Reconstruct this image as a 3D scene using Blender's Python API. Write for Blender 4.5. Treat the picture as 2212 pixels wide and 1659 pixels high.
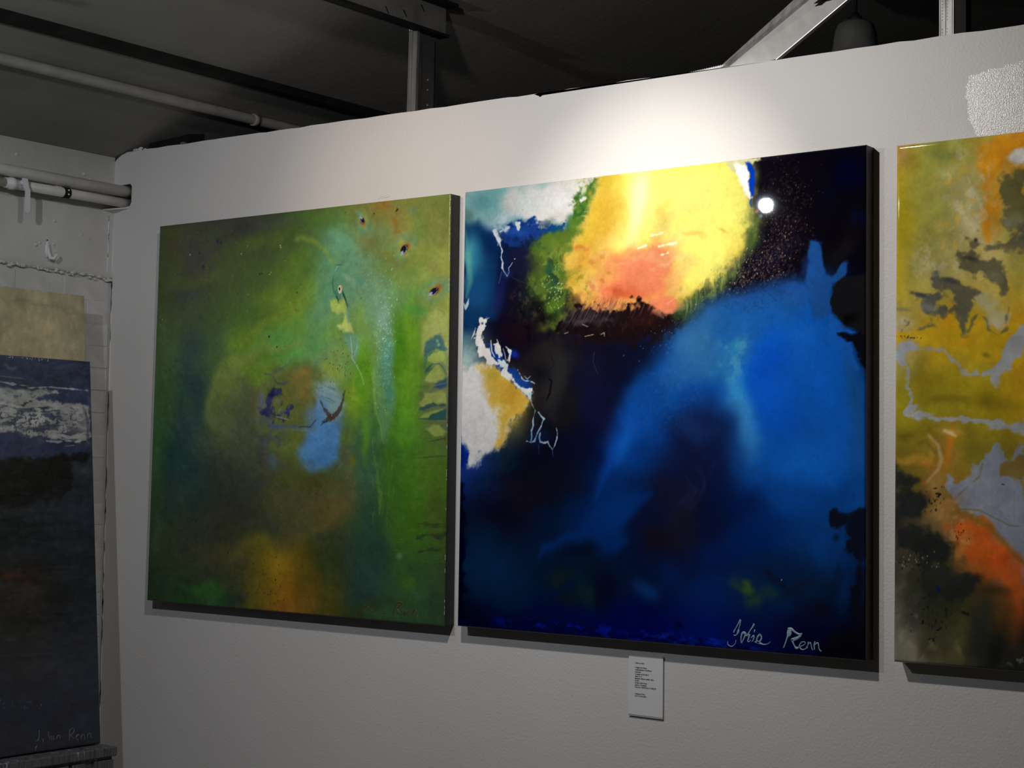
import bpy, bmesh, math, random
import numpy as np
from mathutils import Vector, Matrix

for o in list(bpy.data.objects):
    bpy.data.objects.remove(o, do_unlink=True)
SC = bpy.context.scene
COL = SC.collection
PI = math.pi

# ------------------------------------------------------------------ camera
cam_d = bpy.data.cameras.new('camera')
cam = bpy.data.objects.new('camera', cam_d)
COL.objects.link(cam)
YAW, PITCH, ROLL = 0.6349422, 0.0505562, 0.0161803
fw = Vector((-math.sin(YAW) * math.cos(PITCH), math.cos(YAW) * math.cos(PITCH), math.sin(PITCH)))
rt = Vector((math.cos(YAW), math.sin(YAW), 0))
up = rt.cross(fw)
r2 = math.cos(ROLL) * rt + math.sin(ROLL) * up
u2 = -math.sin(ROLL) * rt + math.cos(ROLL) * up
cam.matrix_world = Matrix(((r2.x, u2.x, -fw.x, 2.98794), (r2.y, u2.y, -fw.y, -3.86093), (r2.z, u2.z, -fw.z, 1.49968), (0, 0, 0, 1)))
cam_d.sensor_width = 36.0
cam_d.sensor_fit = 'HORIZONTAL'
cam_d.lens = 3761.55 / 2212 * 36.0
cam_d.clip_start = 0.05
SC.camera = cam

# ------------------------------------------------------------------ world, lamps, exposure
w = bpy.data.worlds.new('world')
SC.world = w
w.use_nodes = True
w.node_tree.nodes['Background'].inputs[0].default_value = (0.5, 0.5, 0.52, 1)
w.node_tree.nodes['Background'].inputs[1].default_value = 0.02
vs = SC.view_settings
vs.view_transform = 'Standard'
vs.look = 'None'
vs.gamma = 1.0
vs.exposure = 0.0
vs.use_curve_mapping = False

def lamp_light(name, kind, loc, power, col, size, aim=None, cone=None, blend=1.0):
    d = bpy.data.lights.new(name, kind)
    d.energy = power
    d.color = col
    if kind == 'AREA':
        d.shape = 'RECTANGLE'; d.size, d.size_y = size
    else:
        d.shadow_soft_size = size
    if kind == 'SPOT':
        d.spot_size = math.radians(cone); d.spot_blend = blend
    o = bpy.data.objects.new(name, d)
    COL.objects.link(o)
    o.location = loc
    if aim is not None:
        o.rotation_euler = (Vector(aim) - Vector(loc)).to_track_quat('-Z', 'Y').to_euler()
    return o

# lamps of the place: a strong reflector spot over the blue picture (tight beam plus its wide spill),
# a dim warm spot over the green one, and a cool lamp further back under the beam
lamp_light('spot_lamp_beam', 'SPOT', (0.70, -1.45, 2.76), 90.0, (1.0, 0.92, 0.80), 0.035, aim=(0.60, 0, 2.07), cone=39.0)
lamp_light('spot_lamp_spill', 'SPOT', (0.70, -1.45, 2.76), 63.0, (1.0, 0.95, 0.90), 0.035, aim=(0.66, 0, 1.20), cone=165.0)
lamp_light('warm_spot_lamp', 'SPOT', (-0.36, -1.30, 2.50), 15.5, (1.0, 0.74, 0.50), 0.06, aim=(-0.28, 0, 2.22), cone=50.0)
lamp_light('warm_spot_spill', 'SPOT', (-0.36, -1.30, 2.50), 3.5, (1.0, 0.80, 0.60), 0.045, aim=(0.2, 0, 1.9), cone=150.0)
lamp_light('cool_lamp', 'SPOT', (-0.15, -2.10, 2.53), 36.0, (0.88, 0.93, 1.0), 0.024, aim=(-0.62, 0, 1.55), cone=168.0)


# ------------------------------------------------------------------ helpers
def obj(name, me, mat, parent=None):
    if isinstance(me, bmesh.types.BMesh):
        bm = me
        me = bpy.data.meshes.new(name)
        bm.normal_update()
        bm.to_mesh(me); bm.free()
    if mat is not None:
        me.materials.append(mat)
    o = bpy.data.objects.new(name, me)
    COL.objects.link(o)
    if parent is not None:
        o.parent = parent
    return o

def empty(name, loc, rot=(0, 0, 0)):
    o = bpy.data.objects.new(name, None)
    COL.objects.link(o)
    o.location = loc
    o.rotation_euler = rot
    o.empty_display_size = 0.1
    return o

def tag(o, label, cat, group=None):
    o['label'] = label; o['category'] = cat
    if group: o['group'] = group
    return o

def struct(o, label=None):
    o['kind'] = 'structure'
    if label: o['label'] = label
    return o

def box(bm, x0, x1, y0, y1, z0, z1, bev=0.0):
    vs_ = [bm.verts.new(p) for p in ((x0, y0, z0), (x1, y0, z0), (x1, y1, z0), (x0, y1, z0), (x0, y0, z1), (x1, y0, z1), (x1, y1, z1), (x0, y1, z1))]
    fs = [(0, 3, 2, 1), (4, 5, 6, 7), (0, 1, 5, 4), (1, 2, 6, 5), (2, 3, 7, 6), (3, 0, 4, 7)]
    faces = [bm.faces.new([vs_[i] for i in f]) for f in fs]
    if bev > 0:
        es = list({e for f in faces for e in f.edges})
        bmesh.ops.bevel(bm, geom=es, offset=bev, segments=2, profile=0.5, affect='EDGES')
    return bm

def boxm(*a, bev=0.0):
    return box(bmesh.new(), *a, bev=bev)

def prism(bm, pts, y0, y1):
    """outline in the x-z plane, extruded from y0 to y1"""
    a = [bm.verts.new((x, y0, z)) for x, z in pts]
    b = [bm.verts.new((x, y1, z)) for x, z in pts]
    n = len(pts)
    bm.faces.new(a[::-1]); bm.faces.new(b)
    for i in range(n):
        bm.faces.new((a[i], a[(i + 1) % n], b[(i + 1) % n], b[i]))
    bmesh.ops.recalc_face_normals(bm, faces=bm.faces)
    return bm

def hexa(bm, c8):
    v = [bm.verts.new(p) for p in c8]
    for f in ((0, 3, 2, 1), (4, 5, 6, 7), (0, 1, 5, 4), (1, 2, 6, 5), (2, 3, 7, 6), (3, 0, 4, 7)):
        bm.faces.new([v[i] for i in f])
    bmesh.ops.recalc_face_normals(bm, faces=bm.faces)
    return bm

def tube(bm, pts, rad, seg=12, cap=True, smooth=True):
    pts = [Vector(p) for p in pts]
    n = len(pts)
    rads = rad if isinstance(rad, (list, tuple)) else [rad] * n
    rings = []
    ref = Vector((0, 0, 1))
    for i, p in enumerate(pts):
        d = (pts[min(i + 1, n - 1)] - pts[max(i - 1, 0)]).normalized()
        a = d.cross(ref)
        if a.length < 1e-3: a = d.cross(Vector((1, 0, 0)))
        a.normalize(); b = d.cross(a)
        rings.append([bm.verts.new(p + rads[i] * (math.cos(t) * a + math.sin(t) * b)) for t in [2 * PI * k / seg for k in range(seg)]])
    for i in range(n - 1):
        for k in range(seg):
            f = bm.faces.new((rings[i][k], rings[i][(k + 1) % seg], rings[i + 1][(k + 1) % seg], rings[i + 1][k]))
            f.smooth = smooth
    if cap:
        bm.faces.new(rings[0][::-1]); bm.faces.new(rings[-1])
    bmesh.ops.recalc_face_normals(bm, faces=bm.faces)
    return bm

def lathe(bm, prof, cx=0, cy=0, seg=24):
    rings = []
    for r, z in prof:
        rings.append([bm.verts.new((cx + r * math.cos(2 * PI * k / seg), cy + r * math.sin(2 * PI * k / seg), z)) for k in range(seg)])
    for i in range(len(prof) - 1):
        for k in range(seg):
            f = bm.faces.new((rings[i][k], rings[i][(k + 1) % seg], rings[i + 1][(k + 1) % seg], rings[i + 1][k]))
            f.smooth = True
    return bm

def add_sphere(bm, c, r, sub=1, scale=(1, 1, 1)):
    m = Matrix.Translation(c) @ Matrix.Diagonal((r * scale[0], r * scale[1], r * scale[2], 1))
    res = bmesh.ops.create_icosphere(bm, subdivisions=sub, radius=1, matrix=m)
    for v in res['verts']:
        for f in v.link_faces: f.smooth = True

# ------------------------------------------------------------------ materials
def srgb(r, g, b):
    f = lambda c: (c / 255 / 12.92) if c / 255 <= 0.04045 else ((c / 255 + 0.055) / 1.055) ** 2.4
    return (f(r), f(g), f(b))

class NT:
    def __init__(s, name):
        s.m = bpy.data.materials.new(name); s.m.use_nodes = True
        s.t = s.m.node_tree; s.p = s.t.nodes['Principled BSDF']
    def n(s, typ, **kw):
        nd = s.t.nodes.new(typ)
        for k, v in kw.items():
            if k in nd.inputs: nd.inputs[k].default_value = v
            else: setattr(nd, k, v)
        return nd
    def l(s, a, b): s.t.links.new(a, b)
    def coord(s): return s.n('ShaderNodeTexCoord').outputs['Object']
    def noise(s, scale, detail=3.0, vec=None, stretch=None):
        v = vec or s.coord()
        if stretch:
            mp = s.n('ShaderNodeMapping'); mp.inputs['Scale'].default_value = stretch
            s.l(v, mp.inputs['Vector']); v = mp.outputs['Vector']
        nd = s.n('ShaderNodeTexNoise'); nd.inputs['Scale'].default_value = scale; nd.inputs['Detail'].default_value = detail
        s.l(v, nd.inputs['Vector'])
        return nd.outputs['Fac']
    def ramp(s, fac, stops):
        r = s.n('ShaderNodeValToRGB')
        while len(r.color_ramp.elements) > 1: r.color_ramp.elements.remove(r.color_ramp.elements[-1])
        for i, (pos, c) in enumerate(stops):
            e = r.color_ramp.elements[0] if i == 0 else r.color_ramp.elements.new(pos)
            e.position = pos; e.color = (*c, 1)
        s.l(fac, r.inputs['Fac'])
        return r.outputs['Color']
    def bump(s, h, strength, dist=0.001, prev=None):
        b = s.n('ShaderNodeBump'); b.inputs['Strength'].default_value = strength; b.inputs['Distance'].default_value = dist
        s.l(h, b.inputs['Height'])
        if prev is not None: s.l(prev, b.inputs['Normal'])
        return b.outputs['Normal']
    def base(s, c): s.p.inputs['Base Color'].default_value = (*c, 1)
    def set(s, rough=0.5, metal=0.0, spec=0.5):
        s.p.inputs['Roughness'].default_value = rough; s.p.inputs['Metallic'].default_value = metal
        s.p.inputs['Specular IOR Level'].default_value = spec
        return s

def mottled(name, c0, c1, scale, rough, metal=0.0, bump=None, spec=0.5, stretch=None, detail=4.0):
    m = NT(name); m.set(rough, metal, spec)
    m.l(m.ramp(m.noise(scale, detail, stretch=stretch), [(0.3, c0), (0.7, c1)]), m.p.inputs['Base Color'])
    if bump: 
        m.l(m.bump(m.noise(bump[0], 3.0), bump[1], bump[2]), m.p.inputs['Normal'])
    return m.m

M = {}
def build_materials():
    # partition: white emulsion over rolled plasterboard, orange-peel relief
    m = NT('wall_paint'); m.set(0.55, 0, 0.35)
    m.l(m.ramp(m.noise(2.2, 5.0), [(0.3, (0.66, 0.645, 0.635)), (0.7, (0.70, 0.69, 0.68))]), m.p.inputs['Base Color'])
    b1 = m.bump(m.noise(150.0, 2.0), 0.5, 0.0018)
    m.l(m.bump(m.noise(60.0, 2.0), 0.16, 0.0022, prev=b1), m.p.inputs['Normal'])
    M['wall'] = m.m
    M['plaster'] = mottled('old_white_plaster', (0.55, 0.54, 0.52), (0.66, 0.65, 0.63), 6.0, 0.7, bump=(55.0, 0.35, 0.002))
    M['brick'] = mottled('painted_brick', (0.56, 0.55, 0.53), (0.67, 0.66, 0.64), 14.0, 0.6, bump=(110.0, 0.6, 0.003))
    M['ceiling'] = mottled('ceiling_paint', (0.215, 0.207, 0.193), (0.26, 0.25, 0.235), 4.0, 0.75, bump=(40.0, 0.3, 0.003))
    M['floor'] = mottled('grey_concrete', (0.08, 0.078, 0.075), (0.13, 0.128, 0.122), 5.0, 0.6)
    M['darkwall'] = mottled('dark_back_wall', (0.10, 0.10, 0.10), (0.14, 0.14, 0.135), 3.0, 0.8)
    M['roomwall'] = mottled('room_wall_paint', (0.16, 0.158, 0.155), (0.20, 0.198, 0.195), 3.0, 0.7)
    M['pipe'] = mottled('white_painted_pipe', (0.58, 0.56, 0.52), (0.66, 0.64, 0.60), 20.0, 0.45)
    M['ceilpipe'] = mottled('grey_painted_conduit', (0.24, 0.23, 0.215), (0.30, 0.29, 0.275), 20.0, 0.5)
    M['whiteplastic'] = mottled('white_plastic', (0.70, 0.70, 0.70), (0.76, 0.76, 0.76), 30.0, 0.35)
    M['blacksteel'] = mottled('black_steel', (0.006, 0.006, 0.006), (0.014, 0.014, 0.014), 25.0, 0.7, spec=0.2)
    M['greysteel'] = mottled('grey_primed_steel', (0.10, 0.10, 0.10), (0.16, 0.155, 0.15), 18.0, 0.6, bump=(90.0, 0.3, 0.001))
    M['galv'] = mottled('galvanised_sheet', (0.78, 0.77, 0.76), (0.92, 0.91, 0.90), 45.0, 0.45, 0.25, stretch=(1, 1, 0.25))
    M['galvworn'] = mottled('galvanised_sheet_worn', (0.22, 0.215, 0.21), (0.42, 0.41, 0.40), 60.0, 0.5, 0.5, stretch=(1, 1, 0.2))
    M['shadezinc'] = mottled('zinc_darkened_for_shade', (0.12, 0.12, 0.118), (0.22, 0.22, 0.215), 60.0, 0.5, 0.3, stretch=(1, 1, 0.1))  # left stud: zinc darkened to stand for the shade on its face
    M['black'] = mottled('black_canvas_edge', (0.010, 0.010, 0.011), (0.022, 0.022, 0.024), 60.0, 0.5)
    M['chip'] = mottled('white_scuff', (0.5, 0.5, 0.5), (0.6, 0.6, 0.6), 60.0, 0.6)
    M['edgebeige'] = mottled('raw_canvas_edge', (0.42, 0.38, 0.30), (0.5, 0.46, 0.38), 60.0, 0.7)
    M['card'] = mottled('white_card', (0.72, 0.73, 0.75), (0.75, 0.76, 0.78), 8.0, 0.5)
    M['mount'] = mottled('foam_mount', (0.45, 0.42, 0.40), (0.5, 0.47, 0.45), 8.0, 0.6)
    M['ink'] = mottled('black_ink', (0.006, 0.006, 0.007), (0.012, 0.012, 0.013), 50.0, 0.5)
    M['pencil'] = mottled('pencil_smudge', (0.40, 0.36, 0.33), (0.50, 0.46, 0.43), 200.0, 0.6)
    M['enamel'] = mottled('dusty_grey_enamel', (0.09, 0.09, 0.088), (0.13, 0.13, 0.127), 20.0, 0.6)
    m = NT('weathered_dripped_wood'); m.set(0.6)
    m.l(m.ramp(m.noise(9.0, 6.0, stretch=(8, 8, 0.6)), [(0.30, (0.03, 0.028, 0.027)), (0.48, (0.12, 0.115, 0.12)), (0.6, (0.06, 0.06, 0.085)), (0.68, (0.34, 0.33, 0.33))]), m.p.inputs['Base Color'])
    m.l(m.bump(m.noise(60.0, 4.0), 0.5, 0.002), m.p.inputs['Normal'])
    M['driftwood'] = m.m
    # gloss touch-up coat on the partition: same white, wet-look stipple
    m = NT('gloss_touch_up'); m.set(0.2, 0, 0.45)
    m.base((0.58, 0.57, 0.56))
    b1 = m.bump(m.noise(300.0, 3.0), 0.6, 0.0012)
    m.l(b1, m.p.inputs['Normal'])
    M['glosspatch'] = m.m

def paint_material(name, rough, weave, wave=0.0, glit=None, spec=0.5):
    """pigment comes from the 'paint' colour layer; nodes add grain, weave and varnish"""
    m = NT(name); m.set(rough, 0, spec)
    at = m.n('ShaderNodeAttribute', attribute_name='paint')
    hs = m.n('ShaderNodeMixRGB', blend_type='MULTIPLY')
    hs.inputs['Fac'].default_value = 0.22
    m.l(at.outputs['Color'], hs.inputs['Color1'])
    m.l(m.ramp(m.noise(120.0, 4.0), [(0.3, (0.72, 0.72, 0.72)), (0.7, (1.25, 1.25, 1.25))]), hs.inputs['Color2'])
    m.l(hs.outputs['Color'], m.p.inputs['Base Color'])
    nrm = None
    if weave: nrm = m.bump(m.noise(420.0, 2.0), weave, 0.0008)
    if wave: nrm = m.bump(m.noise(7.0, 2.0), wave, 0.004, prev=nrm)
    if nrm is not None: m.l(nrm, m.p.inputs['Normal'])
    return m.m

BRACE = ([(0.8100, 0.012, 2.5462), (1.0273, 0.012, 2.6807)], [(0.9327, 0.050, 2.5644), (1.1158, 0.050, 2.6809)], [(0.7673, 0.030, 2.5504), (0.9809, 0.030, 2.6964)])
LAMP = (0.598, 1.2, 2.955)
build_materials()
XL = -1.52          # face of the left wall
ZT = 2.543          # top of the partition
CEIL_S = 0.28       # the ceiling climbs to the right
def ceil_z(x): return 2.53 + CEIL_S * (x - XL)

# ------------------------------------------------------------------ structure
def build_structure():
    fl = struct(obj('floor', boxm(-4.1, 4.4, -5.9, 4.2, -0.1, 0.0), M['floor']))
    # sloping ceiling slab
    bm = bmesh.new()
    x0, x1, y0, y1 = -1.72, 4.4, -5.8, 4.1
    hexa(bm, [(x0, y0, ceil_z(x0)), (x1, y0, ceil_z(x1)), (x1, y1, ceil_z(x1)), (x0, y1, ceil_z(x0)),
              (x0, y0, ceil_z(x0) + .08), (x1, y0, ceil_z(x1) + .08), (x1, y1, ceil_z(x1) + .08), (x0, y1, ceil_z(x0) + .08)])
    hexa(bm, [(-4.1, -5.8, 2.474), (-1.72, -5.8, 2.474), (-1.72, -1.8, 2.474), (-4.1, -1.8, 2.474), (-4.1, -5.8, 2.55), (-1.72, -5.8, 2.55), (-1.72, -1.8, 2.55), (-4.1, -1.8, 2.55)])
    struct(obj('ceiling', bm, M['ceiling']))
    # partition with a ragged top edge and the notch where the pipes go through
    bm = bmesh.new()
    random.seed(4)
    pts = [(XL, 0.0), (3.1, 0.0), (3.1, ZT)]
    x = 3.06
    while x > XL + 0.10:
        pts.append((x, ZT + random.uniform(-0.0015, 0.0012)))
        if abs(x - 0.225) < 0.03:
            pts += [(0.240, ZT), (0.232, ZT - 0.007), (0.224, ZT - 0.011), (0.218, ZT - 0.007), (0.214, ZT)]
        x -= random.uniform(0.03, 0.06)
    pts += [(XL + 0.06, ZT - 0.001), (XL + 0.030, ZT - 0.009), (XL + 0.006, ZT - 0.022)]
    # notch on the left edge
    pts += [(XL + 0.0, ZT - 0.03), (XL, 2.432), (XL + 0.078, 2.434), (XL + 0.086, 2.426), (XL + 0.085, 2.372), (XL + 0.078, 2.360), (XL, 2.356)]
    prism(bm, pts, 0.0, 0.10)
    wb = struct(obj('wall_back', bm, M['wall']), 'white rolled partition that carries the paintings')
    # gloss touch-up patch on the partition, 0.4 mm proud, ragged outline
    bm = bmesh.new()
    pts = [(1.452, 2.438), (1.447, 2.42), (1.446, 2.39), (1.450, 2.36), (1.455, 2.335), (1.462, 2.318), (1.470, 2.300), (1.482, 2.291), (2.2, 2.296), (2.26, 2.37), (2.2, 2.49), (1.9, 2.490), (1.72, 2.480), (1.64, 2.470), (1.58, 2.459), (1.53, 2.451), (1.49, 2.445)]
    random.seed(17)
    rag = []
    for (xa, za), (xb_, zb) in zip(pts, pts[1:] + pts[:1]):
        n_ = max(1, int(math.hypot(xb_ - xa, zb - za) / 0.005)) if min(xa, xb_) < 1.75 else 1
        for k in range(n_):
            rag.append((xa + (xb_ - xa) * k / n_ + random.uniform(-.0035, .0035), za + (zb - za) * k / n_ + random.uniform(-.0035, .0035)))
    prism(bm, rag, -0.0004, 0.0)
    obj('touch_up_patch', bm, M['glosspatch'], wb)['label'] = 'glossy stippled touch-up paint'
    # left wall: plaster band above, painted brickwork below
    wl = struct(obj('wall_left', boxm(-1.72, XL - 0.0095, -1.9, 4.1, 0.0, ceil_z(-1.72) + 0.02), M['plaster']), 'old white left wall, plaster above painted brick')
    bm = bmesh.new()
    # plaster coat, slightly wavy lower lip
    n = 60
    ys = [-2.6 + 2.6 * i / n for i in range(n + 1)]
    random.seed(9)
    low = [2.118 - 0.03 * y * 0.9 + random.uniform(-0.004, 0.004) for y in ys]
    f = [[bm.verts.new((XL - 0.014, y, low[i])), bm.verts.new((XL - 0.004, y, low[i] + 0.002)), bm.verts.new((XL + 0.002 + random.uniform(-.001, .001), y, low[i] + 0.010)), bm.verts.new((XL, y, low[i] + 0.03)), bm.verts.new((XL, y, 2.528)), bm.verts.new((XL - 0.014, y, 2.528))] for i, y in enumerate(ys)]
    for i in range(n):
        for k in range(5):
            bm.faces.new((f[i][k], f[i + 1][k], f[i + 1][k + 1], f[i][k + 1])).smooth = True
    bmesh.ops.recalc_face_normals(bm, faces=bm.faces)
    obj('plaster_coat', bm, M['plaster'], wl)
    # rough crumbs of filler along the lip and paint blobs on the plaster
    bm = bmesh.new()
    random.seed(21)
    for i in range(90):
        y = -random.random() * 0.75
        z = 2.118 - 0.027 * y + random.uniform(-0.006, 0.006)
        add_sphere(bm, (XL - 0.001, y, z), random.uniform(0.003, 0.0075), 1, (0.8, random.uniform(0.8, 2.2), random.uniform(0.6, 1.1)))
    obj('filler_crumbs', bm, M['plaster'], wl)['kind'] = 'stuff'
    for (y, z, r) in [(-0.245, 2.285, .006), (-0.13, 2.255, .004), (-0.10, 2.242, .004), (-0.13, 2.455, .007), (-0.40, 2.478, .006), (-0.245, 2.210, .006), (-0.315, 2.20, .007), (-0.30, 2.208, .005)]:
        bm = bmesh.new(); add_sphere(bm, (XL, y, z), r, 2, (0.6, 1.2, 1.0))
        obj('paint_blob', bm, M['plaster'], wl)
    # bricks, stretcher courses with headers, painted over
    L, Hh, J = 0.186, 0.069, 0.005
    me_s = bpy.data.meshes.new('brick_stretcher'); bm = boxm(-0.012, -0.007, -L / 2, L / 2, -Hh / 2, Hh / 2, bev=0.0022); bm.to_mesh(me_s); bm.free(); me_s.materials.append(M['brick'])
    me_h = bpy.data.meshes.new('brick_header'); bm = boxm(-0.012, -0.007, -L / 4 + J / 4, L / 4 - J / 4, -Hh / 2, Hh / 2, bev=0.0022); bm.to_mesh(me_h); bm.free(); me_h.materials.append(M['brick'])
    random.seed(3)
    for row in range(21):
        zc = 2.078 - row * (Hh + J)
        y = -0.004
        first = True
        k = 0
        while y > -1.75:
            head = (k % 3 == 2) if row % 2 == 0 else (k % 3 == 0)
            ln = L / 2 - J / 2 if head else L
            o = bpy.data.objects.new('brick', me_h if head else me_s)
            COL.objects.link(o)
            o.parent = wl
            o.location = (XL + random.uniform(-0.0025, 0.001), y - ln / 2, zc + random.uniform(-0.001, 0.001) - 0.02 * 0)
            o.rotation_euler = (random.uniform(-.006, .006), random.uniform(-.01, .01), random.uniform(-.01, .01))
            y -= ln + J
            k += 1
    # mortar bed behind the bricks is the wall itself; vertical caulk bead in the corner
    bm = bmesh.new()
    random.seed(12)
    zs = [0.05 + i * 0.05 for i in range(46)]
    tube(bm, [(XL + 0.0005 + random.uniform(-.0006, .0006), 0.0, z) for z in zs], [0.0026 + random.uniform(-.0006, .0006) for _ in zs], 8)
    tube(bm, [(XL - 0.001, -0.020 + random.uniform(-.0008, .0008), 2.13 + i * 0.02) for i in range(11)], 0.0035, 6)
    obj('caulk_bead', bm, M['wall'], wl)
    # unseen recess, added to keep the blue picture's reflection dark
    struct(obj('wall_added_recess_left', boxm(-4.1, -4.0, -5.9, -1.8, 0, 3.0), M['darkwall']))
    struct(obj('wall_added_recess_return', boxm(-4.1, -1.72, -1.9, -1.8, 0, 3.0), M['darkwall']))
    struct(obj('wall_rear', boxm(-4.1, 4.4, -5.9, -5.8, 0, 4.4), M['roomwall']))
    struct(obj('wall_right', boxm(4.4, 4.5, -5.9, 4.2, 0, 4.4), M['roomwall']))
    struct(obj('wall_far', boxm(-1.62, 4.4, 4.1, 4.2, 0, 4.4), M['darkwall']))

build_structure()

# ------------------------------------------------------------------ overhead things
def build_overhead():
    # black conduit and white conduit under the ceiling, both parallel to the left wall
    xb = -0.865
    bm = bmesh.new()
    zc = ceil_z(xb) - 0.022
    w_ = 0.0125
    t_ = CEIL_S * w_
    hexa(bm, [(xb - w_, -5.6, zc - .004 - t_), (xb + w_, -5.6, zc - .004 + t_), (xb + w_, 3.9, zc - .004 + t_), (xb - w_, 3.9, zc - .004 - t_), (xb - w_, -5.6, zc + .0215 - t_), (xb + w_, -5.6, zc + .0215 + t_), (xb + w_, 3.9, zc + .0215 + t_), (xb - w_, 3.9, zc + .0215 - t_)])
    tag(obj('cable_channel', bm, M['blacksteel']), 'black steel cable channel running along the sloped ceiling', 'cable channel')
    xw = -1.062
    zw = ceil_z(xw) - 0.019
    e = tag(empty('conduit', (xw, 0, zw)), 'slim pale grey painted conduit under the ceiling beside the black channel', 'conduit')
    bm = tube(bmesh.new(), [(0, -5.6, 0), (0, -2, 0.001), (0, 0.30, 0), (0, 3.9, 0)], 0.0165, 14)
    obj('tube', bm, M['ceilpipe'], e)
    for y in (-1.4, 0.19, 1.4):
        bm = tube(bmesh.new(), [(0, y - .012, 0), (0, y + .012, 0)], 0.0195, 14)
        obj('clip', bm, M['ceilpipe'], e)
    # loop of light cable at the very top left
    bm = tube(bmesh.new(), [(-0.62 + .05 * math.cos(t), -1.12 + .02 * math.sin(t), 2.700 + .006 * math.sin(2 * t)) for t in [i * 0.3 - 2.6 for i in range(8)]], 0.003, 6)
    tag(obj('cable_loop', bm, M['pipe']), 'short loop of pale cable hanging beside the black channel', 'cable')
    # steel beam stub over the partition
    e = tag(empty('steel_beam', (-0.25, -0.8, 2.80)), 'dark grey steel beam end above the partition', 'beam')
    obj('web', boxm(0.004, 0.016, -4.6, 0.95, 0.0, 0.085), M['greysteel'], e)
    obj('lower_flange', boxm(-0.018, 0.020, -4.6, 0.965, -0.006, 0.002), M['blacksteel'], e)
    obj('upper_flange', boxm(-0.012, 0.060, -4.6, 0.955, 0.078, 0.088), M['blacksteel'], e)
    random.seed(8)
    for i in range(7):
        y = 0.35 + 0.08 * i
        z = 0.02 + 0.045 * random.random()
        bm = bmesh.new(); hexa(bm, [(0.016, y, z), (0.0168, y, z), (0.0168, y + .006, z), (0.016, y + .006, z), (0.016, y + .016, z - .018), (0.0168, y + .016, z - .018), (0.0168, y + .02, z - .018), (0.016, y + .02, z - .018)])
        obj('scratch', bm, M['blacksteel'], e)
    # galvanised studs standing on the partition
    def stud(x0, y, w, z0, z1, tx, label, teeth):
        e = tag(empty('metal_stud', (x0, y, z0)), label, 'stud', 'metal studs above the partition')
        h = z1 - z0
        bm = bmesh.new()
        prof = [(-.5, .010), (-.5, 0), (-.42, 0), (-.40, .0015), (-.16, .0015), (-.14, 0), (-.06, 0), (-.04, .0018), (.08, .0018), (.10, 0), (.40, 0), (.42, .0012), (.5, .0012), (.5, .012)]
        a = [bm.verts.new((u * w, v, 0)) for u, v in prof]
        b = [bm.verts.new((u * w + tx, v, h)) for u, v in prof]
        for i in range(len(prof) - 1):
            bm.faces.new((a[i], a[i + 1], b[i + 1], b[i]))
        a2 = [bm.verts.new((u * w * .94, max(v + .0016, .0016), 0)) for u, v in prof]
        b2 = [bm.verts.new((u * w * .94 + tx, max(v + .0016, .0016), h)) for u, v in prof]
        for i in range(len(prof) - 1):
            bm.faces.new((b2[i], b2[i + 1], a2[i + 1], a2[i]))
        obj('stud_body', bm, M['galvworn' if teeth else 'shadezinc'], e)
        bm = bmesh.new()
        n = int(h / 0.0075)
        for k in range(n):
            for u in ((-.30, .04) if teeth else ()):
                if k % 9 < 7:
                    t = (k + .5) / n
                    add_sphere(bm, (u * w + tx * t, -0.0002, h * t), 0.0010, 1)
        if teeth: obj('dimple_rows', bm, M['galv'], e)['kind'] = 'stuff'
        else:
            bm.free()
            for k in range(4):
                bm = boxm(-.42 * w + k * w * .26 + tx, -.42 * w + k * w * .26 + .0035 + tx, -.003, .0, h - .006, h + .010)
                obj('tab', bm, M['galv'], e)
        return e
    stud(-0.279, 0.048, 0.031, ZT - 0.02, 2.802, 0.004, 'galvanised stud rising from the partition to the grey beam', False)
    stud(1.377, 0.048, 0.036, ZT - 0.02, 3.20, 0.0, 'dimpled galvanised stud at the right, rising past the top of the frame', True)
    # black steel straps behind the studs
    e = tag(empty('steel_strap', (-0.245, 0.075, ZT - 0.02)), 'black bolted steel strap behind the stud under the beam', 'strap')
    obj('plate', boxm(-0.018, 0.030, 0, 0.006, 0, 0.24), M['blacksteel'], e)
    for zz in (0.04, 0.085, 0.115):
        bm = bmesh.new(); add_sphere(bm, (0.008, -0.001, zz + .012), 0.0035, 1, (1, .6, 1)); obj('bolt', bm, M['greysteel'], e)
    tag(obj('steel_post', boxm(1.392, 1.424, 0.052, 0.085, ZT - 0.02, 3.3), M['blacksteel']), 'black steel post beside the dimpled stud', 'post')
    # bright galvanised brace leaning up from the partition
    e = tag(empty('metal_brace', (0.83, 0.03, ZT)), 'bright galvanised channel brace slanting up from the partition top', 'brace')
    def L2(a, b, s): return Vector(a) + (Vector(b) - Vector(a)) * s
    O = Vector((0.83, 0.03, ZT))
    ridge, right, left = BRACE
    S1 = 2.4
    def plate(A, B, th, a0=-0.06):
        p = [L2(A[0], A[1], a0) - O, L2(B[0], B[1], a0) - O, L2(B[0], B[1], S1) - O, L2(A[0], A[1], S1) - O]
        n = (p[1] - p[0]).cross(p[3] - p[0]).normalized()
        if n.y < 0: n = -n
        bm = bmesh.new()
        hexa(bm, [*p, *[q + n * th for q in p]])
        return bm
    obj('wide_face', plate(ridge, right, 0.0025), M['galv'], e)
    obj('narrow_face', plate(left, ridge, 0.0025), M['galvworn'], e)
    r3 = [Vector(right[0]) + Vector((0, .022, .004)), Vector(right[1]) + Vector((0, .022, .004))]
    obj('return_lip', plate(right, r3, 0.002), M['galv'], e)
    # cross-shaped knock-out near the top of the wide face
    c = (L2(*ridge, 1.02) * .58 + L2(*right, 1.02) * .42) - O
    ax = (Vector(ridge[1]) - Vector(ridge[0])).normalized(); ac = (Vector(right[0]) - Vector(ridge[0])).normalized()
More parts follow.
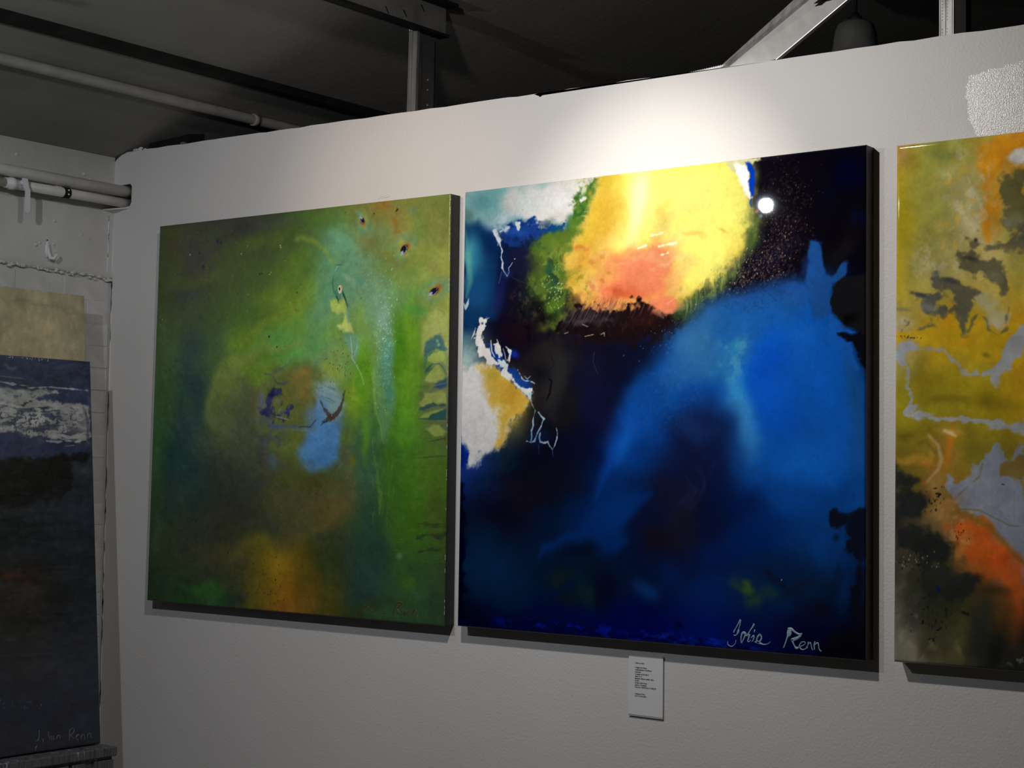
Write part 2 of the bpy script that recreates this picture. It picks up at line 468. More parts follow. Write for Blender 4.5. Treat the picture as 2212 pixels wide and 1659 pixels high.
    nn = ax.cross(ac); nn = -nn if nn.y > 0 else nn
    nn.normalize()
    bm = bmesh.new()
    for (da, dc) in ((.022, .008), (.008, .022)):
        q = [c + ax * (sa * da) + ac * (sc * dc) for sa, sc in ((-1, -1), (1, -1), (1, 1), (-1, 1))]
        hexa(bm, [*[v + nn * .0006 for v in q], *[v - nn * .001 for v in q]])
    obj('knockout', bm, M['blacksteel'], e)
    # armoured flexible cable lying on the partition top behind the brace
    bm = bmesh.new()
    n = 70
    P0, P1 = Vector((0.66, 0.03, ZT + 0.001)), Vector((0.80, 0.03, ZT + 0.012))
    tube(bm, [P0 + (P1 - P0) * (i / n) for i in range(n + 1)], [0.0042 + 0.0012 * math.sin(i * 1.9) for i in range(n + 1)], 8)
    tag(obj('armoured_cable', bm, M['galv']), 'ribbed metal flex lying on the partition top beside the brace', 'cable')
    # pendant lamp hanging in the dark beyond the partition
    e = tag(empty('pendant_lamp', LAMP), 'dusty grey enamel pendant lamp hanging in the dark behind the partition', 'lamp')
    s = 1.0
    obj('shade', lathe(bmesh.new(), [(0.014, 0.0), (0.040, -0.002), (0.058, -0.014), (0.066, -0.04), (0.074, -0.10), (0.082, -0.125), (0.13, -0.16), (0.20, -0.20), (0.215, -0.215), (0.208, -0.213), (0.125, -0.165), (0.07, -0.12)], seg=32), M['enamel'], e)
    obj('collar', lathe(bmesh.new(), [(0.0, 0.026), (0.010, 0.026), (0.013, 0.018), (0.022, 0.012), (0.022, 0.0), (0.0, 0.0)], seg=20), M['blacksteel'], e)
    hz = ceil_z(LAMP[0]) - LAMP[2]
    obj('cord', tube(bmesh.new(), [(0, 0, 0.02), (0, 0, hz - .02)], 0.006, 8), M['blacksteel'], e)
    obj('ceiling_rose', lathe(bmesh.new(), [(0.0, hz - .08), (0.05, hz - .075), (0.07, hz - .03), (0.075, hz + .02)], seg=20), M['blacksteel'], e)
    # dark timber block and plaster scraps wedged between partition and ceiling
    bm = bmesh.new()
    hexa(bm, [(-1.385, 0.02, 2.5445), (-1.19, 0.02, 2.5445), (-1.19, 0.09, 2.5445), (-1.385, 0.09, 2.5445), (-1.375, 0.02, 2.566), (-1.19, 0.02, 2.578), (-1.19, 0.09, 2.590), (-1.40, 0.09, 2.562)])
    tag(obj('packing_block', bm, M['blacksteel']), 'dark packing block wedged between partition and ceiling at the left', 'block')
    random.seed(5)
    bm = bmesh.new()
    for i in range(9):
        add_sphere(bm, (-1.445 + 0.006 * i + random.uniform(-.003, .003), 0.012 + random.uniform(-.006, .01), ZT + 0.004 + random.uniform(-.002, .004)), random.uniform(.004, .008), 1, (1.3, 1, .7))
    tag(obj('plaster_scraps', bm, M['plaster']), 'crumbled plaster on the partition top at the left corner', 'rubble')
    tag(obj('cardboard_scrap', prism(bmesh.new(), [(-1.215, ZT - .004), (-1.21, ZT + .008), (-1.195, ZT + .008), (-1.17, ZT - .004)], 0.004, 0.006), M['enamel']), 'grey scrap of card tucked on the partition top', 'scrap')
build_overhead()

# ------------------------------------------------------------------ pipes and hook on the left wall
def build_left_wall_things():
    PX = XL + 0.062
    e = tag(empty('water_pipe', (PX, 0, 2.408)), 'thick upper white water pipe entering the partition notch', 'pipe', 'white pipes along the left wall')
    obj('pipe_run', tube(bmesh.new(), [(0, -5.0, .012), (0, -0.5, .0015), (0, 0.08, 0)], 0.0185, 20), M['pipe'], e)
    for y in (-0.16,):
        bm = bmesh.new(); add_sphere(bm, (0.002, y, 0.019), 0.005, 2, (1, 1.4, .6)); obj('paint_drip', bm, M['pipe'], e)
    bm = bmesh.new(); add_sphere(bm, (0.0165, -0.185, 0.005), 0.0022, 1, (.6, 1, 1)); obj('dark_spot', bm, M['blacksteel'], e)
    obj('bracket', boxm(-0.062, -0.01, -0.285, -0.245, -0.024, -0.016), M['pipe'], e)
    e = tag(empty('valve_pipe', (PX - 0.006, 0, 2.371)), 'thinner lower white pipe with a lever valve', 'pipe', 'white pipes along the left wall')
    obj('pipe_run', tube(bmesh.new(), [(0, -0.425, 0), (0, 0.08, 0)], 0.0155, 20), M['pipe'], e)
    obj('pipe_run', tube(bmesh.new(), [(0, -5.0, 0.01), (0, -0.47, 0)], 0.0135, 20), M['pipe'], e)
    v = obj('valve_body', tube(bmesh.new(), [(0, -0.50, 0), (0, -0.485, 0), (0, -0.484, 0), (0, -0.468, 0), (0, -0.467, 0), (0, -0.452, 0), (0, -0.45, 0), (0, -0.425, 0), (0, -0.42, 0)], [.013, .013, .0165, .0165, .0195, .0195, .0165, .0165, .0155], 16), M['whiteplastic'], e)
    obj('stem', tube(bmesh.new(), [(0.012, -0.432, 0.004), (0.028, -0.432, 0.006)], 0.009, 12), M['whiteplastic'], v)
    bm = bmesh.new()
    pts = [(-0.010, .013), (.008, .013), (.010, 0.002), (.013, -.012), (.019, -.022), (.020, -.085), (.015, -.094), (.006, -.094), (.003, -.088), (.003, -.026), (-.004, -.016), (-.009, 0.0)]
    prism(bm, pts, -0.003, 0.003)
    h = obj('lever_handle', bm, M['whiteplastic'], e)
    h.rotation_euler = (0, 0, PI / 2); h.location = (0.031, -0.432, 0.004)
    g = obj('compression_fitting', tube(bmesh.new(), [(0, -0.262, 0), (0, -0.26, 0), (0, -0.238, 0), (0, -0.236, 0)], [.0155, .0175, .0175, .0155], 16), M['blacksteel'], e)
    for zz in (-.006, .007):
        bm = bmesh.new(); add_sphere(bm, (0.0162, -0.249, zz), 0.0035, 1); obj('screw', bm, M['galv'], g)
    # small white shelf bracket under the pipes at the notch
    bm = bmesh.new()
    hexa(bm, [(XL, -0.05, 2.345), (XL + .075, -0.004, 2.352), (XL + .075, 0.0, 2.352), (XL, 0.0, 2.340), (XL, -0.05, 2.350), (XL + .075, -0.004, 2.356), (XL + .075, 0.0, 2.356), (XL, 0.0, 2.352)])
    tag(obj('pipe_ledge', bm, M['plaster']), 'small plastered ledge under the pipes in the wall corner', 'ledge')
    # adhesive hook
    e = tag(empty('wall_hook', (XL, -0.272, 2.155)), 'white plastic adhesive hook on the left wall', 'hook')
    bm = bmesh.new()
    add_sphere(bm, (0.004, 0, 0.035), 0.012, 3, (.45, 0.85, 2.3)); obj('back_plate', bm, M['whiteplastic'], e)
    bm = tube(bmesh.new(), [(0.007, 0, 0.048), (0.010, 0, 0.022), (0.016, 0.003, 0.006), (0.026, 0.010, 0.004), (0.030, 0.016, 0.016), (0.029, 0.018, 0.024)], [.0045, .006, .007, .0065, .005, .0035], 10)
    obj('hook_arm', bm, M['whiteplastic'], e)
    bm = bmesh.new(); add_sphere(bm, (0.002, 0, 0.064), 0.003, 1, (.5, 1, 1)); obj('nail', bm, M['blacksteel'], e)
build_left_wall_things()

# ------------------------------------------------------------------ paint engine
# Each picture is painted stroke by stroke in its own canvas space (0..1000 from left to
# right and from top to bottom). The result is stored as a colour layer on the canvas mesh.
def spline_axis(r, t, axis):
    """cubic B-spline interpolation of lattice r at positions t along one axis"""
    n = r.shape[axis]
    t = np.clip(t, 0, n - 1.0001)
    i = np.floor(t).astype(int); f = (t - i).astype(np.float32)
    w4 = [(1 - f) ** 3 / 6, (3 * f ** 3 - 6 * f ** 2 + 4) / 6, (-3 * f ** 3 + 3 * f ** 2 + 3 * f + 1) / 6, f ** 3 / 6]
    out = 0
    for k in range(4):
        g = np.take(r, np.clip(i + k - 1, 0, n - 1), axis=axis)
        out = out + g * (w4[k][:, None] if axis == 0 else w4[k][None, :])
    return out

class Canvas:
    def __init__(s, us, vs, seed):
        s.us, s.vs = us, vs                      # 1-D coordinates, 0..1000
        s.U, s.V = [a.astype(np.float32) for a in np.meshgrid(us, vs)]
        s.rgb = np.zeros((len(vs), len(us), 3), np.float32)
        s.seed = seed
        s.cache = {}
    def noise(s, sx, sy, seed, octaves=3):
        key = (sx, sy, seed, octaves)
        if key in s.cache: return s.cache[key]
        out = 0; amp = 1.0; tot = 0
        for o in range(octaves):
            nx, ny = int(1000 / sx) + 4, int(1000 / sy) + 4
            r = np.random.RandomState(seed * 31 + o * 7 + s.seed * 101).randn(ny, nx).astype(np.float32)
            out = out + amp * spline_axis(spline_axis(r, s.vs / sy + 1, 0), s.us / sx + 1, 1)
            tot += amp * amp; amp *= 0.55; sx, sy = max(sx / 2, 2.2), max(sy / 2, 2.2)
        out = (out / (0.45 * math.sqrt(tot))).astype(np.float32)
        s.cache[key] = out
        return out
    def win(s, u0, u1, v0, v1):
        a, b = np.searchsorted(s.us, [u0, u1]); c, d = np.searchsorted(s.vs, [v0, v1])
        return slice(c, d), slice(a, b)
    def warp(s, w, wl, sl):
        """displaced canvas coordinates: a brush never follows its path exactly"""
        if not w: return s.U[sl], s.V[sl]
        return s.U[sl] + w * s.noise(wl, wl, 71, 2)[sl], s.V[sl] + w * s.noise(wl, wl, 72, 2)[sl]
    def lay(s, sl, a, col):
        a = np.clip(a, 0, 1)[..., None]
        s.rgb[sl] += (np.array(col, np.float32) - s.rgb[sl]) * a.astype(np.float32)
    # ground: colour lattice
    def ground(s, nx, ny, cols, w=0, wl=100):
        c = np.array(cols, np.float32).reshape(ny, nx, 3)
        U, V = s.warp(w, wl, (slice(None), slice(None)))
        x = np.clip(U / 1000 * (nx - 1), 0, nx - 1.0001); y = np.clip(V / 1000 * (ny - 1), 0, ny - 1.0001)
        i, j = x.astype(int), y.astype(int)
        f, g = x - i, y - j
        f, g = (f * f * (3 - 2 * f))[..., None], (g * g * (3 - 2 * g))[..., None]
        s.rgb = (c[j, i] * (1 - f) + c[j, i + 1] * f) * (1 - g) + (c[j + 1, i] * (1 - f) + c[j + 1, i + 1] * f) * g
    # soft airbrushed blob
    def blob(s, cx, cy, rx, ry, ang, col, op=1.0, pw=1.0, w=0, wl=60):
        m = max(rx, ry) * 1.75 + 2 * w
        sl = s.win(cx - m, cx + m, cy - m, cy + m)
        U, V = s.warp(w, wl, sl)
        x, y = U - cx, V - cy
        c, n = math.cos(math.radians(ang)), math.sin(math.radians(ang))
        q = ((x * c + y * n) / rx) ** 2 + ((-x * n + y * c) / ry) ** 2
        s.lay(sl, op * np.exp(-(1.25 * q) ** (pw * 1.3)), col)
    @staticmethod
    def seg_dist(x, y, p, q):
        dx, dy = q[0] - p[0], q[1] - p[1]
        L = dx * dx + dy * dy + 1e-9
        t = np.clip(((x - p[0]) * dx + (y - p[1]) * dy) / L, 0, 1)
        return np.hypot(x - p[0] - t * dx, y - p[1] - t * dy), t
    @staticmethod
    def seg_dist2(x, y, p, q):
        dx, dy = np.float32(q[0] - p[0]), np.float32(q[1] - p[1])
        ax, ay = x - np.float32(p[0]), y - np.float32(p[1])
        t = np.clip((ax * dx + ay * dy) / (dx * dx + dy * dy + np.float32(1e-9)), 0, 1)
        ax -= t * dx; ay -= t * dy
        return ax * ax + ay * ay
    # filled shape, soft edge, edge broken up by noise
    def shape(s, pts, col, op=1.0, soft=6.0, rough=0.0, rs=14.0, w=0, wl=60, sd=1):
        us_, vs_ = [p[0] for p in pts], [p[1] for p in pts]
        m = soft * 1.6 + rough * 3 + 2.5 * w + 2
        sl = s.win(min(us_) - m, max(us_) + m, min(vs_) - m, max(vs_) + m)
        x, y = s.warp(w, wl, sl)
        if x.size == 0: return
        d = np.full(x.shape, 1e9, np.float32); ins = np.zeros(x.shape, bool)
        n = len(pts)
        for i in range(n):
            p, q = pts[i], pts[(i + 1) % n]
            d = np.minimum(d, s.seg_dist2(x, y, p, q))
            if p[1] != q[1]:
                ins ^= ((p[1] > y) != (q[1] > y)) & (x < (q[0] - p[0]) * (y - p[1]) / (q[1] - p[1]) + p[0])
        d = np.sqrt(d)
        d = np.where(ins, d, -d)
        if rough: d = d + rough * s.noise(rs, rs, sd, 3)[sl]
        t = np.clip(d / (2 * soft) + 0.5, 0, 1)
        s.lay(sl, op * t * t * (3 - 2 * t), col)
    # brush line with varying width: pts = (u, v, width)
    def line(s, pts, col, op=1.0, soft=1.2, rough=0.0, rs=10.0, w=0, wl=40, sd=2):
        us_, vs_ = [p[0] for p in pts], [p[1] for p in pts]
        m = max(p[2] for p in pts) + soft * 2 + rough * 3 + 2.5 * w + 2
        sl = s.win(min(us_) - m, max(us_) + m, min(vs_) - m, max(vs_) + m)
        x, y = s.warp(w, wl, sl)
        if x.size == 0: return
        d = np.full(x.shape, -1e9, np.float32)
        for p, q in zip(pts[:-1], pts[1:]):
            r, t = s.seg_dist(x, y, p, q)
            d = np.maximum(d, (p[2] + (q[2] - p[2]) * t) / 2 - r)
        if rough: d = d + rough * s.noise(rs, rs, sd, 2)[sl]
        t = np.clip(d / (2 * soft) + 0.5, 0, 1)
        s.lay(sl, op * t * t * (3 - 2 * t), col)
    # flicked droplets, also the painted sparkle on the green picture
    def dots(s, seed, n, cx, cy, rx, ry, ang, r0, r1, cols, op=1.0, uni=False):
        R = np.random.RandomState(seed)
        c, k = math.cos(math.radians(ang)), math.sin(math.radians(ang))
        for i in range(n):
            a, b = (R.uniform(-1, 1, 2) if uni else np.clip(R.randn(2) * 0.5, -1.3, 1.3))
            a *= rx; b *= ry
            u, v = cx + a * c - b * k, cy + a * k + b * c
            r = r0 + (r1 - r0) * R.rand() ** 2.5
            sl = s.win(u - r - 2, u + r + 2, v - r - 2, v + r + 2)
            x, y = s.U[sl] - u, s.V[sl] - v
            if x.size == 0: continue
            e = 1 + 0.5 * R.rand()
            q = np.sqrt((x * e) ** 2 + (y / e) ** 2)
            s.lay(sl, op * np.clip((r - q) / 1.6 + 0.5, 0, 1), cols[R.randint(len(cols))])
    # broken texture: where noise passes a threshold inside a soft ellipse
    def scumble(s, cx, cy, rx, ry, ang, col, op, sx, sy, thr, soft=0.5, sd=5):
        m = max(rx, ry) * 2.0
        sl = s.win(cx - m, cx + m, cy - m, cy + m)
        x, y = s.U[sl] - cx, s.V[sl] - cy
        c, n = math.cos(math.radians(ang)), math.sin(math.radians(ang))
        q = ((x * c + y * n) / rx) ** 2 + ((-x * n + y * c) / ry) ** 2
        t = np.clip((s.noise(sx, sy, sd, 4)[sl] - thr) / soft, 0, 1)
        s.lay(sl, op * np.exp(-q * q) * t, col)
    def mottle(s, amt, sx, sy, sd, tint=(1, 1, 1)):
        """uneven pigment density over the whole picture"""
        n = s.noise(sx, sy, sd, 4)[..., None] * np.array(tint, np.float32)
        s.rgb = s.rgb * np.clip(1 + amt * n, 0.3, 2.0)

def grid_coords(n, r, lo=0.0, hi=1000.0):
    """even steps plus the fine steps that round the rim over"""
    t = np.linspace(lo, hi, n)
    ends = [0.0, 0.35, 0.9, 1.7, 2.7]
    return np.unique(np.concatenate([t, np.array(ends) * r / 2.7, 1000 - np.array(ends) * r / 2.7]))

def canvas_mesh(name, us, vs, corners, depth, rgb, rim=0.0035, relief=None):
    """front of a canvas as a rounded plate: corners TL, TR, BR, BL in local x-z"""
    U, V = np.meshgrid(us / 1000, vs / 1000)
    tl, tr, br, bl = [np.array(c, float) for c in corners]
    P = ((1 - U) * (1 - V))[..., None] * tl + (U * (1 - V))[..., None] * tr + (U * V)[..., None] * br + ((1 - U) * V)[..., None] * bl
    wmm = np.linalg.norm(tr - tl); hmm = np.linalg.norm(tl - bl)
    d = np.minimum(np.minimum(U, 1 - U) * wmm, np.minimum(V, 1 - V) * hmm)
    k = np.clip(rim - d, 0, rim)
    Y = -depth + rim - np.sqrt(np.maximum(rim * rim - k * k, 0))
    if relief is not None: Y = Y - relief * np.clip(d / 0.01, 0, 1)
    ny, nx = U.shape
    co = np.empty((ny, nx, 3), np.float32)
    co[..., 0] = P[..., 0]; co[..., 1] = Y; co[..., 2] = P[..., 1]
    idx = np.arange(ny * nx, dtype=np.int32).reshape(ny, nx)
    q = np.stack([idx[1:, :-1], idx[1:, 1:], idx[:-1, 1:], idx[:-1, :-1]], -1).reshape(-1, 4)
    me = bpy.data.meshes.new(name)
    me.vertices.add(ny * nx); me.vertices.foreach_set('co', co.ravel())
    me.loops.add(q.size); me.loops.foreach_set('vertex_index', q.ravel())
    me.polygons.add(len(q))
    me.polygons.foreach_set('loop_start', np.arange(0, q.size, 4, dtype=np.int32))
    me.polygons.foreach_set('loop_total', np.full(len(q), 4, np.int32))
    me.polygons.foreach_set('use_smooth', np.ones(len(q), bool))
    me.update(calc_edges=True)
    at = me.color_attributes.new('paint', 'FLOAT_COLOR', 'POINT')
    c = np.clip(rgb / 255.0, 0, 1)
    lin = np.where(c <= 0.04045, c / 12.92, ((c + 0.055) / 1.055) ** 2.4)
    out = np.ones((ny, nx, 4), np.float32); out[..., :3] = lin
    at.data.foreach_set('color', out.ravel())
    return me

def run_ops(cv, ops):
    for op in ops:
        getattr(cv, op[0])(*op[1], **(op[2] if len(op) > 2 else {}))

def paint_strokes(name, strokes, corners, depth, mat, parent, lift=0.0008):
    """raised hand-painted lettering: (u, v, width) polylines on the canvas"""
    tl, tr, br, bl = [np.array(c, float) for c in corners]
    def P(u, v):
        u /= 1000; v /= 1000
        p = (1 - u) * (1 - v) * tl + u * (1 - v) * tr + u * v * br + (1 - u) * v * bl
        return Vector((p[0], -depth - lift, p[1]))
    k = abs(tr[0] - tl[0]) / 1000
    bm = bmesh.new()
    for st in strokes:
        # smooth the polyline (Catmull-Rom)
        pts = [st[0]] + list(st) + [st[-1]]
        fine = []
        for i in range(1, len(pts) - 2):
            p0, p1, p2, p3 = [np.array(p, float) for p in pts[i - 1:i + 3]]
            for t in np.linspace(0, 1, 7)[:-1]:
                fine.append(0.5 * (2 * p1 + (p2 - p0) * t + (2 * p0 - 5 * p1 + 4 * p2 - p3) * t * t + (3 * p1 - p0 - 3 * p2 + p3) * t ** 3))
        fine.append(np.array(pts[-2], float))
        rings = []
        for i, f in enumerate(fine):
            a = P(f[0], f[1])
            b, c = fine[max(i - 1, 0)], fine[min(i + 1, len(fine) - 1)]
            d = P(c[0], c[1]) - P(b[0], b[1])
            if d.length < 1e-9: d = Vector((1, 0, 0))
            d.normalize()
            n = d.cross(Vector((0, -1, 0)))
            h = max(f[2], 0.6) * k / 2
            base = Vector((0, lift * 2.2, 0))
            rings.append([bm.verts.new(a + n * h + base), bm.verts.new(a + n * h * .6), bm.verts.new(a - n * h * .6), bm.verts.new(a - n * h + base)])
        for r, s in zip(rings[:-1], rings[1:]):
            for j in range(3):
                bm.faces.new((r[j], r[j + 1], s[j + 1], s[j])).smooth = True
        bm.faces.new(rings[0]); bm.faces.new(rings[-1][::-1])
    bmesh.ops.recalc_face_normals(bm, faces=bm.faces)
    return obj(name, bm, mat, parent)

def text_part(name, s, size, loc, mat, parent, width=None):
    cu = bpy.data.curves.new('text', 'FONT')
    cu.body = s; cu.size = size; cu.extrude = 0.0001; cu.offset = 0.00012
    o = bpy.data.objects.new('text_tmp', cu)
    COL.objects.link(o)
    dg = bpy.context.evaluated_depsgraph_get()
    me = bpy.data.meshes.new_from_object(o.evaluated_get(dg))
    bpy.data.objects.remove(o, do_unlink=True)
    me.transform(Matrix.Rotation(PI / 2, 4, 'X'))
    me.materials.clear()
    p = obj(name, me, mat, parent)
    p.location = loc
    if width:
        wd = max(v.co.x for v in me.vertices)
        p.scale = (width / wd, 1, 1)
    return p

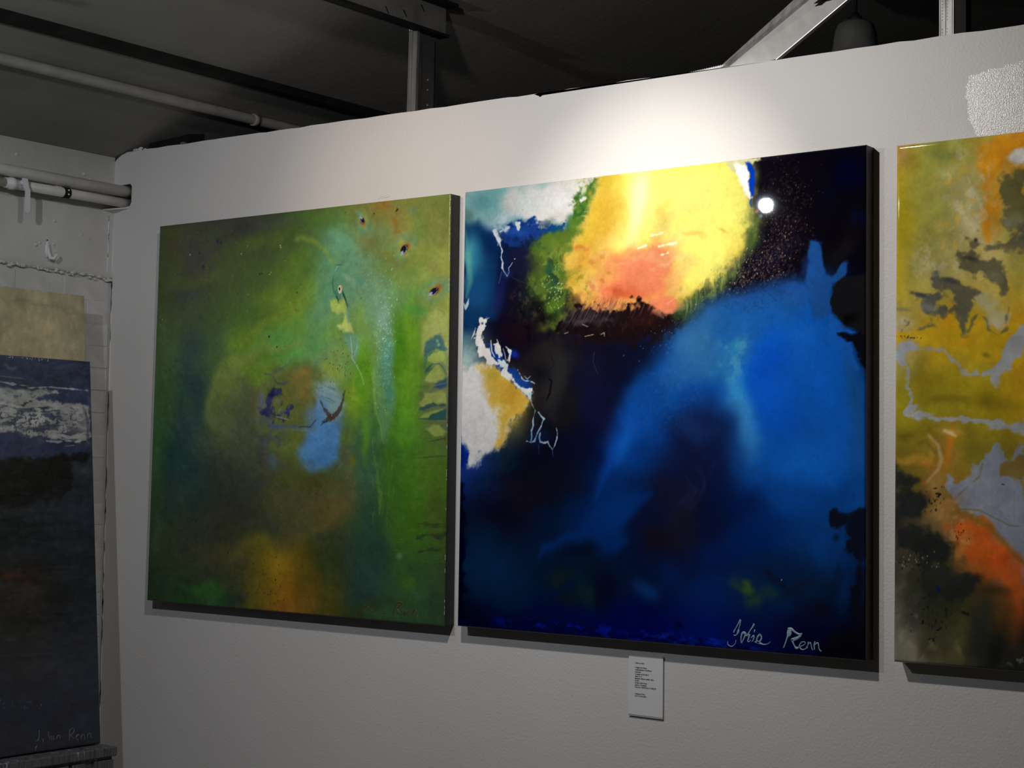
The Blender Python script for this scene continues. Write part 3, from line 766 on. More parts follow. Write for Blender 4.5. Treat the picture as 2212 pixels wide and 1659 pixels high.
# ------------------------------------------------------------------ the pictures, stroke by stroke
# pigments (bar the painted glare and sparkle marked below) are 0..255 sRGB reflectances, positions run 0..1000 over each canvas
NG, NB, NY, NS = (480, 560), (660, 700), (230, 700), (190, 560)      # canvas grid (columns, rows)
BLUE = [
('ground',(9,9,[(112,165,171),(154,195,195),(189,194,191),(179,163,58),(198,192,90),(199,196,57),(79,81,65),(2,2,28),(2,2,39),(32,85,117),(18,51,118),(51,98,83),(200,163,50),(205,194,119),(208,209,94),(51,53,26),(8,5,22),(2,2,40),(22,65,104),(24,19,49),(67,88,32),(201,113,67),(211,103,61),(206,176,72),(23,34,56),(27,70,149),(7,8,25),(136,177,180),(22,20,42),(23,18,25),(17,16,33),(10,26,57),(26,81,139),(18,84,174),(24,108,211),(12,16,29),(241,241,241),(188,165,79),(31,29,30),(16,17,49),(6,51,117),(13,64,144),(23,103,208),(12,97,220),(21,67,132),(28,57,152),(20,42,63),(14,19,47),(6,31,88),(9,55,135),(16,25,65),(20,103,218),(16,115,236),(22,105,208),(8,20,45),(16,16,37),(8,29,65),(3,43,105),(12,21,58),(8,22,66),(3,45,117),(14,69,149),(14,63,131),(9,39,75),(9,45,86),(8,33,67),(8,33,60),(9,27,67),(9,43,111),(14,44,92),(14,41,79),(10,20,51),(4,4,19),(4,10,56),(4,15,78),(4,15,86),(4,10,94),(4,25,117),(10,19,89),(5,5,44),(5,5,18)]),{'w': 10,'wl': 140}),
('shape',([(51.5,117.9),(208.6,108.8),(260.4,174.9),(299.2,259.5),(385.4,314.6),(549,322.1),(681.8,280.3),(766.8,209.3),(776,-8.2),(1027.6,-17.5),(1028,281.1),(930.5,220.5),(829.6,251),(681.8,280.3),(560.7,351.9),(458.8,486.5),(377.7,615.1),(244,687.2),(89.2,658.5),(178.8,585.2),(202.5,482.2),(123,376.1),(41.8,298.9)],(8,8,26)),{'op': 0.6,'soft': 36,'w': 8,'wl': 80}),
('shape',([(-19.3,-12.1),(257.4,-6.7),(233.2,58.7),(156.6,83.7),(97.8,100.1),(51,96.5),(-4,59.7)],(123,169,174)),{'soft': 16.8,'rough': 7.2,'rs': 30}),
('blob',(50,32,50.8,28.2,-178,(80,143,154),0.8,1),{'w': 6,'wl': 60}),
('blob',(96,23,44.6,17.3,179,(116,173,167),0.6,1),{'w': 6,'wl': 60}),
('blob',(10,61,19.3,12.9,-170,(75,106,98),0.6,1),{'w': 5,'wl': 60}),
('blob',(130,71,44.3,19.2,-180,(161,184,202),0.8,1),{'w': 8,'wl': 30}),
('blob',(98,89,34.8,14.8,-161,(115,151,183),0.8,1),{'w': 8,'wl': 30}),
('scumble',(117,80,66,28,-178,(194,210,222),0.47,14,10,0.3,1,11)),
('shape',([(-3.3,92.2),(43.9,74.4),(91.4,110.3),(112.3,164.8),(110,249.3),(95.4,311.9),(1.9,329.2)],(10,50,98)),{'soft': 14.4,'w': 6}),
('blob',(28,159,66,32.8,99,(49,135,174),0.9,1),{'w': 5,'wl': 60}),
('blob',(17,158,53.4,16.4,96,(82,170,187),0.75,1),{'w': 4,'wl': 60}),
('blob',(47,246,63.8,35.1,93,(21,86,142),0.85,1),{'w': 5,'wl': 60}),
('line',([(4.9,92.8,3.6),(14.5,158.2,14.4),(21,206.9,14.4),(10.9,243.9,4.8)],(111,188,165)),{'op': 0.55,'soft': 7.2}),
('blob',(3,184,23.7,6.8,88,(5,28,95),0.9,1)),
('blob',(0,243,19.4,6.8,88,(8,29,92),0.9,1)),
('blob',(72,130,51.6,19.9,63,(7,38,86),0.8,1),{'w': 5,'wl': 60}),
('blob',(104,207,74.7,18.4,85,(5,17,50),0.85,1),{'w': 4,'wl': 60}),
('blob',(42,299,35.2,29.6,-168,(15,60,104),0.7,1),{'w': 5,'wl': 60}),
('line',([(4.4,259.6,2.4),(8.8,273.8,4.8),(14,260.1,7.2),(16.5,249.5,3.6)],(212,235,241)),{'op': 0.85,'soft': 1.4,'rough': 1.2}),
('shape',([(128.9,0.8),(371.2,-0.7),(364.2,19.1),(345,37.7),(326.8,51.4),(302.3,66.8),(290.2,84.3),(269.1,94.9),(246.5,95.2),(218.6,96),(195.4,86.8),(177.3,81.1),(159,73.3),(136.6,63),(116.4,37.9)],(194,195,194)),{'soft': 19.2,'rough': 3.6,'rs': 16,'w': 4,'wl': 30}),
('blob',(277,52,86.9,35.5,-180,(205,203,201),0.9,1),{'w': 5,'wl': 60}),
('blob',(320,20,51.3,14.5,179,(197,196,179),0.8,1),{'w': 4,'wl': 60}),
('blob',(169,32,39,27.3,-172,(161,190,196),0.5,1),{'w': 6,'wl': 60}),
('scumble',(194,29,64,23,-180,(183,204,207),0.26,30,20,0.4,1.6,12)),
('blob',(293,37,76.3,35.5,180,(202,202,202),0.9,1.5)),
('blob',(233,44,75.6,31.5,-180,(202,205,208),0.6,1.3)),
('shape',([(117.7,101.7),(146.1,82.8),(156.3,71),(167,84.5),(188.9,84.2),(214.9,100.9),(244.1,101.2),(274.2,99.5),(286.9,110.8),(267.1,121.6),(234.3,121.2),(208.9,125.5),(170.4,126.8),(131.4,134.5),(111.5,122.4)],(20,54,126)),{'soft': 7.2,'rough': 6,'rs': 8}),
('scumble',(196,108,90,25,-179,(7,26,78),0.59,10,8,0.2,1.2,81)),
('blob',(151,110,28.3,12.8,179,(33,80,172),0.8,1),{'w': 4,'wl': 20}),
('blob',(253,112,22.2,10.6,175,(9,66,101),0.9,1),{'w': 4,'wl': 20}),
('blob',(294,100,20.4,15,117,(27,85,66),0.7,1),{'w': 5,'wl': 20}),
('shape',([(146.1,80.7),(159.2,83.9),(162,94.6),(154.3,102.4),(146.3,91.3)],(196,209,219)),{'soft': 2.4,'rough': 1.8,'rs': 7}),
('shape',([(104.5,100.6),(124,89.5),(130.7,94.2),(120.4,104),(112.4,99.1)],(178,194,216)),{'soft': 3,'rough': 1.8,'rs': 7}),
('blob',(197,150,48,24.6,163,(11,25,69),0.75,1),{'w': 6,'wl': 60}),
('blob',(171,169,47,37.4,-167,(23,24,48),0.8,1),{'w': 6,'wl': 60}),
('shape',([(334.7,3.9),(371.3,3.4),(381.1,16.6),(359.8,49.3),(343.2,80.5),(321.6,117.7),(307.1,137.1),(286.8,104.6),(306,67.1),(327.8,36.1)],(73,108,39)),{'soft': 6,'rough': 6,'rs': 10,'w': 3,'wl': 20}),
('scumble',(339,58,53,32,118,(142,163,94),0.64,9,9,0.45,1,13)),
('scumble',(335,57,51,37,120,(30,78,32),0.68,10,10,0.4,1,14)),
('shape',([(183.7,148.8),(234.3,123.3),(278.3,119.4),(315.3,106.9),(336.7,139.3),(316.4,178.7),(292.6,238.7),(280.9,279.1),(256.5,319),(237.6,313),(224.3,276.2),(198.2,243.6),(171.9,210.8)],(76,102,36)),{'soft': 14.4,'rough': 7.2,'rs': 18,'w': 6,'wl': 30}),
('blob',(260,159,41.8,21.1,175,(102,123,43),0.8,1),{'w': 6,'wl': 30}),
('blob',(248,205,43.2,16.9,70,(30,71,54),0.85,1),{'w': 5,'wl': 30}),
('blob',(204,187,32.6,24.5,65,(57,68,38),0.7,1),{'w': 6,'wl': 60}),
('blob',(211,234,32.8,16.8,-155,(75,101,44),0.7,1),{'w': 5,'wl': 60}),
('blob',(250,288,28.8,20.2,93,(66,105,28),0.85,1),{'w': 5,'wl': 20}),
('blob',(238,323,21.4,10.9,161,(106,124,40),0.7,1),{'w': 5,'wl': 20}),
('scumble',(255,226,93,63,85,(135,152,56),0.47,8,8,0.55,0.8,15)),
('scumble',(243,236,93,69,84,(23,43,33),0.51,12,14,0.45,1,16)),
('dots',(5,70,261,237,61,33,101,0.72,1.7999999999999998,[(180,194,114),(199,208,172)],0.9,False)),
('shape',([(380.9,0.3),(733.5,-0.3),(746.5,17.4),(742.5,55.2),(740.6,93.2),(736.8,150.2),(724.2,187.4),(692.3,233),(648.9,259.2),(615.9,276.7),(576.9,289.3),(565.8,305.3),(543.2,308.1),(516.7,295),(479.6,289.2),(432.8,294.8),(373,291.8),(333.9,276.7),(323.9,260.9),(296.2,228.6),(285.6,186.9),(295.1,156.7),(319.3,122.6),(343.2,83.6),(359.8,49.3)],(206,173,73)),{'soft': 14.4,'rough': 4.8,'rs': 12,'w': 4,'wl': 30}),
('shape',([(380.9,0.3),(434.8,0.6),(417.7,54.5),(394.4,103.1),(358.8,151.1),(328.7,179.6),(322.1,148.4),(351.8,89.4),(369.4,40)],(194,166,45)),{'soft': 14.4,'w': 6}),
('shape',([(375.6,50.7),(405.6,43.3),(394.7,123.4),(347.1,180.8),(328.4,159.1)],(202,158,59)),{'op': 0.7,'soft': 16.8,'w': 6}),
('shape',([(434.8,-2.4),(733.5,-0.3),(740.5,74.1),(732.4,140.3),(713.5,186.6),(681.4,227.5),(626.9,258),(591.3,267.6),(582,235.9),(547.6,194.4),(478.1,159.8),(436.8,146.8),(418.2,95),(423.4,34.8)],(227,223,107)),{'soft': 31.2,'rough': 4.8,'rs': 30,'w': 6}),
('blob',(680,98,80.5,73.1,50,(228,226,114),0.7,1),{'w': 6,'wl': 60}),
('blob',(713,158,44,38.7,137,(226,216,100),0.6,1),{'w': 6,'wl': 60}),
('blob',(659,202,44.3,38.1,-163,(227,217,117),0.5,1),{'w': 6,'wl': 60}),
('blob',(581,158,66.8,23.8,177,(217,199,121),0.6,1),{'w': 8,'wl': 40}),
('blob',(418,65,59.7,31.5,109,(200,167,57),0.6,1),{'w': 6,'wl': 60}),
('blob',(592,70,111.3,59.5,180,(226,226,126),0.6,1),{'w': 10,'wl': 60}),
('blob',(547,125,66,22.5,168,(205,191,111),0.8,1),{'w': 12,'wl': 40}),
('blob',(529,104,30.2,23.5,-167,(199,167,79),0.65,1),{'w': 8,'wl': 30}),
('blob',(443,147,40.5,28.1,131,(230,218,129),0.8,1),{'w': 8,'wl': 30}),
('blob',(483,70,78.7,47.5,106,(225,224,134),0.7,1),{'w': 6,'wl': 60}),
('blob',(474,55,65,28.6,106,(232,232,189),0.8,1),{'w': 5,'wl': 60}),  # pale streak: glare of the warm spot painted into the colour
('blob',(456,113,39.6,21.5,111,(236,235,175),0.6,1),{'w': 5,'wl': 60}),
('blob',(419,135,36,28.8,118,(232,217,111),0.6,1),{'w': 6,'wl': 60}),
('blob',(615,145,29.4,7.7,-163,(204,180,82),0.7,1),{'w': 6,'wl': 24}),
('blob',(681,146,13.2,4.8,-150,(197,163,70),0.7,1),{'w': 4,'wl': 20}),
('shape',([(365.4,182),(419.5,185.7),(466.5,174),(530.2,168.6),(556.6,183.3),(547.8,209.2),(561.7,234.6),(543.8,258.1),(559.9,281.5),(562.4,305.1),(544.3,307.2),(516.7,293),(467.9,282.6),(408.9,287.6),(354.6,277.8),(338.6,261.7),(360.1,237.5),(384.1,223.8)],(210,120,84)),{'soft': 32.4,'rough': 4.8,'rs': 16,'w': 6,'wl': 40}),
('blob',(496,216,75.7,34.1,177,(209,120,86),0.9,1),{'w': 8,'wl': 60}),
('blob',(513,192,68.8,15.9,179,(210,145,104),0.8,1),{'w': 8,'wl': 30}),
('blob',(580,221,38.7,27.3,107,(216,190,106),0.85,1),{'w': 8,'wl': 30}),
('blob',(548,194,29.3,10,176,(211,173,123),0.6,1),{'w': 8,'wl': 20}),
('blob',(562,249,18.6,17.2,-145,(215,164,98),0.6,1),{'w': 6,'wl': 20}),
('blob',(384,198,36.4,26.1,-163,(205,149,79),0.75,1),{'w': 8,'wl': 26}),
('blob',(335,195,34.4,29.7,99,(196,147,54),0.8,1),{'w': 8,'wl': 24}),
('blob',(317,220,24.7,19.6,81,(177,150,49),0.8,1),{'w': 6,'wl': 20}),
('blob',(316,153,17.4,12.2,-171,(190,103,52),0.7,1),{'w': 5,'wl': 14}),
('blob',(344,155,20.6,10.9,162,(193,114,65),0.6,1),{'w': 6,'wl': 14}),
('blob',(360,241,26.8,16.1,-162,(201,162,108),0.7,1),{'w': 7,'wl': 18}),
('blob',(444,249,61.8,15.9,-170,(201,90,54),0.8,1),{'w': 7,'wl': 26}),
('blob',(420,258,30.7,10.1,177,(161,73,42),0.6,1),{'w': 6,'wl': 14}),
('blob',(549,291,22.8,13.7,-175,(218,113,80),1,1),{'w': 3,'wl': 60}),
('scumble',(384,224,85,60,-172,(160,68,34),0.34,12,10,0.75,1.4,17)),
('scumble',(395,179,95,41,177,(211,182,131),0.38,26,9,0.4,1.8,18)),
('scumble',(559,215,57,49,-165,(212,201,142),0.38,26,10,0.4,1.8,19)),
('line',([(526.7,165.4,3.6),(547.3,162.9,4.8),(567.7,161.5,3.6)],(241,238,209)),{'op': 0.85,'soft': 1.9,'rough': 1.2,'rs': 8}),
('line',([(473.5,166.5,3),(485.1,163.3,4.2),(492,160.8,2.4)],(241,238,209)),{'op': 0.85,'soft': 1.9,'rough': 1.2,'rs': 8}),
('line',([(533.8,183.6,3.6),(547.5,181.6,4.8)],(241,240,210)),{'op': 0.85,'soft': 1.9,'rough': 1.2,'rs': 8}),
('line',([(505.7,142,2.4),(529.9,138.9,3.6),(547,133.3,2.4)],(241,236,207)),{'op': 0.85,'soft': 1.9,'rough': 1.2,'rs': 8}),
('scumble',(311,245,46,41,68,(104,107,35),0.59,9,9,0.35,1,20)),
('shape',([(281.4,309.8),(324.3,289.4),(338.9,282),(373.1,295.9),(420.9,292.2),(446.8,287.5),(479.5,281.2),(508.6,292.6),(526.1,309.2),(565.9,313.1),(616.1,296.1),(605.4,334.4),(538.1,360.8),(457.3,367.6),(374.1,369.5),(300.6,351.6),(269.2,329.8)],(20,12,16)),{'soft': 7.2,'rough': 6,'rs': 9}),
('line',([(377,270.2,1),(372.5,282.1,1.9),(362.8,292.5,1)],(130,61,40)),{'op': 0.3,'soft': 1.7}),
('line',([(497.1,286.9,1),(491.7,294.4,1.9),(481.9,310.3,1)],(23,14,17)),{'op': 0.3,'soft': 1.7}),
('line',([(418.5,275.7,1),(415.4,287.9,1.9),(404.5,303.7,1)],(129,61,40)),{'op': 0.3,'soft': 1.7}),
('line',([(456.7,277.8,1),(450.1,289.3,1.9),(442.5,299.3,1)],(50,24,21)),{'op': 0.3,'soft': 1.7}),
('line',([(422.2,275.6,1),(414.8,288.4,1.9),(403.5,302.7,1)],(23,14,17)),{'op': 0.3,'soft': 1.7}),
('line',([(417.3,282.7,1),(409.8,289.3,1.9),(403.2,301.6,1)],(174,133,120)),{'op': 0.3,'soft': 1.7}),
('line',([(473.7,283.4,1),(469.1,297.4,1.9),(460.1,313.3,1)],(173,133,119)),{'op': 0.3,'soft': 1.7}),
('line',([(440.9,278.6,1),(434.7,293.5,1.9),(424,314.9,1)],(29,16,17)),{'op': 0.3,'soft': 1.7}),
('line',([(460.3,280.6,1),(454.9,292,1.9),(448.6,309.5,1)],(23,14,17)),{'op': 0.3,'soft': 1.7}),
('line',([(382.9,266.7,1),(377.7,278.9,1.9),(369,292.8,1)],(130,61,40)),{'op': 0.3,'soft': 1.7}),
('line',([(407.5,268.4,1),(403.6,282,1.9),(392.5,292,1)],(23,14,17)),{'op': 0.3,'soft': 1.7}),
('line',([(471.6,282.3,1),(466,293.4,1.9),(454.9,306.2,1)],(28,16,17)),{'op': 0.3,'soft': 1.7}),
('line',([(509.8,280.5,1),(507.2,292.2,1.9),(501.4,304.1,1)],(172,132,119)),{'op': 0.3,'soft': 1.7}),
('line',([(388.5,264.8,1),(382.2,280.4,1.9),(374.3,294.4,1)],(29,16,17)),{'op': 0.3,'soft': 1.7}),
('line',([(494.4,283,1),(489.6,293.8,1.9),(480.2,310.3,1)],(23,14,17)),{'op': 0.3,'soft': 1.7}),
('line',([(355.2,277.5,1),(347.9,286,1.9),(338.2,304.4,1)],(51,24,22)),{'op': 0.3,'soft': 1.7}),
('line',([(412.5,274.4,1),(408.4,283.6,1.9),(398,305.1,1)],(50,24,21)),{'op': 0.3,'soft': 1.7}),
('line',([(339,277.8,1),(332.8,284.2,1.9),(323.1,299.6,1)],(51,25,22)),{'op': 0.3,'soft': 1.7}),
('line',([(444.1,277.7,1),(439,289.3,1.9),(427.6,299,1)],(50,24,21)),{'op': 0.3,'soft': 1.7}),
('line',([(380.7,272.5,1),(374.9,281.5,1.9),(366.8,295,1)],(50,24,21)),{'op': 0.3,'soft': 1.7}),
('line',([(487.2,286.4,1),(480.4,293.1,1.9),(470.1,314,1)],(28,16,17)),{'op': 0.3,'soft': 1.7}),
('line',([(392.6,272.2,1),(385.5,280.3,1.9),(378.6,295.3,1)],(130,61,40)),{'op': 0.3,'soft': 1.7}),
('line',([(352,266.4,1),(347.7,280.7,1.9),(339.3,300.9,1)],(29,17,18)),{'op': 0.3,'soft': 1.7}),
('line',([(347.4,272.7,1),(343.8,284.4,1.9),(336.3,303.8,1)],(132,62,41)),{'op': 0.3,'soft': 1.7}),
('line',([(431.9,272,1),(424.9,286.1,1.9),(418.1,299.1,1)],(129,60,40)),{'op': 0.3,'soft': 1.7}),
('line',([(476.8,284.9,1),(473.8,293.6,1.9),(463.5,306.2,1)],(50,24,21)),{'op': 0.3,'soft': 1.7}),
('line',([(449.1,284.1,1),(443.5,290.1,1.9),(435.3,302.1,1)],(173,133,119)),{'op': 0.3,'soft': 1.7}),
('line',([(505.6,287.6,1),(497.7,297.4,1.9),(486.7,317.8,1)],(28,16,17)),{'op': 0.3,'soft': 1.7}),
('line',([(341.9,269.4,1),(335,282.7,1.9),(323.2,298.9,1)],(29,17,18)),{'op': 0.3,'soft': 1.7}),
('line',([(491.4,291,1),(483.5,297.8,1.9),(476.4,307.7,1)],(23,14,17)),{'op': 0.3,'soft': 1.7}),
('line',([(501.7,286.4,1),(494.4,297.7,1.9),(488.7,316.2,1)],(28,16,17)),{'op': 0.3,'soft': 1.7}),
('line',([(422.5,274.3,1),(420.2,285.6,1.9),(414.2,306.3,1)],(129,61,40)),{'op': 0.3,'soft': 1.7}),
('line',([(398.6,270.7,1),(391.1,281.1,1.9),(380.6,294.9,1)],(29,16,17)),{'op': 0.3,'soft': 1.7}),
('line',([(354.5,276.8,1),(351.5,285.1,1.9),(344.1,305.7,1)],(29,17,18)),{'op': 0.3,'soft': 1.7}),
('line',([(482.6,276.8,1),(476.8,291,1.9),(470.8,303.8,1)],(50,24,21)),{'op': 0.3,'soft': 1.7}),
('line',([(443.2,282.4,1),(440.7,291.5,1.9),(430.2,311.2,1)],(29,16,17)),{'op': 0.3,'soft': 1.7}),
('line',([(342.8,273.1,1),(337.5,279.2,1.9),(327.3,295.2,1)],(176,135,121)),{'op': 0.3,'soft': 1.7}),
('line',([(390.9,268.8,1),(386.6,281.1,1.9),(377.2,295.1,1)],(29,16,17)),{'op': 0.3,'soft': 1.7}),
('line',([(508.4,287.5,1),(505.4,293.3,1.9),(495.7,312.1,1)],(23,14,17)),{'op': 0.3,'soft': 1.7}),
('line',([(367.6,266.9,1),(361.7,280.6,1.9),(353.6,300.1,1)],(23,14,17)),{'op': 0.3,'soft': 1.7}),
('line',([(493.6,278.1,1),(487.8,291.3,1.9),(480.4,312.1,1)],(172,132,119)),{'op': 0.3,'soft': 1.7}),
('line',([(418,271.5,1),(412.6,284.3,1.9),(406.4,299.1,1)],(173,132,119)),{'op': 0.3,'soft': 1.7}),
('line',([(357.1,262.4,1),(352.9,278.1,1.9),(343.7,298.3,1)],(131,61,40)),{'op': 0.3,'soft': 1.7}),
('line',([(420.2,271.1,1),(413.2,283.4,1.9),(402.2,302.4,1)],(129,61,40)),{'op': 0.3,'soft': 1.7}),
('line',([(463.9,282.8,1),(461.1,294.5,1.9),(455.4,305.9,1)],(173,132,119)),{'op': 0.3,'soft': 1.7}),
('line',([(340,264.7,1),(337.2,279.6,1.9),(330.1,289.7,1)],(131,62,40)),{'op': 0.3,'soft': 1.7}),
('line',([(338.9,267.1,1),(333.7,280,1.9),(326.1,293.5,1)],(132,62,40)),{'op': 0.3,'soft': 1.7}),
('line',([(341.2,272.1,1),(335.8,285.2,1.9),(329.3,304.2,1)],(24,15,18)),{'op': 0.3,'soft': 1.7}),
('line',([(345.9,267,1),(340.3,281.2,1.9),(332.9,293.2,1)],(29,17,18)),{'op': 0.3,'soft': 1.7}),
('line',([(419.3,279.5,1),(411.5,287.7,1.9),(402.2,308.6,1)],(23,14,17)),{'op': 0.3,'soft': 1.7}),
('line',([(410.1,266.1,1),(405,281.7,1.9),(396.8,300.3,1)],(28,16,17)),{'op': 0.3,'soft': 1.7}),
('line',([(410.1,270.5,1),(404.5,285.5,1.9),(394.6,296.9,1)],(173,133,119)),{'op': 0.3,'soft': 1.7}),
('line',([(492.4,278.8,1),(489.7,292,1.9),(478.7,307.5,1)],(172,132,119)),{'op': 0.3,'soft': 1.7}),
('line',([(438.1,279.9,1),(435.1,293.2,1.9),(428.5,309.1,1)],(29,16,17)),{'op': 0.3,'soft': 1.7}),
('line',([(488.4,283,1),(481.7,295.2,1.9),(471.1,311.7,1)],(23,14,17)),{'op': 0.3,'soft': 1.7}),
('line',([(438.3,282.4,1),(434.7,288.5,1.9),(426.1,302.6,1)],(28,16,17)),{'op': 0.3,'soft': 1.7}),
('line',([(437.1,273.4,1),(432.1,287.8,1.9),(423.9,305.7,1)],(23,14,17)),{'op': 0.3,'soft': 1.7}),
('line',([(374.3,270,1),(366.7,282.3,1.9),(360.8,304.2,1)],(131,61,40)),{'op': 0.3,'soft': 1.7}),
('line',([(489,279,1),(482.6,294.1,1.9),(474.2,306.4,1)],(28,16,17)),{'op': 0.3,'soft': 1.7}),
('line',([(448.7,286.4,1),(446,294.4,1.9),(438.9,314.7,1)],(50,24,21)),{'op': 0.3,'soft': 1.7}),
('line',([(360.7,276.7,1),(354.3,282.8,1.9),(342.7,294.5,1)],(131,62,40)),{'op': 0.3,'soft': 1.7}),
('line',([(392.8,275.4,1),(386.1,282,1.9),(379.8,301.8,1)],(50,24,21)),{'op': 0.3,'soft': 1.7}),
('line',([(342.5,273.5,1),(335.7,282.6,1.9),(329.6,296.5,1)],(176,135,121)),{'op': 0.3,'soft': 1.7}),
('line',([(422.7,269.5,1),(417.1,284.8,1.9),(409,301,1)],(129,60,40)),{'op': 0.3,'soft': 1.7}),
('line',([(491.9,281.4,1),(487.2,291.5,1.9),(478.5,303.9,1)],(23,14,17)),{'op': 0.3,'soft': 1.7}),
('line',([(503.9,280.3,1),(497.3,293.4,1.9),(490,311,1)],(50,24,21)),{'op': 0.3,'soft': 1.7}),
('line',([(353.1,274.1,1),(348.8,285.7,1.9),(339.7,303.5,1)],(24,15,18)),{'op': 0.3,'soft': 1.7}),
('line',([(399.4,273.7,1),(393.1,285.1,1.9),(386.3,302.6,1)],(29,16,17)),{'op': 0.3,'soft': 1.7}),
('line',([(368.1,277.8,1),(361.9,284.8,1.9),(350.3,296.1,1)],(51,24,22)),{'op': 0.3,'soft': 1.7}),
('line',([(450.2,284.5,1),(445.4,293.3,1.9),(438.7,308.7,1)],(29,16,17)),{'op': 0.3,'soft': 1.7}),
('line',([(385.6,276.5,1),(376.1,292.2,1.9),(366.7,307.9,1)],(78,61,60)),{'op': 0.2,'soft': 2.2}),
('line',([(392.1,284.6,1),(382.8,300.3,1.9),(373.3,316,1)],(131,126,131)),{'op': 0.2,'soft': 2.2}),
('line',([(339.5,284.3,1),(330,300.1,1.9),(320.4,315.9,1)],(134,128,132)),{'op': 0.2,'soft': 2.2}),
('line',([(298.2,285.7,1),(288.5,301.6,1.9),(278.9,317.6,1)],(138,131,136)),{'op': 0.2,'soft': 2.2}),
('line',([(359,282,1),(349.5,297.7,1.9),(340,313.5,1)],(33,25,26)),{'op': 0.2,'soft': 2.2}),
('line',([(338.9,285.7,1),(329.3,301.5,1.9),(319.8,317.4,1)],(134,128,133)),{'op': 0.2,'soft': 2.2}),
('line',([(351.6,294.1,1),(342.1,309.9,1.9),(332.6,325.7,1)],(107,105,114)),{'op': 0.2,'soft': 2.2}),
('line',([(338.9,296.2,1),(329.3,312,1.9),(319.8,327.8,1)],(107,105,114)),{'op': 0.2,'soft': 2.2}),
('line',([(311.7,293.7,1),(302,309.6,1.9),(292.4,325.5,1)],(109,107,116)),{'op': 0.2,'soft': 2.2}),
('line',([(367.1,294.6,1),(357.6,310.3,1.9),(348.2,326.1,1)],(106,104,113)),{'op': 0.2,'soft': 2.2}),
('line',([(316,285.1,1),(306.4,300.9,1.9),(296.8,316.8,1)],(136,130,135)),{'op': 0.2,'soft': 2.2}),
('line',([(381,282.7,1),(371.5,298.4,1.9),(362.1,314.1,1)],(78,62,61)),{'op': 0.2,'soft': 2.2}),
('line',([(370.5,278.8,1),(361.1,294.5,1.9),(351.6,310.2,1)],(132,126,131)),{'op': 0.2,'soft': 2.2}),
('line',([(397.9,284.1,1),(388.5,299.7,1.9),(379.1,315.4,1)],(78,62,60)),{'op': 0.2,'soft': 2.2}),
('line',([(367.4,280.2,1),(358,295.9,1.9),(348.5,311.7,1)],(51,43,47)),{'op': 0.2,'soft': 2.2}),
('line',([(340.9,284.7,1),(331.4,300.5,1.9),(321.8,316.3,1)],(133,128,132)),{'op': 0.2,'soft': 2.2}),
('line',([(410.2,291,1),(400.9,306.6,1.9),(391.5,322.3,1)],(131,126,131)),{'op': 0.2,'soft': 2.2}),
('line',([(333.9,297.9,1),(324.4,313.7,1.9),(314.8,329.6,1)],(53,45,49)),{'op': 0.2,'soft': 2.2}),
('line',([(376.3,295,1),(366.9,310.7,1.9),(357.4,326.5,1)],(52,44,48)),{'op': 0.2,'soft': 2.2}),
('line',([(410.7,285.3,1),(401.4,300.9,1.9),(392,316.5,1)],(104,102,111)),{'op': 0.2,'soft': 2.2}),
('line',([(372,290.4,1),(362.5,306.1,1.9),(353,321.9,1)],(106,104,113)),{'op': 0.2,'soft': 2.2}),
('line',([(305.7,297.7,1),(296.1,313.6,1.9),(286.4,329.5,1)],(82,65,64)),{'op': 0.2,'soft': 2.2}),
('line',([(357.3,287.7,1),(347.9,303.5,1.9),(338.3,319.3,1)],(133,127,132)),{'op': 0.2,'soft': 2.2}),
('line',([(318.1,297,1),(308.5,312.8,1.9),(298.9,328.7,1)],(81,64,63)),{'op': 0.2,'soft': 2.2}),
('line',([(296.1,293.4,1),(286.4,309.3,1.9),(276.7,325.3,1)],(138,132,137)),{'op': 0.2,'soft': 2.2}),
('line',([(306.1,288,1),(296.5,303.8,1.9),(286.8,319.8,1)],(81,65,63)),{'op': 0.2,'soft': 2.2}),
('line',([(309.6,298,1),(299.9,313.9,1.9),(290.3,329.9,1)],(35,26,27)),{'op': 0.2,'soft': 2.2}),
('line',([(414.2,272,1),(404.9,287.6,1.9),(395.5,303.2,1)],(32,24,25)),{'op': 0.2,'soft': 2.2}),
('line',([(322.6,282.1,1),(313,298,1.9),(303.3,313.8,1)],(34,25,27)),{'op': 0.2,'soft': 2.2}),
('line',([(293.6,290.4,1),(283.9,306.3,1.9),(274.2,322.3,1)],(54,46,50)),{'op': 0.2,'soft': 2.2}),
('line',([(407.4,286.2,1),(398.1,301.8,1.9),(388.7,317.4,1)],(78,61,60)),{'op': 0.2,'soft': 2.2}),
('line',([(302.1,299.8,1),(292.5,315.7,1.9),(282.8,331.6,1)],(110,108,117)),{'op': 0.2,'soft': 2.2}),
('line',([(387.1,289.1,1),(377.7,304.8,1.9),(368.3,320.5,1)],(51,43,47)),{'op': 0.2,'soft': 2.2}),
('line',([(423.9,274.7,1),(414.6,290.2,1.9),(405.3,305.8,1)],(103,101,110)),{'op': 0.2,'soft': 2.2}),
('line',([(406.2,281.1,1),(396.8,296.7,1.9),(387.5,312.4,1)],(77,61,60)),{'op': 0.2,'soft': 2.2}),
('line',([(356.3,279.4,1),(346.8,295.2,1.9),(337.3,311,1)],(105,104,112)),{'op': 0.2,'soft': 2.2}),
('line',([(346.3,295.4,1),(336.8,311.2,1.9),(327.2,327,1)],(80,63,62)),{'op': 0.2,'soft': 2.2}),
('line',([(343.9,288.1,1),(334.4,303.9,1.9),(324.8,319.7,1)],(106,105,113)),{'op': 0.2,'soft': 2.2}),
('line',([(363.4,285.1,1),(353.9,300.8,1.9),(344.4,316.6,1)],(133,127,132)),{'op': 0.2,'soft': 2.2}),
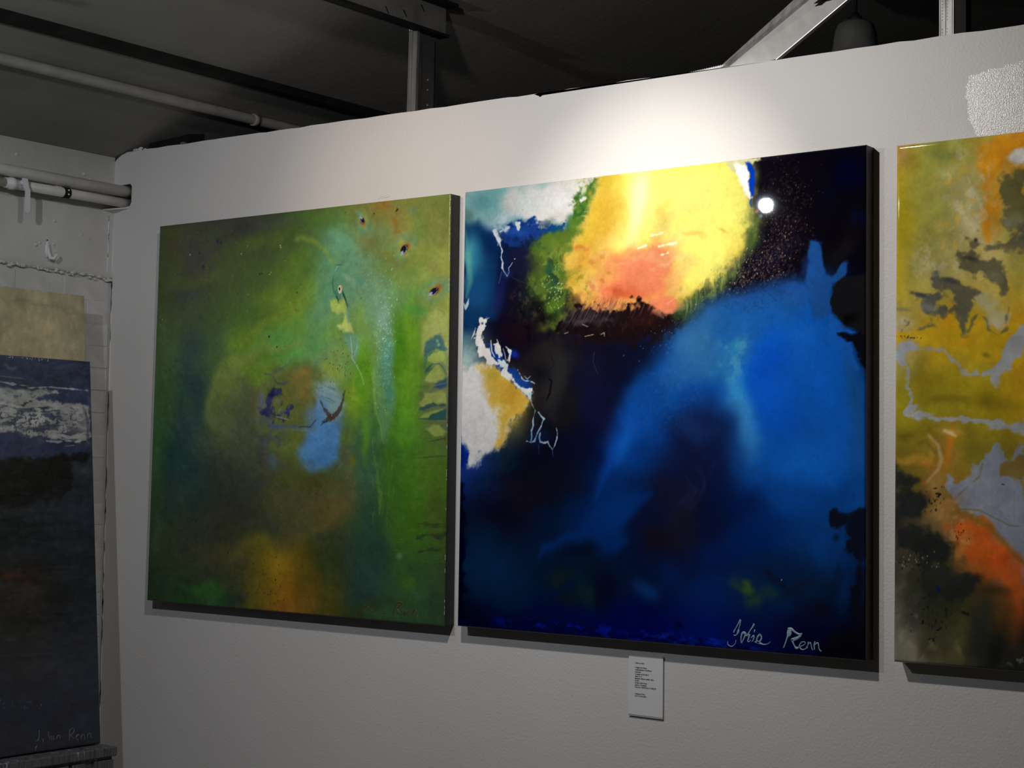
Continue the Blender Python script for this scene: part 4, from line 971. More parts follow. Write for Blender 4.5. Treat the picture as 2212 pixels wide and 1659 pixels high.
('line',([(332.3,289.1,1),(322.7,304.9,1.9),(313.1,320.7,1)],(135,129,133)),{'op': 0.2,'soft': 2.2}),
('line',([(350.2,287.1,1),(340.7,302.8,1.9),(331.1,318.7,1)],(106,104,113)),{'op': 0.2,'soft': 2.2}),
('line',([(387.5,281.6,1),(378.1,297.2,1.9),(368.7,312.9,1)],(51,43,47)),{'op': 0.2,'soft': 2.2}),
('line',([(351.4,285.1,1),(341.9,300.8,1.9),(332.4,316.6,1)],(133,127,132)),{'op': 0.2,'soft': 2.2}),
('line',([(321.2,280.7,1),(311.6,296.6,1.9),(302,312.4,1)],(80,63,62)),{'op': 0.2,'soft': 2.2}),
('line',([(326,287.7,1),(316.5,303.6,1.9),(306.9,319.5,1)],(135,129,134)),{'op': 0.2,'soft': 2.2}),
('line',([(362.8,279.8,1),(353.3,295.5,1.9),(343.8,311.3,1)],(105,103,112)),{'op': 0.2,'soft': 2.2}),
('line',([(314.2,289.6,1),(304.6,305.5,1.9),(294.9,321.4,1)],(81,64,63)),{'op': 0.2,'soft': 2.2}),
('line',([(376.5,278.1,1),(367,293.7,1.9),(357.6,309.5,1)],(33,24,26)),{'op': 0.2,'soft': 2.2}),
('line',([(313.9,291.4,1),(304.3,307.3,1.9),(294.6,323.2,1)],(109,107,116)),{'op': 0.2,'soft': 2.2}),
('line',([(403.6,280.7,1),(394.2,296.3,1.9),(384.8,312,1)],(51,43,47)),{'op': 0.2,'soft': 2.2}),
('line',([(346.2,292.5,1),(336.6,308.3,1.9),(327.1,324.1,1)],(107,105,114)),{'op': 0.2,'soft': 2.2}),
('line',([(323.3,281.3,1),(313.7,297.1,1.9),(304.1,313,1)],(135,129,134)),{'op': 0.2,'soft': 2.2}),
('line',([(294.8,303.1,1),(285.2,319,1.9),(275.5,335,1)],(83,66,64)),{'op': 0.2,'soft': 2.2}),
('line',([(323.7,288.4,1),(314.2,304.2,1.9),(304.6,320.1,1)],(80,64,62)),{'op': 0.2,'soft': 2.2}),
('line',([(313.5,294.2,1),(303.8,310,1.9),(294.2,326,1)],(53,45,49)),{'op': 0.2,'soft': 2.2}),
('line',([(412.9,283.6,1),(403.6,299.2,1.9),(394.2,314.8,1)],(51,43,47)),{'op': 0.2,'soft': 2.2}),
('line',([(328.4,296,1),(318.8,311.9,1.9),(309.2,327.8,1)],(136,130,134)),{'op': 0.2,'soft': 2.2}),
('line',([(396.8,292.6,1),(387.5,308.3,1.9),(378.1,324,1)],(132,126,131)),{'op': 0.2,'soft': 2.2}),
('line',([(324.8,285.7,1),(315.3,301.6,1.9),(305.7,317.5,1)],(53,45,49)),{'op': 0.2,'soft': 2.2}),
('line',([(375.5,282.3,1),(366.1,298,1.9),(356.6,313.7,1)],(105,103,112)),{'op': 0.2,'soft': 2.2}),
('blob',(385,313,35.3,14.4,171,(110,99,111),0.28,1),{'w': 8,'wl': 12}),
('blob',(331,312,30.5,14.9,164,(94,90,103),0.4,1),{'w': 8,'wl': 12}),
('blob',(480,319,53,20,175,(43,20,18),0.7,1),{'w': 6,'wl': 20}),
('scumble',(468,330,93,20,176,(69,38,30),0.34,4,9,0.3,1.4,21)),
('shape',([(500.4,278.4),(531.4,272.1),(562.2,278.7),(573.6,289.1),(564.7,307.2),(544.3,309.1),(519,295.1)],(216,123,89)),{'op': 0.95,'soft': 4.8,'rough': 1.4,'rs': 9}),
('line',([(548.6,287.8,2.4),(573.4,274.4,2.4),(591.3,263.7,1.2)],(219,180,137)),{'op': 0.5,'soft': 2.4}),
('line',([(381,346.6,1.2),(389.4,342.9,1.9),(390.7,351,1.2)],(195,176,154)),{'op': 0.8,'soft': 1.0}),
('line',([(285.6,340.7,1.4),(295.5,338.1,1.2)],(203,183,160)),{'op': 0.8,'soft': 1.0}),
('line',([(339.9,349,1.4),(361.7,345.9,1.4)],(197,178,155)),{'op': 0.8,'soft': 1.0}),
('line',([(332.1,322.3,1.2),(346.9,328,1.2)],(195,176,153)),{'op': 0.8,'soft': 1.0}),
('shape',([(736.6,131.1),(766.3,124),(766.6,171.5),(745.7,217.4),(714,253.5),(671,279.7),(616.4,325.2),(583,333.4),(573.7,305.7),(593.8,290.1),(648.9,261.2),(697.7,231.5),(726.4,192.3)],(52,76,41)),{'op': 0.9,'soft': 20.4,'rough': 4.8,'rs': 9,'w': 5,'wl': 24}),
('blob',(722,216,32.4,15,125,(133,155,65),0.7,1),{'w': 6,'wl': 20}),
('blob',(682,252,26.2,14.5,149,(131,149,74),0.75,1),{'w': 6,'wl': 20}),
('blob',(638,278,26.9,14.4,154,(91,112,64),0.7,1),{'w': 6,'wl': 20}),
('blob',(747,161,28.3,9.7,98,(96,113,41),0.6,1),{'w': 5,'wl': 16}),
('scumble',(682,252,61,41,154,(167,185,102),0.42,7,14,0.5,1,22)),
('scumble',(660,279,82,41,150,(14,28,32),0.59,7,14,0.3,1.2,23)),
('line',([(596.4,283.9,1),(598.7,297.6,1.7),(594,313.5,0.8)],(122,143,73)),{'op': 0.45,'soft': 1.2}),
('line',([(592.5,281.5,1),(594.9,295.3,1.7),(590.7,303.3,0.8)],(121,142,73)),{'op': 0.45,'soft': 1.2}),
('line',([(615.4,273,1),(617.8,286.7,1.7),(615,306.5,0.8)],(148,161,102)),{'op': 0.45,'soft': 1.2}),
('line',([(637,259.2,1),(639.4,272.9,1.7),(636.7,289.4,0.8)],(148,161,102)),{'op': 0.45,'soft': 1.2}),
('line',([(632,264.1,1),(634.3,277.8,1.7),(636.2,286.8,0.8)],(32,52,45)),{'op': 0.45,'soft': 1.2}),
('line',([(614.7,272.2,1),(617.1,285.9,1.7),(615.6,301,0.8)],(19,34,41)),{'op': 0.45,'soft': 1.2}),
('line',([(685.2,235.5,1),(687.4,249,1.7),(683.5,266.4,0.8)],(149,162,103)),{'op': 0.45,'soft': 1.2}),
('line',([(706.9,216.9,1),(709.1,230.4,1.7),(710.8,243,0.8)],(150,164,103)),{'op': 0.45,'soft': 1.2}),
('line',([(651,250.1,1),(653.3,263.7,1.7),(653.4,276.1,0.8)],(59,84,54)),{'op': 0.45,'soft': 1.2}),
('line',([(660.8,248.2,1),(663.1,261.8,1.7),(664.8,279,0.8)],(148,161,102)),{'op': 0.45,'soft': 1.2}),
('line',([(594.3,281.5,1),(596.7,295.3,1.7),(597.2,314.2,0.8)],(121,143,73)),{'op': 0.45,'soft': 1.2}),
('line',([(696.1,225.3,1),(698.4,238.8,1.7),(693.8,249.4,0.8)],(123,144,74)),{'op': 0.45,'soft': 1.2}),
('line',([(712.9,217.5,1),(715.1,231,1.7),(713.3,250.5,0.8)],(33,53,46)),{'op': 0.45,'soft': 1.2}),
('line',([(729.2,195.7,1),(731.4,209.2,1.7),(727.7,227,0.8)],(124,146,75)),{'op': 0.45,'soft': 1.2}),
('line',([(636.8,257.1,1),(639.1,270.8,1.7),(637.3,289.5,0.8)],(59,84,54)),{'op': 0.45,'soft': 1.2}),
('line',([(622.8,262.2,1),(625.1,275.9,1.7),(620.9,292.1,0.8)],(19,33,41)),{'op': 0.45,'soft': 1.2}),
('line',([(727.6,198.1,1),(729.8,211.6,1.7),(726.7,221.8,0.8)],(20,34,42)),{'op': 0.45,'soft': 1.2}),
('line',([(662,244.1,1),(664.3,257.7,1.7),(665.8,269.8,0.8)],(19,34,41)),{'op': 0.45,'soft': 1.2}),
('line',([(699.4,220.4,1),(701.7,233.9,1.7),(701,242.1,0.8)],(123,144,74)),{'op': 0.45,'soft': 1.2}),
('line',([(673.6,241.7,1),(675.9,255.2,1.7),(671.4,275.3,0.8)],(33,52,45)),{'op': 0.45,'soft': 1.2}),
('line',([(600.6,281.7,1),(602.9,295.4,1.7),(599.3,314.2,0.8)],(20,34,41)),{'op': 0.45,'soft': 1.2}),
('line',([(603.9,279.9,1),(606.3,293.6,1.7),(606.1,310.8,0.8)],(148,161,102)),{'op': 0.45,'soft': 1.2}),
('line',([(674.3,235.7,1),(676.6,249.3,1.7),(672.1,267.9,0.8)],(20,34,41)),{'op': 0.45,'soft': 1.2}),
('line',([(651.8,248.8,1),(654.1,262.4,1.7),(649.6,269.9,0.8)],(32,52,45)),{'op': 0.45,'soft': 1.2}),
('line',([(691.8,219.9,1),(694.1,233.4,1.7),(691.4,247.4,0.8)],(122,144,74)),{'op': 0.45,'soft': 1.2}),
('line',([(719.1,211.1,1),(721.4,224.6,1.7),(718.9,242.5,0.8)],(124,146,75)),{'op': 0.45,'soft': 1.2}),
('line',([(674.7,232.3,1),(676.9,245.9,1.7),(674.4,266.8,0.8)],(32,52,45)),{'op': 0.45,'soft': 1.2}),
('line',([(622.2,267.9,1),(624.5,281.6,1.7),(621,293.5,0.8)],(59,84,54)),{'op': 0.45,'soft': 1.2}),
('line',([(691.6,230.7,1),(693.9,244.2,1.7),(696.1,260.2,0.8)],(20,34,42)),{'op': 0.45,'soft': 1.2}),
('line',([(709.2,213,1),(711.5,226.5,1.7),(707.6,242.2,0.8)],(150,163,103)),{'op': 0.45,'soft': 1.2}),
('line',([(657.5,250.5,1),(659.9,264.1,1.7),(657.7,285.1,0.8)],(122,143,74)),{'op': 0.45,'soft': 1.2}),
('line',([(630.2,269.7,1),(632.6,283.3,1.7),(628.6,292.1,0.8)],(60,84,55)),{'op': 0.45,'soft': 1.2}),
('line',([(630.5,263.8,1),(632.8,277.5,1.7),(632.3,285.8,0.8)],(59,84,54)),{'op': 0.45,'soft': 1.2}),
('line',([(627.9,264.3,1),(630.2,278,1.7),(627.5,295.6,0.8)],(32,52,45)),{'op': 0.45,'soft': 1.2}),
('line',([(608.8,276.3,1),(611.2,290,1.7),(612.8,303.8,0.8)],(59,84,55)),{'op': 0.45,'soft': 1.2}),
('line',([(610.3,279.7,1),(612.7,293.4,1.7),(612.8,314.4,0.8)],(33,52,45)),{'op': 0.45,'soft': 1.2}),
('line',([(721.7,206,1),(724,219.5,1.7),(725.8,233.6,0.8)],(20,35,42)),{'op': 0.45,'soft': 1.2}),
('line',([(620.3,276.1,1),(622.7,289.8,1.7),(619.4,297.8,0.8)],(33,52,45)),{'op': 0.45,'soft': 1.2}),
('line',([(714,215.9,1),(716.3,229.4,1.7),(713.2,240.1,0.8)],(20,34,42)),{'op': 0.45,'soft': 1.2}),
('line',([(589.6,283.9,1),(592,297.7,1.7),(590.7,312.7,0.8)],(59,84,54)),{'op': 0.45,'soft': 1.2}),
('line',([(722.7,199.7,1),(725,213.2,1.7),(727.1,231.5,0.8)],(33,53,46)),{'op': 0.45,'soft': 1.2}),
('line',([(726.8,207.6,1),(729.1,221.1,1.7),(731.1,229.3,0.8)],(61,86,56)),{'op': 0.45,'soft': 1.2}),
('line',([(622.5,265.5,1),(624.9,279.2,1.7),(626.5,298.3,0.8)],(19,34,41)),{'op': 0.45,'soft': 1.2}),
('line',([(666.2,235.9,1),(668.5,249.5,1.7),(665.5,260.4,0.8)],(147,160,101)),{'op': 0.45,'soft': 1.2}),
('line',([(648.1,249.4,1),(650.4,263,1.7),(645.4,276.2,0.8)],(59,84,54)),{'op': 0.45,'soft': 1.2}),
('line',([(717.6,213.7,1),(719.8,227.2,1.7),(716.4,236.4,0.8)],(151,164,104)),{'op': 0.45,'soft': 1.2}),
('line',([(661,249.1,1),(663.3,262.7,1.7),(662.2,274.1,0.8)],(60,84,55)),{'op': 0.45,'soft': 1.2}),
('line',([(594.7,285.6,1),(597.1,299.3,1.7),(592.2,317.9,0.8)],(148,161,102)),{'op': 0.45,'soft': 1.2}),
('line',([(655.2,250.5,1),(657.5,264.1,1.7),(659.3,282.9,0.8)],(20,34,41)),{'op': 0.45,'soft': 1.2}),
('line',([(661.9,242.4,1),(664.2,256,1.7),(663.7,267.6,0.8)],(121,143,73)),{'op': 0.45,'soft': 1.2}),
('line',([(685.7,236,1),(688,249.5,1.7),(686.8,262.6,0.8)],(33,53,45)),{'op': 0.45,'soft': 1.2}),
('line',([(651.8,247.4,1),(654.1,261,1.7),(650.7,272.3,0.8)],(19,33,41)),{'op': 0.45,'soft': 1.2}),
('line',([(610.6,273.4,1),(612.9,287.1,1.7),(611.6,300.4,0.8)],(59,84,54)),{'op': 0.45,'soft': 1.2}),
('line',([(705.8,222.7,1),(708,236.2,1.7),(707.3,244.2,0.8)],(20,34,42)),{'op': 0.45,'soft': 1.2}),
('line',([(673.5,231.7,1),(675.8,245.3,1.7),(671.5,263.3,0.8)],(32,52,45)),{'op': 0.45,'soft': 1.2}),
('line',([(603,282.9,1),(605.4,296.7,1.7),(602.8,311.3,0.8)],(148,161,102)),{'op': 0.45,'soft': 1.2}),
('line',([(616.4,278.1,1),(618.7,291.8,1.7),(614.7,304.5,0.8)],(149,162,102)),{'op': 0.45,'soft': 1.2}),
('line',([(633.6,258.5,1),(635.9,272.2,1.7),(637.9,292.8,0.8)],(32,52,45)),{'op': 0.45,'soft': 1.2}),
('line',([(675.4,236.5,1),(677.6,250.1,1.7),(672.6,263.1,0.8)],(148,161,102)),{'op': 0.45,'soft': 1.2}),
('line',([(726.9,198.1,1),(729.1,211.6,1.7),(725.6,221.7,0.8)],(124,146,75)),{'op': 0.45,'soft': 1.2}),
('shape',([(752.8,3.7),(1008.3,-10.5),(1008.7,225.8),(960.1,222.5),(930.6,257.2),(890.4,180.7),(865.2,216),(870.4,253.5),(788.1,248.5),(735.4,264.2),(681.9,289.9),(724.6,235.1),(766.6,171.5),(776.8,124.9),(750.2,94.1),(755.1,37.3)],(12,8,18)),{'soft': 16.8,'rough': 3.6,'rs': 12,'w': 4}),
('blob',(969,59,64.7,48.7,82,(3,5,44),0.85,1),{'w': 10,'wl': 60}),
('blob',(920,109,40.8,36.1,-153,(8,8,30),0.7,1),{'w': 10,'wl': 60}),
('blob',(979,142,29.7,12.6,-140,(10,20,79),0.5,1),{'w': 8,'wl': 24}),
('blob',(829,157,47.4,40.8,75,(22,16,26),0.7,1),{'w': 8,'wl': 60}),
('blob',(798,211,59.5,29.7,158,(25,22,40),0.7,1),{'w': 8,'wl': 60}),
('blob',(930,220,33.4,29.5,74,(19,18,21),0.8,1),{'w': 6,'wl': 60}),
('blob',(970,305,41.8,29.2,87,(22,23,28),0.8,1),{'w': 6,'wl': 60}),
('blob',(960,204,36,19.9,124,(46,44,43),0.35,1),{'w': 6,'wl': 60}),
('scumble',(819,128,111,63,100,(63,50,48),0.42,3,3,0.5,1,24)),
('scumble',(767,238,109,60,154,(74,61,61),0.47,3,3,0.4,1,25)),
('dots',(11,330,808,156,139,63,103,0.42,1.14,[(161,119,87),(117,89,77),(195,150,113),(87,74,82)],0.75,False)),
('dots',(12,420,735,245,129,47,149,0.42,1.26,[(192,159,116),(155,121,106),(219,201,175),(109,93,116)],0.8,False)),
('dots',(13,120,594,334,126,41,151,0.42,1.14,[(169,169,162),(133,146,162)],0.7,False)),
('shape',([(679.5,0.8),(765.5,-1.7),(770.8,6.5),(746.4,9.7),(733.7,16.1),(729.4,21.4),(717.6,25.9),(695.9,14.1)],(198,197,152)),{'soft': 3.6,'rough': 3.6,'rs': 10}),
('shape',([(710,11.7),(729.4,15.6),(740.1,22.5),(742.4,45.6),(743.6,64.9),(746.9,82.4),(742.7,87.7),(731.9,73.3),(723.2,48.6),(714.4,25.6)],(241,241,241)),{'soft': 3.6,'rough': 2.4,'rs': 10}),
('shape',([(729.3,6),(744.3,9.5),(755,24),(754.2,56.3),(751.2,78.9),(745.9,80.4),(741.4,58.9),(741.2,30.2),(735.8,16.3)],(5,54,173)),{'soft': 2.6,'rough': 1.2,'rs': 9}),
('line',([(745.9,84.2,3.6),(743.8,91.6,4.8),(747,99.5,3.6)],(14,62,168)),{'op': 0.8,'soft': 1.8}),
('line',([(774,8.8,1.8),(786.6,2.5,1.2)],(36,42,53)),{'op': 0.5,'soft': 1.2}),
('blob',(777,96,22,20,-136,(31,55,97),0.55,1),{'w': 5,'wl': 14}),
('blob',(758.8,111,5,4.6,0,(152,110,80),0.9,2)),
('blob',(768.4,121.3,5,4.6,0,(109,140,159),0.7,2)),
('blob',(793.4,96,2,1.8399999999999999,0,(228,238,241),1,2)),
('shape',([(875.5,253.8),(920.7,256.6),(926.8,293.6),(926.9,339.4),(960.5,368.2),(980.1,414.1),(1009.2,468.9),(1019,673.9),(912.5,730),(821.7,695.7),(769.8,659.6),(727.4,613.3),(694.9,556.8),(683.7,509.3),(667.1,461.4),(617.8,469.9),(551.3,526.9),(506.3,585.2),(425.6,644.5),(401.1,585.2),(441.6,515.9),(487.5,457.5),(527.2,409.4),(572.1,367),(627.5,330.5),(703.6,295.8),(777.8,280.8),(829.7,274.3)],(13,74,162)),{'op': 0.9,'soft': 40.8,'rough': 3.6,'rs': 40,'w': 5}),
('shape',([(875.6,263.1),(920.7,265.8),(924.9,339.3),(960.5,372.7),(980.1,432.2),(999.6,486.6),(1003.7,620.8),(932,675.4),(831.7,658.8),(759.1,622.5),(716.2,547.5),(699.6,471.6),(682.8,395.1),(725.3,330.2),(788.3,290.8)],(20,102,208)),{'op': 0.85,'soft': 31.2,'w': 5}),
('shape',([(594.7,377.5),(649.5,326.7),(725,292.2),(819.4,280.3),(870.6,290.6),(850.5,335.9),(778.3,360.8),(725.9,415.4),(683.1,433.2),(617.6,450.7),(550.8,488),(539.2,458.6)],(28,88,156)),{'op': 0.7,'soft': 24,'w': 5}),
('shape',([(874.5,253.7),(875.3,202.8),(880.2,180),(888.3,176.9),(902.4,180.7),(904.5,207.6),(906.6,229.9),(913.7,248.8),(930.6,256.3),(941.4,239.5),(952.3,227.4),(959.1,229.7),(956.3,249.6),(941.5,260.6),(928.7,268.1),(926.8,293.6),(923.9,331.9),(891,337.7),(875.7,300.1)],(31,86,162)),{'soft': 4.1,'rough': 1.7,'rs': 12}),
('shape',([(923.9,326.4),(942.8,341.9),(962.4,357.4),(984.8,365.5),(968.3,370.3),(945.8,365.7),(936.9,370.9),(945.8,378.5),(968.3,377.5),(978.2,414.1),(989.9,441.5),(960.7,440.7),(921.1,384.8)],(27,100,201)),{'soft': 3,'rough': 1.4,'rs': 12}),
('shape',([(938.9,365.5),(950.7,364.1),(962.5,370.1),(980,370.8),(991.6,362.2),(1003.2,369.9),(1003.3,441.8),(991.8,437.9),(980.1,412.3),(973.2,385),(952.7,376.9),(942.8,372.9)],(15,16,26)),{'soft': 3.6,'rough': 2.4,'rs': 12}),
('shape',([(927.7,275.3),(960.2,259),(1003,252.6),(1003.2,369.9),(970.3,361.3),(945.7,342.1),(926.9,326.6)],(25,25,29)),{'soft': 3,'rough': 1.8,'rs': 12}),
('blob',(970,341,19.5,12.7,-175,(9,10,12),0.9,1),{'w': 4,'wl': 20}),
('blob',(767,281,93.4,21,173,(19,49,101),0.5,1),{'w': 8,'wl': 60}),
('blob',(660,313,62.6,22.1,158,(15,52,111),0.45,1),{'w': 8,'wl': 60}),
('scumble',(767,285,114,25,171,(12,17,40),0.34,4,4,0.3,1.2,82)),
('blob',(767,294,93.1,19.2,171,(30,86,161),0.6,1),{'w': 6,'wl': 60}),
('blob',(850,271,40.6,28.1,179,(37,94,175),0.7,1),{'w': 6,'wl': 60}),
('blob',(682,338,72,22.2,154,(22,78,149),0.7,1),{'w': 8,'wl': 60}),
('blob',(628,364,62,26.8,149,(43,98,148),0.75,1),{'w': 8,'wl': 60}),
('blob',(617,393,72.4,37.2,148,(48,108,161),0.65,1),{'w': 10,'wl': 60}),
('blob',(562,430,62.3,31.7,143,(29,90,163),0.65,1),{'w': 8,'wl': 60}),
('blob',(715,377,32.3,28.3,-169,(49,128,174),0.7,1),{'w': 8,'wl': 30}),
('blob',(699,415,38.9,37.9,-177,(40,123,178),0.7,1),{'w': 8,'wl': 40}),
('blob',(716,491,76,36.1,82,(58,153,216),0.8,1),{'w': 8,'wl': 60}),
('blob',(727,557,66.6,31.5,73,(62,156,234),0.75,1),{'w': 8,'wl': 60}),
('scumble',(710,405,57,43,87,(92,172,194),0.38,14,16,0.5,1.2,26)),
('blob',(789,436,83.9,52.2,95,(6,78,199),0.75,1),{'w': 8,'wl': 60}),
('blob',(811,530,74.2,61.8,88,(11,96,229),0.7,1),{'w': 8,'wl': 60}),
('blob',(851,345,61.3,37,-176,(17,98,200),0.6,1),{'w': 8,'wl': 60}),
('blob',(871,365,30.4,23.9,-173,(26,115,221),0.4,1),{'w': 6,'wl': 60}),
('blob',(902,467,73.2,49.9,88,(18,108,231),0.6,1),{'w': 8,'wl': 60}),
('blob',(892,622,89.9,63.7,179,(23,121,241),0.6,1),{'w': 10,'wl': 60}),
('blob',(981,585,98.6,19.3,90,(30,92,165),0.6,1),{'w': 5,'wl': 60}),
('blob',(975,486,54.6,17.3,75,(32,90,156),0.55,1),{'w': 5,'wl': 60}),
('shape',([(950.8,404.1),(980.2,441.2),(1001.5,495.6),(1001.8,629.7),(985.3,585.1),(972.6,513.2)],(29,88,160)),{'op': 0.55,'soft': 9.6}),
('blob',(517,487,61.9,43.4,137,(13,65,140),0.7,1),{'w': 8,'wl': 60}),
('blob',(460,556,71,40.8,121,(13,75,170),0.85,1),{'w': 8,'wl': 60}),
('blob',(437,585,60.3,23.1,111,(21,101,209),0.75,1),{'w': 6,'wl': 60}),
('shape',([(429.8,515.8),(438.2,525.8),(434.3,585.2),(402.2,664.6),(367,705),(389.6,615.1),(410.2,555.4)],(11,84,196)),{'op': 0.75,'soft': 16.8,'w': 4}),
('blob',(484,624,65.6,41.4,151,(9,68,159),0.7,1),{'w': 10,'wl': 60}),
('blob',(414,684,50.4,42.7,155,(7,53,126),0.7,1),{'w': 8,'wl': 60}),
('scumble',(562,488,90,78,5,(60,103,160),0.19,5,5,0.4,1.2,27)),
('shape',([(618.2,508.4),(651,489.7),(670.8,518.6),(684.3,575.7),(717,650.9),(749.2,706.5),(686.2,811.3),(588.3,853.5),(497.4,799.6),(473.3,712.6),(506.9,634),(551.7,565.8)],(18,26,65)),{'op': 0.85,'soft': 55.2,'rough': 4.8,'rs': 50,'w': 8}),
('blob',(619,556,39.8,34.5,-177,(24,51,109),0.7,1),{'w': 8,'wl': 60}),
('blob',(663,623,48.5,31.9,63,(19,31,82),0.6,1),{'w': 8,'wl': 60}),
('blob',(565,739,67.9,66.7,134,(31,29,47),0.8,1),{'w': 14,'wl': 50}),
('blob',(542,682,45.3,38.7,178,(23,26,55),0.7,1),{'w': 10,'wl': 60}),
('blob',(598,700,49.3,36.6,120,(33,42,86),0.5,1),{'w': 14,'wl': 24}),
('blob',(532,789,40.9,34.7,174,(29,23,36),0.8,1),{'w': 10,'wl': 30}),
('blob',(728,698,62.8,47.3,-170,(4,29,87),0.7,1),{'w': 10,'wl': 60}),
('line',([(624.9,632.9,2.4),(641.5,651.8,3.6),(639.6,680.4,2.4)],(53,62,113)),{'op': 0.25,'soft': 8.4}),
('line',([(597.4,652.4,2.4),(619.8,680.7,3.6),(609.1,714.4,2.4)],(54,63,115)),{'op': 0.25,'soft': 8.4}),
('line',([(641.6,666.1,2.4),(628.7,694.9,3.6),(611.4,719.1,1.2)],(55,64,116)),{'op': 0.25,'soft': 8.4}),
('line',([(663,623.1,2.4),(652.4,651.7,2.4)],(52,61,112)),{'op': 0.25,'soft': 8.4}),
('blob',(239,380,63.2,41.1,-176,(40,36,33),0.7,1),{'w': 10,'wl': 40}),
('blob',(277,422,61.2,44.8,103,(40,40,40),0.75,1),{'w': 8,'wl': 60}),
('blob',(253,483,51.2,37.5,87,(50,49,48),0.7,1),{'w': 6,'wl': 30}),
('blob',(297,504,50.8,32.1,88,(27,25,21),0.75,1),{'w': 6,'wl': 40}),
('blob',(148,335,44.8,41.3,-156,(31,13,21),0.8,1),{'w': 8,'wl': 40}),
('blob',(199,306,51.3,24.9,-176,(24,16,21),0.7,1),{'w': 8,'wl': 60}),
('blob',(351,444,70.6,48.5,87,(19,20,45),0.7,1),{'w': 10,'wl': 60}),
('blob',(388,525,79.9,43.1,89,(17,20,56),0.7,1),{'w': 10,'wl': 60}),
('blob',(317,605,61.2,50.4,-179,(12,16,46),0.7,1),{'w': 8,'wl': 60}),
('line',([(244.8,439.8,3.6),(252.4,444.1,4.8),(247.8,472.7,4.8),(240.5,484.9,3.6)],(10,8,11)),{'op': 0.8,'soft': 1.9}),
('line',([(364.7,384.3,1.8),(361.4,406.4,1.4),(375,432.9,1.2)],(56,68,96)),{'op': 0.5,'soft': 1.2}),
('line',([(251.5,390.7,2.4),(259.3,411.5,2.4),(244.5,421.3,1.2)],(16,14,22)),{'op': 0.6,'soft': 2.4}),
('blob',(145,167,41.7,39.5,98,(19,22,50),0.6,1),{'w': 8,'wl': 60}),
('scumble',(186,264,52,41,-170,(93,85,62),0.38,6,8,0.6,0.8,28)),
('scumble',(166,263,39,27,-166,(120,51,63),0.3,5,8,0.8,0.8,29)),
('scumble',(199,306,77,62,-171,(6,4,9),0.51,16,16,0.3,1.2,30)),
('line',([(139.4,206.7,1.8),(159.1,216.3,1.2),(182.5,224,1.2)],(69,73,84)),{'op': 0.5,'soft': 1.4}),
('blob',(101,249,48.5,15.9,94,(31,30,89),0.7,1),{'w': 5,'wl': 60}),
('shape',([(81.8,96.7),(91.1,96.4),(100.7,108.8),(107.5,120),(106.3,128.4),(98.4,128.9),(92.9,116.8),(88.7,107.9)],(197,207,228)),{'soft': 2.2,'rough': 1.8,'rs': 7}),
('line',([(85.8,96,2.4),(94.1,112.6,4.8),(102.3,123.8,6),(105.1,132.5,2.6),(111.9,144.7,2.4),(109.4,151.9,2.4),(108.3,160.3,2.4),(112.5,171.2,2.4),(111.4,182.8,2.9),(115.5,190.4,2.9),(122.2,198.2,2.4),(126.2,203.8,2.4)],(209,216,236)),{'op': 0.95,'soft': 1.1,'rough': 0.6,'rs': 6}),
('line',([(126.2,203.8,2.4),(131.3,195.7,1.9),(129.8,185,1.8),(135,181.1,1.9),(140,174.1,1.7)],(172,192,236)),{'op': 0.9,'soft': 1.0}),
('line',([(110.2,193.3,2.4),(106.6,206.8,2.2),(102.8,219.3,1.8)],(84,97,145)),{'op': 0.7,'soft': 1.4}),
('blob',(146.4,166.1,1.5,1.38,0,(218,223,241),1,2)),
('blob',(120,197,18.5,10.5,-174,(30,52,120),0.5,1),{'w': 3,'wl': 60}),
('shape',([(-12.6,414.4),(10.4,409.7),(30.6,404.9),(57.2,395.1),(84.1,404.4),(110.6,412.5),(137.2,434.1),(163.5,455.6),(180.6,471.5),(186.1,492.3),(177.5,512.8),(154.6,528.2),(136.6,538.4),(126.8,569.6),(88,600.9),(55.1,611.6),(46.2,632.7),(27.3,627.5),(14.3,590.5),(-2.6,558.7),(-10.3,521.3)],(241,241,241)),{'soft': 10.8,'rough': 3.6,'rs': 9,'w': 3,'wl': 20}),
('shape',([(57.5,405.7),(84,401.2),(110.5,409.3),(137.1,431),(166.2,458.7),(184.6,484),(180,512.9),(154.6,528.2),(139.3,541.5),(129.4,569.6),(100.9,583.1),(105.3,543.4),(107.3,512),(85.8,490.8),(64.1,469.3),(58.1,437.5)],(229,187,73)),{'soft': 15.6,'rough': 4.8,'rs': 10,'w': 3,'wl': 20}),
('blob',(144,471,31.2,24.8,163,(212,162,56),0.8,1),{'w': 5,'wl': 20}),
('blob',(91,428,26.3,16.9,-167,(197,176,65),0.8,1),{'w': 5,'wl': 20}),
('blob',(112,491,23.6,16.7,-177,(241,216,117),0.6,1),{'w': 6,'wl': 20}),
('blob',(46,511,44.7,42.6,68,(241,241,241),0.85,1),{'w': 8,'wl': 24}),
('blob',(25,447,32.1,29.5,74,(241,241,241),0.8,1),{'w': 8,'wl': 24}),
('blob',(61,575,32,25.3,-178,(241,241,241),0.9,1),{'w': 6,'wl': 20}),
('blob',(14,388,27.9,24.3,79,(186,212,212),0.75,1),{'w': 7,'wl': 18}),
('blob',(2,351,27.9,13.6,88,(74,137,166),0.7,1),{'w': 5,'wl': 60}),
('scumble',(54,543,64,53,109,(210,199,196),0.3,6,6,0.55,1.4,31)),
('scumble',(31,426,43,40,69,(241,223,182),0.26,7,7,0.6,1.4,32)),
('blob',(32,479,63.7,40.3,87,(241,241,241),0.6,1),{'w': 4,'wl': 60}),
('blob',(49,408,10.7,6.4,-177,(235,208,104),0.7,1),{'w': 3,'wl': 10}),
